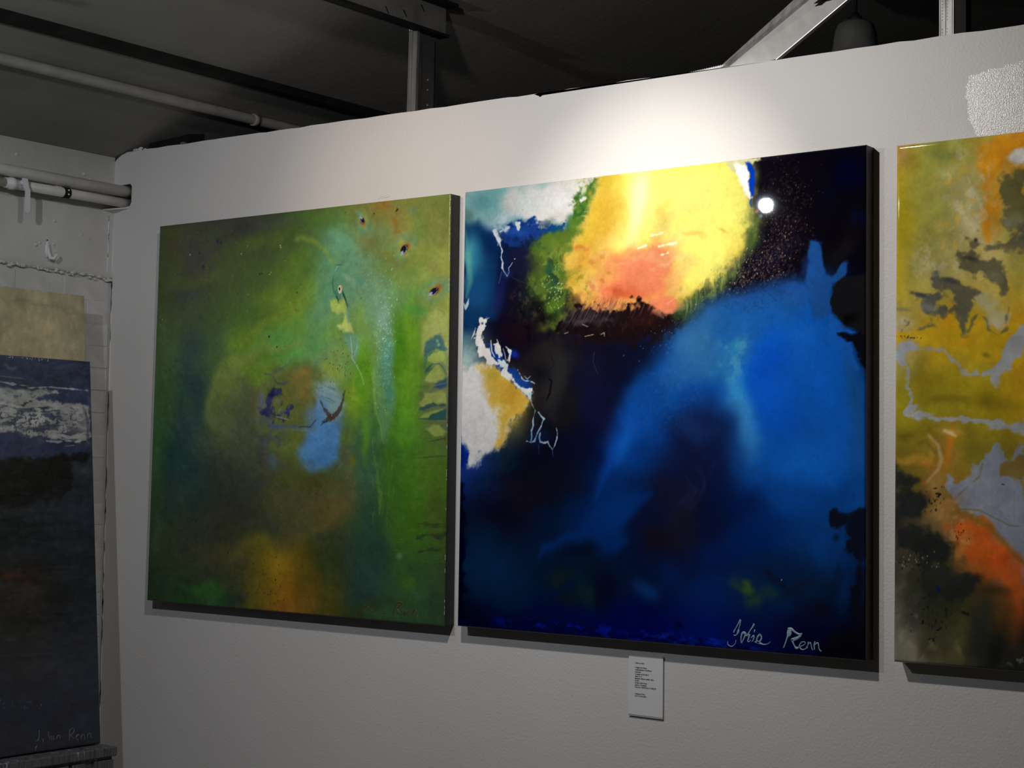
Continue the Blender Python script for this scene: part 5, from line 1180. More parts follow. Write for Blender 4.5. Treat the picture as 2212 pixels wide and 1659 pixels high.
('scumble',(155,528,21,15,-178,(76,102,53),0.51,6,8,0.4,1.2,33)),
('shape',([(-9.4,558.6),(1.7,569.3),(18.5,595.8),(24.6,627.5),(14,636.1),(-7.7,638.4)],(4,45,152)),{'soft': 4.8,'rough': 3.6,'rs': 10}),
('blob',(0,612,31.9,10.9,89,(4,19,71),0.7,1)),
('scumble',(35,617,30,21,-179,(227,241,241),0.59,4,10,0.2,1,34)),
('shape',([(80.5,358.8),(103.2,370.2),(123.2,386.6),(136.7,405.9),(149.9,418.8),(173.5,438.1),(202,456.4),(197.2,471.8),(174,466.2),(147.7,441.7),(123.9,423.3),(102.6,407),(83.8,390.6)],(14,67,170)),{'op': 0.9,'soft': 4.8,'rough': 3.6,'rs': 10}),
('blob',(147,387,13,10.4,-173,(21,58,200),0.8,1),{'w': 3,'wl': 60}),
('blob',(56,315,16.1,10.6,-175,(11,33,86),0.6,1)),
('shape',([(51.2,296.1),(60.6,299.7),(72.6,298.2),(68.8,308.6),(62.4,323.2),(55.8,327.2),(56.3,347.4),(67.2,361.5),(80.6,366.2),(86.3,383.3),(102.4,396.5),(105.2,402.9),(86.8,406.5),(73.3,399.8),(65.1,386.9),(49,384.2),(43.4,373.4),(45.8,360.8),(40,341.4),(42.4,326.6),(50.2,316.3)],(241,241,241)),{'soft': 2.2,'rough': 2.2,'rs': 7}),
('line',([(38.2,317.9,2.4),(34.4,330.5,2.9),(26.6,343,1.9)],(241,241,241)),{'op': 0.9,'soft': 1.1,'rough': 0.6}),
('line',([(64.6,299.9,1.8),(76.6,296.2,1.8)],(235,240,241)),{'op': 0.7,'soft': 1.1}),
('blob',(58,308,4,3.2,-171,(34,60,110),0.9,1)),
('line',([(45.8,360.8,2.4),(43.2,364.9,3.6)],(18,50,102)),{'op': 0.8,'soft': 1.2}),
('shape',([(91,356.1),(98.9,352.1),(106.9,356.6),(111,367.3),(112.7,384.2),(107.5,388.2),(99.4,377.4),(93.9,368.8)],(240,241,241)),{'soft': 1.8,'rough': 1.9,'rs': 6}),
('line',([(100.1,346.9,1.9),(104.2,354.4,2.4),(101.7,362.8,2.4)],(237,241,241)),{'op': 0.9,'soft': 1.0}),
('line',([(82.9,347.3,1.7),(84.5,360,2.9),(86.1,372.8,2.9),(94.3,385.7,2.4)],(241,241,241)),{'op': 0.9,'soft': 1.0}),
('line',([(125.4,363.6,1.9),(130.7,368,2.9),(138.6,372.5,1.4)],(232,236,241)),{'op': 0.9,'soft': 1.0}),
('shape',([(132.1,370.2),(138.6,372.5),(140.2,389.3),(136.5,399.6),(131.2,395.3),(134.9,382.8)],(234,239,241)),{'soft': 1.7,'rough': 1.4,'rs': 6}),
('line',([(117.6,367.5,1.4),(123.1,380.3,2.4),(126,393,2.4)],(184,205,241)),{'op': 0.8,'soft': 1.0}),
('shape',([(105,392.4),(120.8,394.9),(131.4,405.7),(129.1,418.2),(121.3,424.3),(113.5,424.1),(118.5,411.7),(107.8,403)],(224,236,241)),{'soft': 2.4,'rough': 2.2,'rs': 6}),
('shape',([(118.6,417.9),(134.4,424.6),(150.1,431.3),(145.1,441.6),(134.7,439.3),(126.7,430.7),(116.1,426.3)],(241,241,241)),{'soft': 2.4,'rough': 2.2,'rs': 7}),
('shape',([(153,448.1),(168.7,456.7),(186.8,461.2),(199.5,459.4),(199.7,471.8),(189.7,479.9),(176.6,467.3),(161,458.6)],(227,240,241)),{'soft': 2.4,'rough': 2.4,'rs': 7}),
('line',([(158.9,417,1.7),(164.2,424.4,2.9),(168.2,429.7,1.7),(173.5,438.1,2.4),(181.3,442.5,2.6),(189,442.6,2.4),(199.3,444.9,2.4),(207,449.3,1.7)],(193,215,241)),{'op': 0.9,'soft': 1.1,'rough': 0.7,'rs': 5}),
('line',([(178.5,432,1.2),(186.4,438.4,1.9),(195.2,432.4,1.2)],(191,213,241)),{'op': 0.8,'soft': 1.0}),
('line',([(193.4,471.7,4.8),(196.1,482.1,3.6),(198.8,492.5,2.4),(205.4,502.9,2.6),(209.3,509.1,2.6),(205.7,521.4,2.4),(203.4,531.7,2.6),(204.8,542,2.2),(200,554.3,3.6),(201.5,566.7,3.6),(199.1,577,4.1)],(179,217,241)),{'op': 0.85,'soft': 1.3,'rough': 0.6,'rs': 6}),
('line',([(186.3,577,1.7),(199.1,580.1,3.6),(208,577,3.6),(214.1,564.7,3.1),(219,554.4,2.6),(226.4,544.2,2.9),(230,534,3.1),(233.7,528.9,3.1),(226,521.6,2.4),(218.3,513.3,1.9)],(181,220,241)),{'op': 0.9,'soft': 1.3,'rough': 0.6,'rs': 6}),
('line',([(224.1,559.6,2.9),(221.8,569.8,3.6),(224.5,579.1,4.8),(234.6,581.1,4.8),(244.6,579.1,4.8),(249.8,587.2,2.9),(257.4,595.4,2.4),(263.5,587.2,2.2),(268.3,573,2.2),(270.5,559.8,2.2),(266.6,547.5,1.7)],(199,232,241)),{'op': 0.9,'soft': 1.2,'rough': 0.6,'rs': 6}),
('line',([(257.4,595.4,2.4),(258.9,610.7,1.2)],(75,114,191)),{'op': 0.7,'soft': 1.4}),
('line',([(219.5,585.2,1.2),(221.2,605.7,1)],(76,103,168)),{'op': 0.6,'soft': 1.4}),
('blob',(223,570,32.9,20.5,-179,(16,46,115),0.35,1),{'w': 4,'wl': 60}),
('blob',(181,688,56.6,47,175,(28,19,31),0.75,1),{'w': 12,'wl': 40}),
('blob',(269,666,74.6,50.7,179,(18,20,36),0.7,1),{'w': 12,'wl': 60}),
('blob',(50,664,26.7,21,-180,(8,40,78),0.6,1),{'w': 6,'wl': 60}),
('shape',([(233.5,809.4),(307.4,776.6),(367.1,714.9),(449.8,693.5),(507.5,682.7),(485.1,731.9),(450.7,762.2),(474.3,790.7),(439.8,821.3),(392.3,803.5),(332,790.8),(270.9,808),(234,834.8)],(6,54,129)),{'op': 0.85,'soft': 15.6,'w': 7}),
('blob',(427,743,47.1,39.4,177,(8,59,135),0.6,1),{'w': 8,'wl': 60}),
('blob',(404,803,46.6,30.1,-171,(4,49,122),0.6,1),{'w': 8,'wl': 60}),
('blob',(320,821,48.2,16.2,162,(8,16,39),0.7,1),{'w': 8,'wl': 60}),
('blob',(345,855,42.5,33.9,36,(13,27,48),0.6,1),{'w': 8,'wl': 60}),
('blob',(272,868,49.5,20.1,170,(33,42,36),0.65,1),{'w': 8,'wl': 40}),
('blob',(358,914,46.1,22.7,45,(24,54,49),0.7,1),{'w': 8,'wl': 30}),
('blob',(393,882,50.1,35,60,(11,11,40),0.7,1),{'w': 10,'wl': 60}),
('blob',(310,917,48.4,16.1,-176,(24,34,40),0.6,1),{'w': 8,'wl': 60}),
('blob',(66,836,93.8,53,89,(9,48,88),0.6,1),{'w': 12,'wl': 60}),
('blob',(146,915,77.4,41,176,(11,43,78),0.5,1),{'w': 12,'wl': 60}),
('blob',(504,901,40.8,23.3,-177,(17,63,131),0.8,1),{'w': 8,'wl': 60}),
('blob',(555,855,33.8,28.7,172,(4,39,105),0.6,1),{'w': 8,'wl': 60}),
('blob',(686,793,86,46.9,170,(4,42,114),0.7,1),{'w': 12,'wl': 60}),
('blob',(832,695,71.4,45.9,178,(13,77,167),0.6,1),{'w': 12,'wl': 60}),
('blob',(771,836,72.9,36.9,177,(14,41,88),0.6,1),{'w': 12,'wl': 60}),
('blob',(913,766,81.2,29.7,90,(14,77,158),0.6,1),{'w': 10,'wl': 60}),
('blob',(952,872,53.5,19.4,90,(10,59,126),0.6,1),{'w': 8,'wl': 60}),
('blob',(735,874,39.7,18.7,-176,(43,76,63),0.8,1),{'w': 8,'wl': 30}),
('blob',(742,872,19.3,14.1,37,(89,119,45),0.7,1),{'w': 3,'wl': 16}),
('blob',(761,901,23.7,17.5,132,(56,89,60),0.7,1),{'w': 3,'wl': 20}),
('blob',(782,886,26.4,16.9,-170,(35,74,75),0.7,1),{'w': 6,'wl': 60}),
('blob',(797,853,20.1,9.4,-166,(18,32,54),0.7,1),{'w': 5,'wl': 20}),
('line',([(812.4,853.9,7.2),(832.9,878.4,10.8),(858.1,860.7,6),(873.1,853.6,2.4)],(28,29,55)),{'op': 0.75,'soft': 6,'w': 4}),
('blob',(819.5,853.5,1.25,1.15,0,(189,220,241),1,2)),
('blob',(898,911,27.9,23.2,169,(21,21,44),0.85,1),{'w': 6,'wl': 60}),
('blob',(823,906,30.6,14.6,176,(14,48,103),0.5,1)),
('shape',([(932.2,729.5),(946.9,724.6),(971.2,726.6),(986.6,710.2),(1003.8,692),(1004.4,1010),(913.5,1017.3),(932.9,962.3),(971.7,928.6),(966.7,888.9),(976.3,852.9),(981,817.1),(961.7,800.2),(953.8,782.6),(947,764.9),(956.7,746.7),(937.1,743.7)],(20,19,33)),{'op': 0.9,'soft': 7.2,'rough': 6,'rs': 16,'w': 5,'wl': 24}),
('blob',(993,843,62,7.7,90,(15,46,106),0.5,1),{'w': 4,'wl': 60}),
('blob',(940,765,7.8,7.2,169,(14,29,64),0.8,1),{'w': 3,'wl': 60}),
('blob',(947,828,17.9,7.8,90,(22,36,68),0.6,1),{'w': 5,'wl': 14}),
('shape',([(913.4,981.6),(952.4,952),(1004.2,922),(1004.4,1010),(893.8,1018.9)],(11,11,21)),{'op': 0.9,'soft': 12,'rough': 6,'rs': 20}),
('shape',([(-11,670.3),(14.7,669.9),(21.1,838.3),(16,974.9),(35,989.3),(30.3,1015.7),(-10.1,1018.5)],(4,4,31)),{'op': 0.9,'soft': 6,'rough': 3.6}),
('shape',([(-4.2,976.1),(69.3,976.7),(147.6,976.9),(248.9,975.4),(347.1,988.9),(430.2,986.1),(511.1,987.3),(567.4,976.7),(622.7,982.3),(687.7,990.8),(772,995.7),(893.7,993.8),(893.8,1018.9),(-3.1,1028.5)],(7,10,69)),{'op': 0.9,'soft': 7.2,'rough': 6,'rs': 12,'w': 4,'wl': 20}),
('scumble',(395,986,307,14,-179,(9,32,193),0.72,14,8,0.35,1,35)),
('scumble',(623,989,174,13,-179,(15,55,211),0.68,26,6,0.2,1.2,36)),
('blob',(56,988,34.4,12.5,179,(10,4,36),0.8,1),{'w': 4,'wl': 60}),
('mottle',(0.015,60,60,41,(1,1,1))),
('mottle',(0.012,8,8,42,(1,1,1)))]
GREEN = [
('ground',(9,9,[(68,80,43),(75,83,58),(75,78,66),(70,74,61),(68,91,51),(90,116,53),(135,136,66),(131,142,69),(115,129,62),(80,95,55),(88,92,65),(87,104,55),(84,111,51),(82,120,48),(92,141,92),(114,155,109),(139,155,68),(138,153,77),(80,106,65),(81,101,72),(87,115,60),(96,130,56),(126,164,53),(104,169,123),(127,170,127),(108,150,82),(157,172,82),(82,112,73),(59,91,85),(79,115,67),(118,163,53),(112,182,88),(132,180,82),(126,172,94),(79,144,23),(149,168,95),(78,114,72),(52,82,83),(113,130,71),(98,108,78),(130,130,59),(111,163,142),(111,172,41),(94,156,32),(110,122,87),(71,109,72),(43,74,74),(77,90,68),(85,92,70),(99,112,67),(95,119,85),(78,123,78),(76,133,37),(87,122,41),(65,99,60),(60,79,68),(63,67,60),(73,77,60),(97,95,60),(109,101,55),(65,96,58),(68,117,38),(77,106,42),(66,88,60),(81,84,65),(85,85,59),(109,103,48),(136,114,35),(64,74,44),(53,83,70),(62,102,55),(62,85,56),(56,77,54),(57,94,54),(59,93,62),(80,80,53),(167,119,41),(114,92,37),(56,77,43),(58,94,61),(58,87,55)]),{'w': 24,'wl': 160}),
('blob',(138,49,105.3,45,-179,(84,81,75),0.6,1),{'w': 18,'wl': 95}),
('blob',(293,36,117.8,26.9,-179,(72,72,67),0.6,1),{'w': 18,'wl': 95}),
('blob',(29,22,47.7,25,-173,(87,102,42),0.6,1),{'w': 6,'wl': 60}),
('blob',(40,67,37.3,29.3,104,(102,83,48),0.5,1),{'w': 6,'wl': 60}),
('blob',(148,81,49.7,28,84,(74,74,77),0.5,1),{'w': 18,'wl': 95}),
('blob',(178,175,139.9,31.8,-177,(95,118,57),0.5,1),{'w': 18,'wl': 95}),
('blob',(145,216,52.9,26.9,-175,(72,89,84),0.6,1),{'w': 18,'wl': 95}),
('blob',(160,161,45.7,12.3,-176,(101,104,63),0.5,1),{'w': 6,'wl': 60}),
('blob',(346,112,83.7,35.9,-175,(103,125,50),0.5,1),{'w': 18,'wl': 95}),
('blob',(444,95,94,49.1,175,(104,141,46),0.45,1),{'w': 18,'wl': 95}),
('blob',(234,275,103,36.2,-177,(82,110,60),0.5,1),{'w': 18,'wl': 95}),
('blob',(385,257,81.3,19.2,177,(85,129,45),0.5,1),{'w': 18,'wl': 95}),
('blob',(442,41,80.7,16.8,-180,(83,98,77),0.5,1),{'w': 18,'wl': 95}),
('blob',(569,33,93.4,23.5,-179,(83,123,53),0.6,1),{'w': 18,'wl': 95}),
('blob',(161,369,85.5,48.7,85,(61,89,86),0.7,1),{'w': 18,'wl': 95}),
('blob',(167,515,109,69.4,85,(57,87,82),0.7,1),{'w': 18,'wl': 95}),
('blob',(121,648,88.4,84.1,-160,(52,91,85),0.7,1),{'w': 18,'wl': 95}),
('blob',(44,341,74.6,39.5,86,(91,128,76),0.5,1),{'w': 18,'wl': 95}),
('blob',(16,514,111.2,25.3,87,(84,126,72),0.5,1),{'w': 5,'wl': 60}),
('shape',([(601.4,70.7),(647.3,62.6),(693.6,88.9),(717.4,136.1),(755.9,183.8),(779.2,230.1),(758.4,274),(713.2,249.3),(667.3,224.3),(629.2,222.4),(607.6,267.2),(594.3,335.6),(549.1,380.1),(516.9,356.1),(530.3,287),(559.8,230.4),(588.8,162.5)],(108,168,133)),{'op': 0.5,'soft': 24,'w': 7}),
('blob',(664,115,58.7,44.5,37,(106,166,134),0.6,1),{'w': 18,'wl': 95}),
('blob',(590,197,70.2,27.6,116,(105,162,111),0.5,1),{'w': 6,'wl': 60}),
('blob',(578,324,55.2,44.7,132,(103,179,99),0.55,1),{'w': 6,'wl': 60}),
('blob',(515,286,48.5,39.5,133,(112,172,62),0.45,1),{'w': 6,'wl': 60}),
('blob',(608,290,34.8,30.5,74,(127,177,104),0.5,1),{'w': 6,'wl': 60}),
('blob',(511,170,74.8,41.8,134,(128,167,53),0.55,1),{'w': 18,'wl': 95}),
('line',([(507.2,69.7,7.2),(570.6,80.1,12),(617.9,106.6,9.6),(641.7,131.2,6)],(141,175,68)),{'op': 0.7,'soft': 8.4,'w': 4}),
('blob',(448,225,59,38.7,167,(144,176,53),0.55,1),{'w': 18,'wl': 95}),
('line',([(536.3,229.2,19.2),(481.9,261.6,26.4),(385.9,292.9,26.4),(320.7,320.2,24),(287.6,331,12)],(144,173,47)),{'op': 0.6,'soft': 14.4,'w': 5}),
('blob',(388,352,63.1,24.5,170,(115,164,47),0.6,1),{'w': 18,'wl': 95}),
('blob',(452,331,63.7,28.4,177,(103,182,83),0.7,1),{'w': 18,'wl': 95}),
('blob',(389,387,96.9,23.9,175,(135,178,55),0.6,1),{'w': 18,'wl': 95}),
('blob',(642,394,70.1,45.4,-176,(154,185,71),0.7,1),{'w': 18,'wl': 95}),
('blob',(705,474,67.4,50.6,85,(143,184,36),0.75,1),{'w': 7,'wl': 60}),
('blob',(671,361,45.3,22.6,-177,(159,185,92),0.5,1),{'w': 6,'wl': 60}),
('blob',(652,721,67.7,54.6,169,(122,105,57),0.6,1),{'w': 18,'wl': 95}),
('blob',(466,702,111,53,-176,(98,101,58),0.6,1),{'w': 18,'wl': 95}),
('blob',(589,643,75.4,30,-168,(87,90,38),0.55,1),{'w': 18,'wl': 95}),
('blob',(546,757,93.2,45.3,179,(100,103,64),0.5,1),{'w': 18,'wl': 95}),
('blob',(351,681,65.8,53.7,-178,(67,73,63),0.6,1),{'w': 18,'wl': 95}),
('blob',(385,692,42.4,16.3,179,(74,79,87),0.5,1),{'w': 8,'wl': 20}),
('blob',(404,773,80.9,18.5,178,(90,93,74),0.4,1),{'w': 18,'wl': 95}),
('blob',(97,709,46.9,35.5,172,(61,77,80),0.6,1),{'w': 18,'wl': 95}),
('blob',(221,766,85.2,42.7,179,(88,84,58),0.5,1),{'w': 18,'wl': 95}),
('blob',(307,810,66.5,30.4,178,(71,88,50),0.5,1),{'w': 18,'wl': 95}),
('blob',(47,783,72.9,32.2,87,(84,122,84),0.5,1),{'w': 18,'wl': 95}),
('blob',(407,853,96.8,34.5,178,(131,127,36),0.55,1),{'w': 18,'wl': 95}),
('blob',(457,908,73.7,56.4,172,(161,129,30),0.75,1),{'w': 18,'wl': 95}),
('blob',(493,940,49.3,43.2,146,(176,123,35),0.75,1),{'w': 18,'wl': 95}),
('blob',(472,879,47.5,29.6,177,(177,145,38),0.5,1),{'w': 18,'wl': 95}),
('blob',(515,990,53.1,22.5,176,(170,118,45),0.75,1),{'w': 6,'wl': 60}),
('blob',(427,967,41.7,29.6,176,(140,126,41),0.6,1),{'w': 18,'wl': 95}),
('blob',(495,986,24.8,12.6,88,(158,89,33),0.6,1),{'w': 4,'wl': 60}),
('blob',(566,903,67.2,40,89,(88,87,31),0.5,1),{'w': 18,'wl': 95}),
('blob',(278,929,99.5,30.6,-177,(86,82,56),0.5,1),{'w': 18,'wl': 95}),
('blob',(144,971,103.8,23.8,-180,(54,75,59),0.6,1),{'w': 18,'wl': 95}),
('blob',(204,962,50.5,31,-178,(66,125,55),0.7,1),{'w': 18,'wl': 95}),
('blob',(227,990,23.7,11.7,176,(74,140,85),0.6,1),{'w': 6,'wl': 14}),
('line',([(175.4,981.1,3.6),(189.9,996.8,3.6),(186.8,1006.4,2.4)],(50,74,100)),{'op': 0.6,'soft': 3.6}),
('blob',(330,972,49.4,16.2,177,(56,66,59),0.6,1),{'w': 6,'wl': 60}),
('blob',(176,922,68.8,11.8,177,(58,71,61),0.5,1),{'w': 18,'wl': 95}),
('blob',(725,664,78.6,58.3,108,(68,111,90),0.6,1),{'w': 18,'wl': 95}),
('blob',(772,773,76.6,58.1,89,(50,89,76),0.65,1),{'w': 18,'wl': 95}),
('blob',(761,893,64,50.1,175,(53,85,79),0.7,1),{'w': 18,'wl': 95}),
('blob',(802,815,43.5,37.4,90,(47,75,67),0.6,1),{'w': 18,'wl': 95}),
('blob',(611,845,66.9,51.4,177,(72,86,49),0.6,1),{'w': 18,'wl': 95}),
('blob',(610,817,45.7,15.7,178,(67,81,70),0.5,1),{'w': 18,'wl': 95}),
('blob',(658,921,66.3,38.9,89,(75,103,43),0.5,1),{'w': 18,'wl': 95}),
('blob',(709,620,17.8,14.8,86,(135,134,37),0.7,1),{'w': 4,'wl': 60}),
('blob',(685,564,29.9,15.7,-179,(135,172,49),0.5,1),{'w': 5,'wl': 60}),
('shape',([(757.1,228.9),(788.9,208.2),(818.6,232.1),(829,299.3),(837,388.1),(850.4,465.4),(837.4,520.1),(817.6,585.9),(796,585.9),(782,497.6),(770.8,408.6),(759.6,318.9)],(123,177,131)),{'op': 0.65,'soft': 12,'w': 5}),
('blob',(797,287,51.6,23.2,85,(137,182,168),0.75,1),{'w': 5,'wl': 60}),
('blob',(814,387,67,22.9,83,(99,174,157),0.8,1),{'w': 5,'wl': 60}),
('blob',(822,465,44.4,20,82,(85,159,141),0.75,1),{'w': 5,'wl': 60}),
('blob',(770,364,33.5,11.7,88,(129,169,67),0.5,1),{'w': 4,'wl': 60}),
('blob',(890,346,120.8,28.3,88,(115,169,38),0.8,1),{'w': 6,'wl': 60}),
('blob',(886,477,98.2,33.9,88,(118,178,40),0.7,1),{'w': 6,'wl': 60}),
('blob',(866,542,65.5,31.2,88,(100,172,46),0.6,1),{'w': 6,'wl': 60}),
('blob',(733,430,100.8,20.7,88,(103,172,32),0.75,1),{'w': 5,'wl': 60}),
('blob',(752,564,66.5,14.7,88,(117,184,41),0.6,1),{'w': 4,'wl': 60}),
('blob',(853,575,56.9,28.4,-180,(98,165,47),0.6,1),{'w': 18,'wl': 95}),
('blob',(884,672,56.3,54,-175,(79,133,33),0.65,1),{'w': 18,'wl': 95}),
('blob',(939,639,53.7,41.5,88,(92,136,32),0.5,1),{'w': 18,'wl': 95}),
('blob',(914,758,64.3,41.7,89,(76,124,26),0.7,1),{'w': 18,'wl': 95}),
('blob',(969,746,63.8,27.3,89,(86,108,39),0.5,1),{'w': 6,'wl': 60}),
('blob',(848,673,97.8,19.9,89,(70,117,43),0.5,1),{'w': 6,'wl': 60}),
('line',([(770.8,408.6,7.2),(775.3,464.2,9.6),(782.3,508.7,6)],(160,205,123)),{'op': 0.5,'soft': 4.8}),
('line',([(782.3,508.7,2.4),(797.7,541.9,3.6),(804.3,574.9,2.4)],(153,209,58)),{'op': 0.6,'soft': 1.8}),
('line',([(779.3,613.5,4.8),(792.2,662.8,9.6),(799.2,706.5,7.2),(797.4,750.3,3.6)],(100,157,59)),{'op': 0.6,'soft': 3.6,'rough': 2.4}),
('line',([(787.2,462.5,0.7),(788.4,475.8,1.2),(784.2,491.9,0.7)],(160,206,123)),{'op': 0.35,'soft': 1.1}),
('line',([(812.9,729.3,0.7),(811.6,742.4,1.2),(810.1,756.2,0.7)],(69,118,59)),{'op': 0.35,'soft': 1.1}),
('line',([(772.8,559.3,0.7),(775,572.6,1.2),(770.1,583.1,0.7)],(145,201,81)),{'op': 0.35,'soft': 1.1}),
('line',([(807.8,549.6,0.7),(810.9,562.8,1.2),(804.8,584.4,0.7)],(165,210,125)),{'op': 0.35,'soft': 1.1}),
('line',([(797.7,600.2,0.7),(798.5,613.4,1.2),(799.1,632,0.7)],(145,200,81)),{'op': 0.35,'soft': 1.1}),
('line',([(810.4,634.6,0.7),(810,647.8,1.2),(811.3,655.4,0.7)],(144,200,81)),{'op': 0.35,'soft': 1.1}),
('line',([(811.7,584.6,0.7),(812.3,597.8,1.2),(814.9,612.5,0.7)],(90,146,70)),{'op': 0.35,'soft': 1.1}),
('line',([(790.8,497.1,0.7),(789.3,510.4,1.2),(793.8,518.5,0.7)],(162,208,124)),{'op': 0.35,'soft': 1.1}),
('line',([(808.5,717.3,0.7),(810.1,730.3,1.2),(807.6,754,0.7)],(145,200,82)),{'op': 0.35,'soft': 1.1}),
('line',([(800.9,467.7,0.7),(800.4,481,1.2),(805.4,495.1,0.7)],(139,195,79)),{'op': 0.35,'soft': 1.1}),
('line',([(822.9,611.4,0.7),(825.4,624.6,1.2),(822.1,643.3,0.7)],(90,145,70)),{'op': 0.35,'soft': 1.1}),
('line',([(808.6,570.5,0.7),(810.9,583.7,1.2),(813.1,598.6,0.7)],(144,200,81)),{'op': 0.35,'soft': 1.1}),
('line',([(773.3,657,0.7),(774.5,670.2,1.2),(778.5,691.2,0.7)],(167,212,126)),{'op': 0.35,'soft': 1.1}),
('line',([(822.3,721.1,0.7),(821.8,734.2,1.2),(826.7,746.8,0.7)],(145,200,81)),{'op': 0.35,'soft': 1.1}),
('line',([(800.1,486.5,0.7),(799.2,499.8,1.2),(802.9,513.5,0.7)],(88,143,69)),{'op': 0.35,'soft': 1.1}),
('line',([(772.3,568,0.7),(772.9,581.3,1.2),(776.6,602.3,0.7)],(167,212,126)),{'op': 0.35,'soft': 1.1}),
('line',([(822.5,755.7,0.7),(823.8,768.7,1.2),(822.1,779.3,0.7)],(145,200,82)),{'op': 0.35,'soft': 1.1}),
('line',([(777.2,491.1,0.7),(776,504.4,1.2),(777.9,521.5,0.7)],(163,209,124)),{'op': 0.35,'soft': 1.1}),
('line',([(784.1,460.6,0.7),(784.6,473.9,1.2),(785.7,486.2,0.7)],(66,114,57)),{'op': 0.35,'soft': 1.1}),
('line',([(817.1,591.3,0.7),(818.1,604.5,1.2),(819.1,612,0.7)],(90,146,70)),{'op': 0.35,'soft': 1.1}),
('line',([(794.8,548.6,0.7),(795.1,561.8,1.2),(794.6,571.8,0.7)],(68,117,58)),{'op': 0.35,'soft': 1.1}),
('line',([(795.3,448.1,0.7),(796.2,461.4,1.2),(792.6,478.1,0.7)],(138,194,79)),{'op': 0.35,'soft': 1.1}),
('line',([(836.5,625.6,0.7),(834.3,638.7,1.2),(834.6,651.8,0.7)],(165,210,124)),{'op': 0.35,'soft': 1.1}),
('line',([(836.8,621.6,0.7),(837,634.7,1.2),(834.2,649.8,0.7)],(90,145,70)),{'op': 0.35,'soft': 1.1}),
('line',([(800,519.6,0.7),(798.3,532.8,1.2),(803.1,552.5,0.7)],(89,144,69)),{'op': 0.35,'soft': 1.1}),
('line',([(823.8,466.8,0.7),(821.4,480,1.2),(828.4,496,0.7)],(65,113,57)),{'op': 0.35,'soft': 1.1}),
('line',([(820.6,730.6,0.7),(822.5,743.6,1.2),(819.7,761.4,0.7)],(145,200,81)),{'op': 0.35,'soft': 1.1}),
('line',([(815.2,501.9,0.7),(814.7,515.1,1.2),(813.1,535.3,0.7)],(162,207,123)),{'op': 0.35,'soft': 1.1}),
('line',([(814.1,625.6,0.7),(816.1,638.7,1.2),(816.9,648.7,0.7)],(69,117,59)),{'op': 0.35,'soft': 1.1}),
('line',([(828.3,669.7,0.7),(827,682.8,1.2),(829.1,695.5,0.7)],(144,199,81)),{'op': 0.35,'soft': 1.1}),
('line',([(840.9,687,0.7),(841.1,700,1.2),(839.1,717.1,0.7)],(165,210,124)),{'op': 0.35,'soft': 1.1}),
('line',([(803.4,739,0.7),(806.6,752,1.2),(808,764.9,0.7)],(69,118,59)),{'op': 0.35,'soft': 1.1}),
('line',([(774.1,575.4,0.7),(773.5,588.7,1.2),(774.9,612.7,0.7)],(145,201,82)),{'op': 0.35,'soft': 1.1}),
('line',([(803.1,639.6,0.7),(805.2,652.8,1.2),(800.4,671,0.7)],(91,146,70)),{'op': 0.35,'soft': 1.1}),
('line',([(825.8,673.3,0.7),(826,686.4,1.2),(823.9,706.7,0.7)],(166,210,125)),{'op': 0.35,'soft': 1.1}),
('line',([(777.5,742.9,0.7),(779.1,756,1.2),(778,775.6,0.7)],(146,202,82)),{'op': 0.35,'soft': 1.1}),
('line',([(816.4,469.7,0.7),(814.6,483,1.2),(814.3,505.5,0.7)],(65,114,57)),{'op': 0.35,'soft': 1.1}),
('line',([(812.1,619.5,0.7),(812.3,632.7,1.2),(816.5,641.9,0.7)],(69,118,59)),{'op': 0.35,'soft': 1.1}),
('line',([(771.3,691.5,0.7),(773,704.6,1.2),(768.8,724.5,0.7)],(70,119,60)),{'op': 0.35,'soft': 1.1}),
('line',([(801.9,716.3,0.7),(804.1,729.3,1.2),(800,740.3,0.7)],(167,212,126)),{'op': 0.35,'soft': 1.1}),
('line',([(805.7,678.4,0.7),(805.1,691.5,1.2),(807,712.6,0.7)],(145,200,81)),{'op': 0.35,'soft': 1.1}),
('line',([(831.4,534.6,0.7),(831.5,547.7,1.2),(833,570.2,0.7)],(89,144,69)),{'op': 0.35,'soft': 1.1}),
('line',([(830.1,717.9,0.7),(828.3,731,1.2),(827.9,746.4,0.7)],(91,146,70)),{'op': 0.35,'soft': 1.1}),
('line',([(824.1,623.9,0.7),(826,637,1.2),(821.6,646.1,0.7)],(144,199,81)),{'op': 0.35,'soft': 1.1}),
('line',([(805.7,524.6,0.7),(806.1,537.9,1.2),(807,558.3,0.7)],(142,198,80)),{'op': 0.35,'soft': 1.1}),
('line',([(826.8,430,0.7),(825.3,443.2,1.2),(823.4,451.5,0.7)],(84,139,67)),{'op': 0.35,'soft': 1.1}),
('line',([(810,677,0.7),(812.8,690.1,1.2),(810.3,707.4,0.7)],(69,118,59)),{'op': 0.35,'soft': 1.1}),
('line',([(816.6,569.1,0.7),(817.2,582.3,1.2),(817.4,605.4,0.7)],(165,211,125)),{'op': 0.35,'soft': 1.1}),
('line',([(837.1,722.8,0.7),(835.7,735.8,1.2),(837.3,749.5,0.7)],(91,145,70)),{'op': 0.35,'soft': 1.1}),
('line',([(795,434.9,0.7),(793.9,448.2,1.2),(792.1,466.6,0.7)],(137,193,79)),{'op': 0.35,'soft': 1.1}),
('line',([(828.6,464.5,0.7),(830.2,477.7,1.2),(830.6,486.8,0.7)],(65,113,57)),{'op': 0.35,'soft': 1.1}),
('line',([(834.3,487.5,0.7),(837.2,500.7,1.2),(834.1,515.8,0.7)],(66,114,57)),{'op': 0.35,'soft': 1.1}),
('line',([(778,561.8,0.7),(778.5,575,1.2),(777.2,585.1,0.7)],(166,212,126)),{'op': 0.35,'soft': 1.1}),
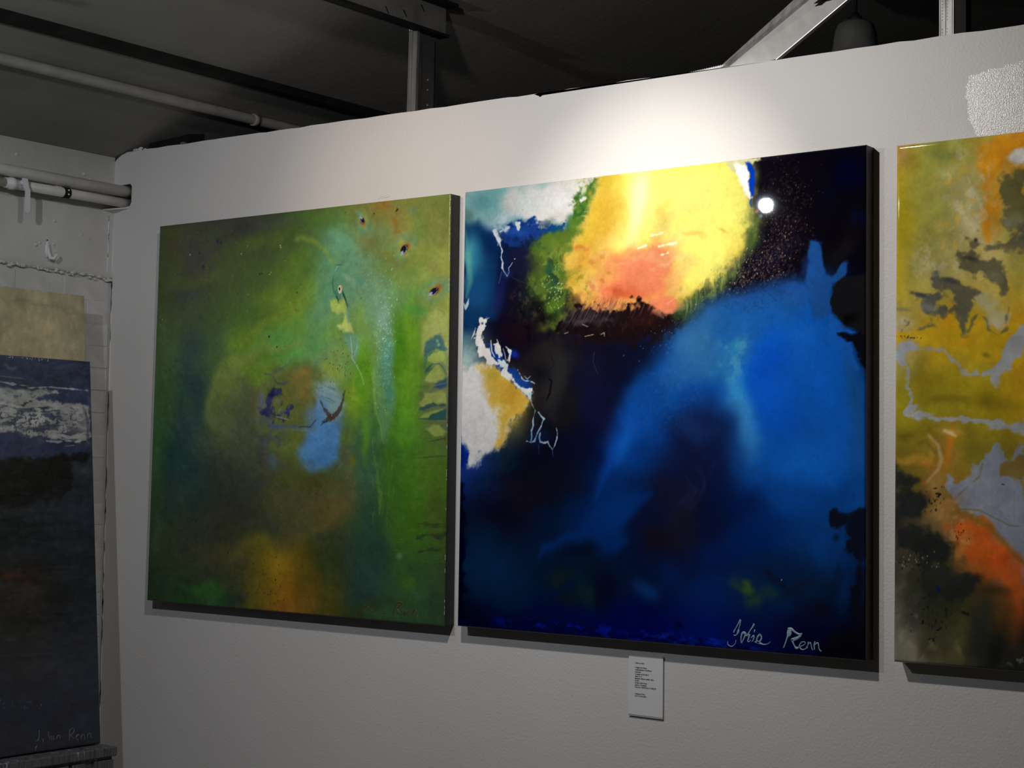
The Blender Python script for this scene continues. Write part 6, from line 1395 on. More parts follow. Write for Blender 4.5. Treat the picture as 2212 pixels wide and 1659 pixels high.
('line',([(772.3,538.6,0.7),(771.7,551.8,1.2),(772.8,570.9,0.7)],(90,146,70)),{'op': 0.35,'soft': 1.1}),
('line',([(792.2,629.5,0.7),(792.6,642.7,1.2),(789.4,666.6,0.7)],(69,118,59)),{'op': 0.35,'soft': 1.1}),
('line',([(833.6,447,0.7),(832.5,460.2,1.2),(830.4,480.5,0.7)],(157,202,121)),{'op': 0.35,'soft': 1.1}),
('line',([(824.5,697.6,0.7),(826.8,710.7,1.2),(826.9,733.7,0.7)],(91,146,70)),{'op': 0.35,'soft': 1.1}),
('line',([(781.8,733.3,0.7),(782.5,746.4,1.2),(784.1,754.5,0.7)],(146,202,82)),{'op': 0.35,'soft': 1.1}),
('line',([(821.9,474.5,0.7),(824.5,487.8,1.2),(820.4,494.6,0.7)],(139,194,79)),{'op': 0.35,'soft': 1.1}),
('line',([(821.1,439.4,0.7),(823.5,452.7,1.2),(818.3,474.4,0.7)],(85,140,67)),{'op': 0.35,'soft': 1.1}),
('line',([(842.7,888.9,0.7),(862.4,886.9,1.2),(884.8,883.7,0.7)],(58,96,36)),{'op': 0.3,'soft': 1.2}),
('line',([(959.1,682.6,0.7),(978.3,681.2,1.2),(1000,678.7,0.7)],(113,153,46)),{'op': 0.3,'soft': 1.2}),
('line',([(844.9,809,0.7),(864.7,807.2,1.2),(887.1,804.2,0.7)],(116,156,48)),{'op': 0.3,'soft': 1.2}),
('line',([(964.6,680.8,0.7),(983.8,679.4,1.2),(1005.4,676.9,0.7)],(113,152,46)),{'op': 0.3,'soft': 1.2}),
('line',([(863.4,696.7,0.7),(883.2,695.2,1.2),(905.5,692.6,0.7)],(57,95,35)),{'op': 0.3,'soft': 1.2}),
('line',([(906.7,666.1,0.7),(926.2,664.8,1.2),(948.2,662.3,0.7)],(56,94,35)),{'op': 0.3,'soft': 1.2}),
('line',([(902.4,658.3,0.7),(921.9,657,1.2),(944,654.6,0.7)],(56,94,35)),{'op': 0.3,'soft': 1.2}),
('line',([(947.6,883.9,0.7),(966.7,881.9,1.2),(988.4,878.7,0.7)],(115,154,47)),{'op': 0.3,'soft': 1.2}),
('line',([(841.3,815.7,0.7),(861.1,813.9,1.2),(883.6,810.9,0.7)],(101,134,59)),{'op': 0.3,'soft': 1.2}),
('line',([(967.3,750.6,0.7),(986.4,749,1.2),(1008,746.3,0.7)],(113,152,46)),{'op': 0.3,'soft': 1.2}),
('line',([(959.2,637.7,0.7),(978.3,636.4,1.2),(1000.1,634,0.7)],(98,131,57)),{'op': 0.3,'soft': 1.2}),
('line',([(895.5,747.3,0.7),(915,745.7,1.2),(937.1,742.9,0.7)],(57,94,35)),{'op': 0.3,'soft': 1.2}),
('line',([(965.1,693.5,0.7),(984.2,692.1,1.2),(1005.8,689.6,0.7)],(113,152,46)),{'op': 0.3,'soft': 1.2}),
('line',([(966.8,703.2,0.7),(985.9,701.7,1.2),(1007.6,699.2,0.7)],(98,131,57)),{'op': 0.3,'soft': 1.2}),
('line',([(932.4,647.3,0.7),(951.7,646,1.2),(973.6,643.6,0.7)],(56,93,35)),{'op': 0.3,'soft': 1.2}),
('line',([(969.8,839.5,0.7),(988.8,837.7,1.2),(1010.3,834.7,0.7)],(114,153,47)),{'op': 0.3,'soft': 1.2}),
('line',([(848.8,817.6,0.7),(868.6,815.8,1.2),(891,812.8,0.7)],(58,96,36)),{'op': 0.3,'soft': 1.2}),
('line',([(892.3,624,0.7),(911.9,622.8,1.2),(934.1,620.5,0.7)],(99,132,57)),{'op': 0.3,'soft': 1.2}),
('line',([(951.7,849.5,0.7),(970.8,847.7,1.2),(992.5,844.6,0.7)],(100,132,58)),{'op': 0.3,'soft': 1.2}),
('line',([(966.9,774,0.7),(986,772.3,1.2),(1007.6,769.5,0.7)],(99,131,57)),{'op': 0.3,'soft': 1.2}),
('line',([(876.7,737.8,0.7),(896.3,736.2,1.2),(918.6,733.5,0.7)],(115,154,47)),{'op': 0.3,'soft': 1.2}),
('line',([(870.3,609.6,0.7),(890,608.4,1.2),(912.4,606.1,0.7)],(56,94,35)),{'op': 0.3,'soft': 1.2}),
('line',([(968,876.9,0.7),(987,874.9,1.2),(1008.5,871.8,0.7)],(100,133,58)),{'op': 0.3,'soft': 1.2}),
('line',([(877.9,618.3,0.7),(897.5,617,1.2),(919.8,614.7,0.7)],(56,94,35)),{'op': 0.3,'soft': 1.2}),
('line',([(864.7,660.3,0.7),(884.4,658.9,1.2),(906.8,656.5,0.7)],(57,95,35)),{'op': 0.3,'soft': 1.2}),
('line',([(888.6,741.8,0.7),(908.1,740.2,1.2),(930.3,737.4,0.7)],(100,133,58)),{'op': 0.3,'soft': 1.2}),
('line',([(923.5,677.7,0.7),(942.9,676.3,1.2),(964.8,673.8,0.7)],(114,153,46)),{'op': 0.3,'soft': 1.2}),
('line',([(852.1,838.9,0.7),(871.8,837,1.2),(894.1,833.9,0.7)],(116,156,48)),{'op': 0.3,'soft': 1.2}),
('line',([(888.1,620.2,0.7),(907.7,619,1.2),(929.9,616.7,0.7)],(114,153,46)),{'op': 0.3,'soft': 1.2}),
('line',([(878.7,785.4,0.7),(898.3,783.7,1.2),(920.5,780.8,0.7)],(115,154,47)),{'op': 0.3,'soft': 1.2}),
('line',([(916,756.2,0.7),(935.4,754.6,1.2),(957.4,751.9,0.7)],(114,153,47)),{'op': 0.3,'soft': 1.2}),
('line',([(926.7,807.8,0.7),(946,806,1.2),(967.8,803.1,0.7)],(100,132,58)),{'op': 0.3,'soft': 1.2}),
('line',([(888.7,700.1,0.7),(908.2,698.7,1.2),(930.4,696.1,0.7)],(57,94,35)),{'op': 0.3,'soft': 1.2}),
('line',([(859.3,812.6,0.7),(879,810.8,1.2),(901.3,807.8,0.7)],(101,134,59)),{'op': 0.3,'soft': 1.2}),
('line',([(859.4,840.8,0.7),(879,838.9,1.2),(901.3,835.8,0.7)],(101,134,59)),{'op': 0.3,'soft': 1.2}),
('line',([(956.8,782.2,0.7),(975.9,780.5,1.2),(997.6,777.7,0.7)],(99,132,57)),{'op': 0.3,'soft': 1.2}),
('line',([(931.1,749.2,0.7),(950.3,747.6,1.2),(972.2,744.9,0.7)],(99,132,58)),{'op': 0.3,'soft': 1.2}),
('line',([(938.3,766.5,0.7),(957.5,764.8,1.2),(979.3,762.1,0.7)],(114,153,46)),{'op': 0.3,'soft': 1.2}),
('line',([(948,770.5,0.7),(967.2,768.9,1.2),(988.9,766.1,0.7)],(99,132,57)),{'op': 0.3,'soft': 1.2}),
('line',([(929.9,801.4,0.7),(949.1,799.6,1.2),(971,796.8,0.7)],(114,153,47)),{'op': 0.3,'soft': 1.2}),
('line',([(845.8,620.6,0.7),(865.7,619.4,1.2),(888.2,617,0.7)],(100,133,58)),{'op': 0.3,'soft': 1.2}),
('line',([(883.3,638.1,0.7),(902.9,636.8,1.2),(925.2,634.4,0.7)],(56,94,35)),{'op': 0.3,'soft': 1.2}),
('line',([(913.1,783.8,0.7),(932.5,782.1,1.2),(954.4,779.2,0.7)],(100,132,58)),{'op': 0.3,'soft': 1.2}),
('line',([(907,677,0.7),(926.4,675.6,1.2),(948.5,673.1,0.7)],(57,94,35)),{'op': 0.3,'soft': 1.2}),
('line',([(840.2,833.9,0.7),(859.9,832,1.2),(882.4,829,0.7)],(101,135,59)),{'op': 0.3,'soft': 1.2}),
('line',([(963.7,856.5,0.7),(982.8,854.6,1.2),(1004.4,851.6,0.7)],(114,153,47)),{'op': 0.3,'soft': 1.2}),
('line',([(922.8,626.8,0.7),(942.1,625.5,1.2),(964.1,623.2,0.7)],(98,131,57)),{'op': 0.3,'soft': 1.2}),
('line',([(903.1,834.6,0.7),(922.5,832.7,1.2),(944.5,829.7,0.7)],(57,95,36)),{'op': 0.3,'soft': 1.2}),
('line',([(870.9,821.2,0.7),(890.5,819.3,1.2),(912.8,816.3,0.7)],(115,155,47)),{'op': 0.3,'soft': 1.2}),
('line',([(939.1,879.1,0.7),(958.3,877.1,1.2),(980,874,0.7)],(57,95,36)),{'op': 0.3,'soft': 1.2}),
('blob',(861,899,70.5,42.9,176,(65,111,53),0.6,1),{'w': 18,'wl': 95}),
('blob',(889,898,24.5,19.5,21,(95,141,43),0.5,1),{'w': 6,'wl': 60}),
('blob',(918,950,55.4,27.5,176,(61,105,62),0.6,1),{'w': 18,'wl': 95}),
('blob',(973,936,42.1,19,89,(58,76,59),0.6,1),{'w': 6,'wl': 60}),
('blob',(806,978,71.4,17.3,179,(65,108,61),0.6,1),{'w': 6,'wl': 60}),
('blob',(868,843,11.3,8.6,176,(133,167,114),0.6,1),{'w': 3,'wl': 60}),
('blob',(292,433,81.4,67.9,160,(130,151,79),0.75,1),{'w': 6,'wl': 60}),
('blob',(261,516,83.6,50.7,86,(114,133,79),0.6,1),{'w': 18,'wl': 95}),
('blob',(331,587,83,70.5,-175,(98,111,81),0.6,1),{'w': 18,'wl': 95}),
('blob',(357,387,95,19.8,167,(129,173,56),0.6,1),{'w': 18,'wl': 95}),
('line',([(259.9,479.9,12),(274.4,420.4,21.6),(322.8,373.8,19.2),(404.5,352.6,14.4),(516.5,344.5,9.6)],(142,164,69)),{'op': 0.45,'soft': 12,'w': 5}),
('shape',([(386.2,516.7),(392.1,458.1),(422.9,411.8),(486.2,385.4),(557,380.3),(596.5,404.3),(628.3,439.2),(659.7,473.7),(668.9,530.1),(655.6,586.3),(634.2,631.3),(589.1,652.1),(526.8,646),(462.7,621.3),(413.2,586.8)],(112,125,59)),{'op': 0.75,'soft': 16.8,'w': 6}),
('blob',(527,410,40.3,23.4,176,(166,136,66),0.75,1),{'w': 6,'wl': 24}),
('blob',(544,461,46.5,24.7,79,(164,135,56),0.7,1),{'w': 6,'wl': 24}),
('blob',(489,460,42.6,40.4,50,(133,134,47),0.7,1),{'w': 6,'wl': 24}),
('blob',(522,506,53.5,23,-179,(120,130,57),0.7,1),{'w': 6,'wl': 60}),
('blob',(613,445,39.4,25.3,178,(159,193,175),0.75,1),{'w': 7,'wl': 20}),
('blob',(637,473,38.3,29.7,38,(147,192,191),0.8,1),{'w': 5,'wl': 20}),
('blob',(599,496,36.5,24.6,101,(108,160,221),0.85,1),{'w': 5,'wl': 20}),
('shape',([(600,512.6),(670.1,518.9),(670.2,572.8),(654.9,614.3),(622.5,645),(579.7,647.7),(545,629.9),(531.7,604.8),(552.3,569.4),(576.4,546.6)],(96,165,241)),{'op': 0.92,'soft': 16.8,'rough': 3.6,'rs': 20,'w': 3}),
('shape',([(597.7,440.9),(631,430.1),(665.2,455.7),(681.3,489.7),(673.2,521.1),(634.1,527.6),(599.8,509.2),(589.4,472.7)],(159,197,204)),{'op': 0.85,'soft': 12,'rough': 3.6,'w': 3}),
('blob',(603,501,34.2,24.5,102,(108,165,232),0.7,1),{'w': 4,'wl': 20}),
('blob',(618,615,45.8,33.8,-179,(75,140,198),0.6,1),{'w': 4,'wl': 60}),
('blob',(570,632,30.9,18.2,-180,(85,121,145),0.5,1),{'w': 5,'wl': 60}),
('blob',(555,547,52.8,8,179,(111,145,192),0.6,1),{'w': 4,'wl': 16}),
('blob',(572,518,29.8,27.7,73,(103,157,225),0.6,1),{'w': 5,'wl': 60}),
('line',([(215.2,551.4,16.8),(215.5,479.3,31.2),(246.8,410.2,36),(314.1,364.1,31.2),(412.2,341,21.6),(532.2,342.7,9.6)],(164,183,91)),{'op': 0.5,'soft': 18,'w': 6}),
('line',([(389.1,551.8,7.2),(380.4,493.2,12),(401,434.8,14.4),(454.6,396.2,12)],(133,144,110)),{'op': 0.5,'soft': 9.6,'w': 5,'wl': 30}),
('line',([(422.4,615.8,9.6),(479.5,646.5,14.4),(558.6,663.8,14.4),(634.9,651.6,12),(681.6,603,12),(694.8,541.4,7.2)],(94,100,51)),{'op': 0.5,'soft': 12,'w': 4,'wl': 30}),
('line',([(681.6,603,12),(704.3,664.1,21.6),(682.4,731.2,26.4),(623.6,777.4,21.6),(547.7,802.3,12)],(131,116,69)),{'op': 0.4,'soft': 19.2,'w': 6}),
('shape',([(418.2,458.5),(440.2,442.5),(459.6,445.2),(457.1,466.1),(438.3,479.8),(435.8,498.4),(465,508),(487.1,501.3),(511.9,485.4),(505.9,496.8),(478,515.1),(500.5,522.2),(488,526.7),(443,519.4),(404,514.5),(393.6,498),(412.8,488.8)],(45,55,117)),{'op': 0.85,'soft': 4.8,'rough': 4.8,'rs': 9,'w': 3,'wl': 14}),
('scumble',(442,482,48,42,-171,(141,154,207),0.38,8,8,0.5,1,71)),
('blob',(434,456,14.6,11.6,-174,(21,27,79),0.9,1),{'w': 3,'wl': 10}),
('blob',(417,508,22.7,9.3,-173,(30,38,102),0.9,1),{'w': 3,'wl': 10}),
('blob',(399,472,25.9,14.6,104,(126,137,179),0.65,1),{'w': 4,'wl': 12}),
('blob',(414,531,48.5,11.7,-173,(91,113,160),0.5,1),{'w': 5,'wl': 14}),
('line',([(383.4,401.5,1.2),(430.9,409.6,1.9),(442.6,419.2,3.6),(449.4,428.7,2.4),(475.2,433.9,2.4),(490.9,427.2,2.9)],(77,85,140)),{'op': 0.7,'soft': 1.9,'rough': 1.2}),
('line',([(435.8,409.7,3.6),(454.6,395,6),(486.1,380.7,3.6),(501.7,374.2,1.2)],(98,116,122)),{'op': 0.6,'soft': 4.8,'w': 3,'wl': 14}),
('line',([(465,508,3.6),(493.4,499,3.6),(514.9,483.1,1.8)],(76,94,174)),{'op': 0.8,'soft': 1.7,'rough': 1.0}),
('line',([(452.5,514.9,3.6),(478.2,519.7,2.9),(494.2,523.3,1.4)],(184,197,186)),{'op': 0.7,'soft': 1.2}),
('line',([(427.6,538,7.2),(475.8,540.5,9.6),(523.1,538.4,6),(542,541.9,1.9),(573.1,540.9,1.8),(585,527.3,1.4)],(73,99,171)),{'op': 0.6,'soft': 3.6,'rough': 1.2}),
('line',([(531.1,541.9,1.4),(546.6,539.7,1.9),(566.9,542,1.7),(576,534.1,1.7),(588,522.8,1.4)],(25,38,75)),{'op': 0.8,'soft': 1.1}),
('blob',(461,569,41.2,18.7,175,(74,89,107),0.6,1),{'w': 6,'wl': 16}),
('line',([(454.2,563.6,6),(467.4,575.1,4.8),(461.5,589,3.6),(486.8,582,4.8),(496.3,583.2,2.4)],(57,79,97)),{'op': 0.75,'soft': 3,'rough': 1.7}),
('blob',(413,575,28.1,25.8,76,(76,84,116),0.55,1),{'w': 6,'wl': 16}),
('blob',(398,616,18.7,16.2,82,(76,77,79),0.7,1),{'w': 5,'wl': 60}),
('blob',(444,627,29,22.5,34,(92,121,150),0.55,1),{'w': 6,'wl': 60}),
('blob',(501,587,41.1,27.6,-179,(118,138,57),0.6,1),{'w': 6,'wl': 60}),
('blob',(495,644,63.2,22.9,180,(97,105,45),0.6,1),{'w': 18,'wl': 95}),
('line',([(490,464.8,0.8),(500.3,462.5,1.2),(466.9,466.9,0.7)],(66,82,106)),{'op': 0.35,'soft': 1.2}),
('line',([(497.2,511.7,0.8),(493,513.4,1.2),(507,514,0.7)],(66,81,106)),{'op': 0.35,'soft': 1.2}),
('line',([(512.3,500.8,0.8),(512.2,506.2,1.2),(491.9,495.3,0.7)],(66,81,106)),{'op': 0.35,'soft': 1.2}),
('line',([(408.3,478.7,0.8),(402.7,478.2,1.2),(422.5,488.1,0.7)],(69,84,109)),{'op': 0.35,'soft': 1.2}),
('line',([(437.5,468.8,0.8),(426.8,468.4,1.2),(426.3,460.8,0.7)],(68,84,109)),{'op': 0.35,'soft': 1.2}),
('line',([(387.9,473.5,0.8),(400.8,472.3,1.2),(409.9,481.9,0.7)],(69,85,110)),{'op': 0.35,'soft': 1.2}),
('line',([(499.5,484.1,0.8),(505.6,481.4,1.2),(492.4,485.9,0.7)],(66,81,106)),{'op': 0.35,'soft': 1.2}),
('line',([(449.9,459.3,0.8),(439.9,457.6,1.2),(450.1,466.3,0.7)],(68,83,108)),{'op': 0.35,'soft': 1.2}),
('line',([(453.4,487.8,0.8),(465,490.1,1.2),(448.7,492,0.7)],(67,83,108)),{'op': 0.35,'soft': 1.2}),
('line',([(438.1,490.1,0.8),(428.2,488.1,1.2),(428.9,487,0.7)],(68,84,109)),{'op': 0.35,'soft': 1.2}),
('line',([(409.9,506.6,0.8),(401.8,500.8,1.2),(422.2,502.1,0.7)],(69,84,109)),{'op': 0.35,'soft': 1.2}),
('line',([(519,488.4,0.8),(528.2,483.6,1.2),(540.6,493.4,0.7)],(65,80,105)),{'op': 0.35,'soft': 1.2}),
('line',([(499.3,458.7,0.8),(488,460.4,1.2),(505.9,452.3,0.7)],(66,81,106)),{'op': 0.35,'soft': 1.2}),
('line',([(524.5,472,0.8),(520,475.1,1.2),(538.8,470.9,0.7)],(65,80,104)),{'op': 0.35,'soft': 1.2}),
('line',([(546.7,485.6,0.8),(544.3,489.8,1.2),(549.2,480.2,0.7)],(64,79,104)),{'op': 0.35,'soft': 1.2}),
('line',([(549.7,502.1,0.8),(547.5,503.3,1.2),(531.8,508.7,0.7)],(65,80,104)),{'op': 0.35,'soft': 1.2}),
('line',([(394.3,480.4,0.8),(395.5,476.5,1.2),(389.7,476.2,0.7)],(69,85,110)),{'op': 0.35,'soft': 1.2}),
('line',([(475.7,519.2,0.8),(479.6,518.1,1.2),(462.4,518.8,0.7)],(67,82,107)),{'op': 0.35,'soft': 1.2}),
('line',([(462.7,462.2,0.8),(466.2,457.3,1.2),(463,468,0.7)],(67,82,107)),{'op': 0.35,'soft': 1.2}),
('line',([(428.1,466.7,0.8),(423.9,469.6,1.2),(424.4,467.5,0.7)],(68,84,109)),{'op': 0.35,'soft': 1.2}),
('line',([(478.5,495.7,0.8),(479.9,493.6,1.2),(472,501.4,0.7)],(67,82,107)),{'op': 0.35,'soft': 1.2}),
('line',([(483.2,488.8,0.8),(492.6,487.5,1.2),(495.5,483.6,0.7)],(66,82,106)),{'op': 0.35,'soft': 1.2}),
('line',([(469.3,519.4,0.8),(469.2,520.2,1.2),(462.2,522.8,0.7)],(67,82,107)),{'op': 0.35,'soft': 1.2}),
('line',([(403.3,467.7,0.8),(412.2,463.1,1.2),(423.8,465.8,0.7)],(69,84,109)),{'op': 0.35,'soft': 1.2}),
('line',([(445.9,452.9,0.8),(441.2,456.4,1.2),(469.6,446.3,0.7)],(67,83,108)),{'op': 0.35,'soft': 1.2}),
('line',([(412.9,495.9,0.8),(421,501.4,1.2),(412.1,487.9,0.7)],(69,84,109)),{'op': 0.35,'soft': 1.2}),
('line',([(625.9,471.6,0.8),(638.2,477.6,1.2),(653.5,481.8,0.7)],(70,98,129)),{'op': 0.5,'soft': 1.1}),
('line',([(602.1,465.6,0.8),(614.5,469.6,1.2),(629.9,472.3,0.7)],(71,99,130)),{'op': 0.5,'soft': 1.1}),
('line',([(626.9,440,0.8),(639.4,448.1,1.2),(654.7,452.9,0.7)],(69,97,128)),{'op': 0.5,'soft': 1.1}),
('line',([(621.7,470.2,0.8),(634,473.2,1.2),(649.5,483.9,0.7)],(70,98,129)),{'op': 0.5,'soft': 1.1}),
('line',([(579.2,439.7,0.8),(591.7,446.1,1.2),(607.1,445.2,0.7)],(71,100,131)),{'op': 0.5,'soft': 1.1}),
('line',([(615.4,472.7,0.8),(627.8,479.4,1.2),(643.2,483.6,0.7)],(70,99,130)),{'op': 0.5,'soft': 1.1}),
('line',([(601.5,464.8,0.8),(613.9,468,1.2),(629.3,473.2,0.7)],(71,99,130)),{'op': 0.5,'soft': 1.1}),
('line',([(625.6,443.1,0.8),(638,447.4,1.2),(653.4,457.1,0.7)],(69,97,129)),{'op': 0.5,'soft': 1.1}),
('line',([(579.7,455.7,0.8),(592.3,465,1.2),(607.7,463.9,0.7)],(71,100,131)),{'op': 0.5,'soft': 1.1}),
('line',([(595.6,467.7,0.8),(608.1,471.8,1.2),(623.6,478.6,0.7)],(71,100,131)),{'op': 0.5,'soft': 1.1}),
('line',([(606,436.5,0.8),(618.4,441.8,1.2),(633.9,448.9,0.7)],(70,98,129)),{'op': 0.5,'soft': 1.1}),
('line',([(581.9,442.4,0.8),(594.6,451,1.2),(610,454.8,0.7)],(71,100,131)),{'op': 0.5,'soft': 1.1}),
('shape',([(598.6,470.5),(606.7,482),(616.2,493.5),(628.8,506.1),(639.6,511.8),(650.1,506.3),(661.8,494),(671.8,473.8),(677.2,453.7),(680.2,453.7),(677.9,478.4),(672.5,498.6),(660.9,514.3),(647.5,520.9),(637.1,526.5),(626.5,528.7),(618.8,526.4),(611.3,530.9),(608.1,527.5),(618.6,521.9),(624.6,517.4),(615,504.8),(605.3,488.8)],(77,69,68)),{'op': 0.85,'soft': 2.2,'rough': 1.1,'rs': 6}),
('blob',(641,518,13.5,6.8,176,(98,56,44),0.8,1),{'w': 2,'wl': 8}),
('blob',(639.7,514.1,1.625,1.4949999999999999,0,(241,241,231),1,2)),
('blob',(644.5,523.2,1.5,1.38,0,(215,151,107),1,2)),
('line',([(624.9,527.6,3.6),(612.8,530.9,2.4),(603.8,537.6,1.2)],(37,42,54)),{'op': 0.9,'soft': 1.0}),
('blob',(825,42,87.7,33.5,-161,(147,141,67),0.7,1),{'w': 12,'wl': 36}),
('blob',(790,12,32.6,11.2,-161,(158,116,48),0.75,1),{'w': 7,'wl': 16}),
('blob',(753,93,44.9,33.7,-168,(127,129,66),0.65,1),{'w': 18,'wl': 95}),
('blob',(786,84,40.2,29.7,102,(118,119,54),0.5,1),{'w': 18,'wl': 95}),
('blob',(855,78,36.2,29.3,51,(155,153,79),0.6,1),{'w': 18,'wl': 95}),
('blob',(834,56,24.6,13.2,59,(146,102,47),0.6,1),{'w': 6,'wl': 14}),
('blob',(887,36,17.2,8.9,-173,(106,151,137),0.5,1),{'w': 4,'wl': 60}),
('blob',(925,28,55.9,22.4,-180,(125,146,71),0.6,1),{'w': 18,'wl': 95}),
('blob',(895,72,28.9,24.1,-162,(107,150,67),0.6,1),{'w': 8,'wl': 60}),
('blob',(948,107,45.3,40.7,60,(135,145,73),0.6,1),{'w': 18,'wl': 95}),
('blob',(982,88,43.9,16.6,88,(122,129,66),0.5,1),{'w': 6,'wl': 60}),
('blob',(872,191,57.3,33.1,-174,(134,159,67),0.6,1),{'w': 18,'wl': 95}),
('blob',(942,167,53.7,18.3,169,(161,172,85),0.6,1),{'w': 18,'wl': 95}),
('blob',(949,168,19.7,15.2,-169,(131,132,68),0.5,1),{'w': 6,'wl': 60}),
('blob',(813,142,49.6,26.8,-174,(124,130,56),0.6,1),{'w': 18,'wl': 95}),
('blob',(859,234,43.1,24.3,-175,(104,156,88),0.5,1),{'w': 5,'wl': 60}),
('blob',(888,263,56.8,17.6,-177,(78,150,63),0.7,1),{'w': 18,'wl': 95}),
('blob',(984,186,32.8,16.5,87,(152,142,72),0.5,1),{'w': 6,'wl': 60}),
('blob',(937,238,40.4,15.9,169,(126,141,67),0.5,1),{'w': 18,'wl': 95}),
('blob',(715,33,39.3,22.7,-172,(111,131,58),0.6,1),{'w': 18,'wl': 95}),
('blob',(800,186,58.7,17.8,-169,(125,154,64),0.5,1),{'w': 18,'wl': 95}),
('blob',(757,229,45.2,29.4,85,(125,173,140),0.4,1),{'w': 4,'wl': 60}),
('blob',(728,49,27,19.6,-127,(84,163,154),0.85,1),{'w': 3,'wl': 12}),
('blob',(726,45,20,14.2,-125,(186,199,78),0.9,1),{'w': 2,'wl': 10}),
('blob',(727,46,15.9,11,-123,(160,97,42),0.95,1),{'w': 1.5,'wl': 8}),
('shape',([(721.2,31.3),(729.3,36.9),(732.6,44.1),(730.6,50.1),(726,50.7),(719.9,45.7),(717.8,38.4)],(14,17,40)),{'soft': 1.7}),
('line',([(718.4,33.5,1.2),(718.8,41.1,1.7),(723.5,47.2,1.6),(728.7,48.4,1.2)],(205,220,224)),{'op': 0.8,'soft': 0.8}),
('shape',([(720.6,29.5),(726.4,35.4),(724.2,39.5),(718.5,35.4)],(179,206,241)),{'op': 0.95,'soft': 1.6}),
('blob',(866,114,36.6,28,143,(81,156,146),0.85,1),{'w': 3,'wl': 12}),
('blob',(863,118,27,20.3,141,(179,190,74),0.9,1),{'w': 2,'wl': 10}),
('blob',(864,117,21.5,15.7,139,(154,93,40),0.95,1),{'w': 1.5,'wl': 8}),
('shape',([(850.9,133.6),(849.2,122.5),(854.9,113.7),(864.7,110),(870.5,112.9),(870.8,121.8),(863.7,129.9)],(13,16,38)),{'soft': 1.7}),
('line',([(856.8,133.7,1.2),(866.1,126.7,1.7),(868.8,117.9,1.6),(864.6,112.8,1.2)],(197,210,213)),{'op': 0.8,'soft': 0.8}),
('shape',([(849.3,135.7),(850.5,126.1),(858,124.1),(859.1,132)],(171,196,231)),{'op': 0.95,'soft': 1.6}),
('blob',(964,221,39.9,24.4,163,(80,154,144),0.85,1),{'w': 3,'wl': 12}),
('blob',(958,224,29.5,17.7,162,(177,187,72),0.9,1),{'w': 2,'wl': 10}),
('blob',(960,223,23.6,13.6,161,(153,91,39),0.95,1),{'w': 1.5,'wl': 8}),
('shape',([(939,233.8),(943.4,223.8),(953.3,218.1),(964.3,218),(968.1,222.3),(963.6,229.9),(952.8,234.6)],(13,16,37)),{'soft': 1.7}),
('line',([(944.4,235.7,1.2),(956.7,232.7,1.7),(963.8,226,1.6),(962.7,220.3,1.2)],(195,207,210)),{'op': 0.8,'soft': 0.8}),
('shape',([(936.4,235.1),(942.7,227.3),(950.7,227.9),(947.5,235)],(170,194,227)),{'op': 0.95,'soft': 1.6}),
('shape',([(830.8,29.2),(836.4,20.7),(842.3,24.5),(836.6,28.6)],(48,41,38)),{'op': 0.9,'soft': 1.2}),
('blob',(746.4,-0.5,2.75,2.53,0,(29,35,44),1,2)),
('blob',(716,24,18.1,5.7,-161,(111,169,155),0.6,1),{'w': 3,'wl': 60}),
('line',([(981.2,226.1,1),(993.6,228.8,0.7)],(99,138,113)),{'op': 0.4,'soft': 1.0}),
('line',([(967.1,233,1),(971.6,239.7,0.7)],(99,138,113)),{'op': 0.4,'soft': 1.0}),
('line',([(947,223.8,1),(939.9,225.3,0.7)],(99,139,114)),{'op': 0.4,'soft': 1.0}),
('line',([(951,228.2,1),(946.3,232.1,0.7)],(100,139,113)),{'op': 0.4,'soft': 1.0}),
('line',([(944.7,217.4,1),(936.3,215.1,0.7)],(99,139,113)),{'op': 0.4,'soft': 1.0}),
('line',([(957.3,203,1),(956.1,192.5,0.7)],(99,138,113)),{'op': 0.4,'soft': 1.0}),
('line',([(959.9,202.5,1),(960.2,191.8,0.7)],(99,138,113)),{'op': 0.4,'soft': 1.0}),
('line',([(951.8,228.7,1),(947.4,233,0.7)],(100,139,113)),{'op': 0.4,'soft': 1.0}),
('line',([(948.8,226.2,1),(942.8,229,0.7)],(99,139,113)),{'op': 0.4,'soft': 1.0}),
('line',([(983.5,219.5,1),(997.2,218.4,0.7)],(99,138,113)),{'op': 0.4,'soft': 1.0}),
('line',([(959.4,232.2,1),(959.4,238.5,0.7)],(100,139,113)),{'op': 0.4,'soft': 1.0}),
('line',([(974.7,205.7,1),(983.5,196.8,0.7)],(99,138,113)),{'op': 0.4,'soft': 1.0}),
('line',([(981.9,225,1),(994.7,227.1,0.7)],(99,138,113)),{'op': 0.4,'soft': 1.0}),
('line',([(944.6,217.1,1),(936.2,214.7,0.7)],(99,139,113)),{'op': 0.4,'soft': 1.0}),
('line',([(970.4,232.6,1),(976.7,239.1,0.7)],(99,138,113)),{'op': 0.4,'soft': 1.0}),
('line',([(965.7,202.6,1),(969.3,192,0.7)],(99,138,113)),{'op': 0.4,'soft': 1.0}),
('line',([(971.1,232.5,1),(977.8,238.8,0.7)],(99,138,113)),{'op': 0.4,'soft': 1.0}),
('line',([(945.2,220.1,1),(937.1,219.4,0.7)],(99,139,114)),{'op': 0.4,'soft': 1.0}),
('line',([(962.6,232.9,1),(964.5,239.5,0.7)],(100,139,113)),{'op': 0.4,'soft': 1.0}),
('line',([(978.7,208.7,1),(989.8,201.6,0.7)],(99,138,113)),{'op': 0.4,'soft': 1.0}),
('line',([(979.3,228.2,1),(990.7,232.1,0.7)],(99,138,113)),{'op': 0.4,'soft': 1.0}),
('line',([(950,206.3,1),(944.6,197.6,0.7)],(99,138,113)),{'op': 0.4,'soft': 1.0}),
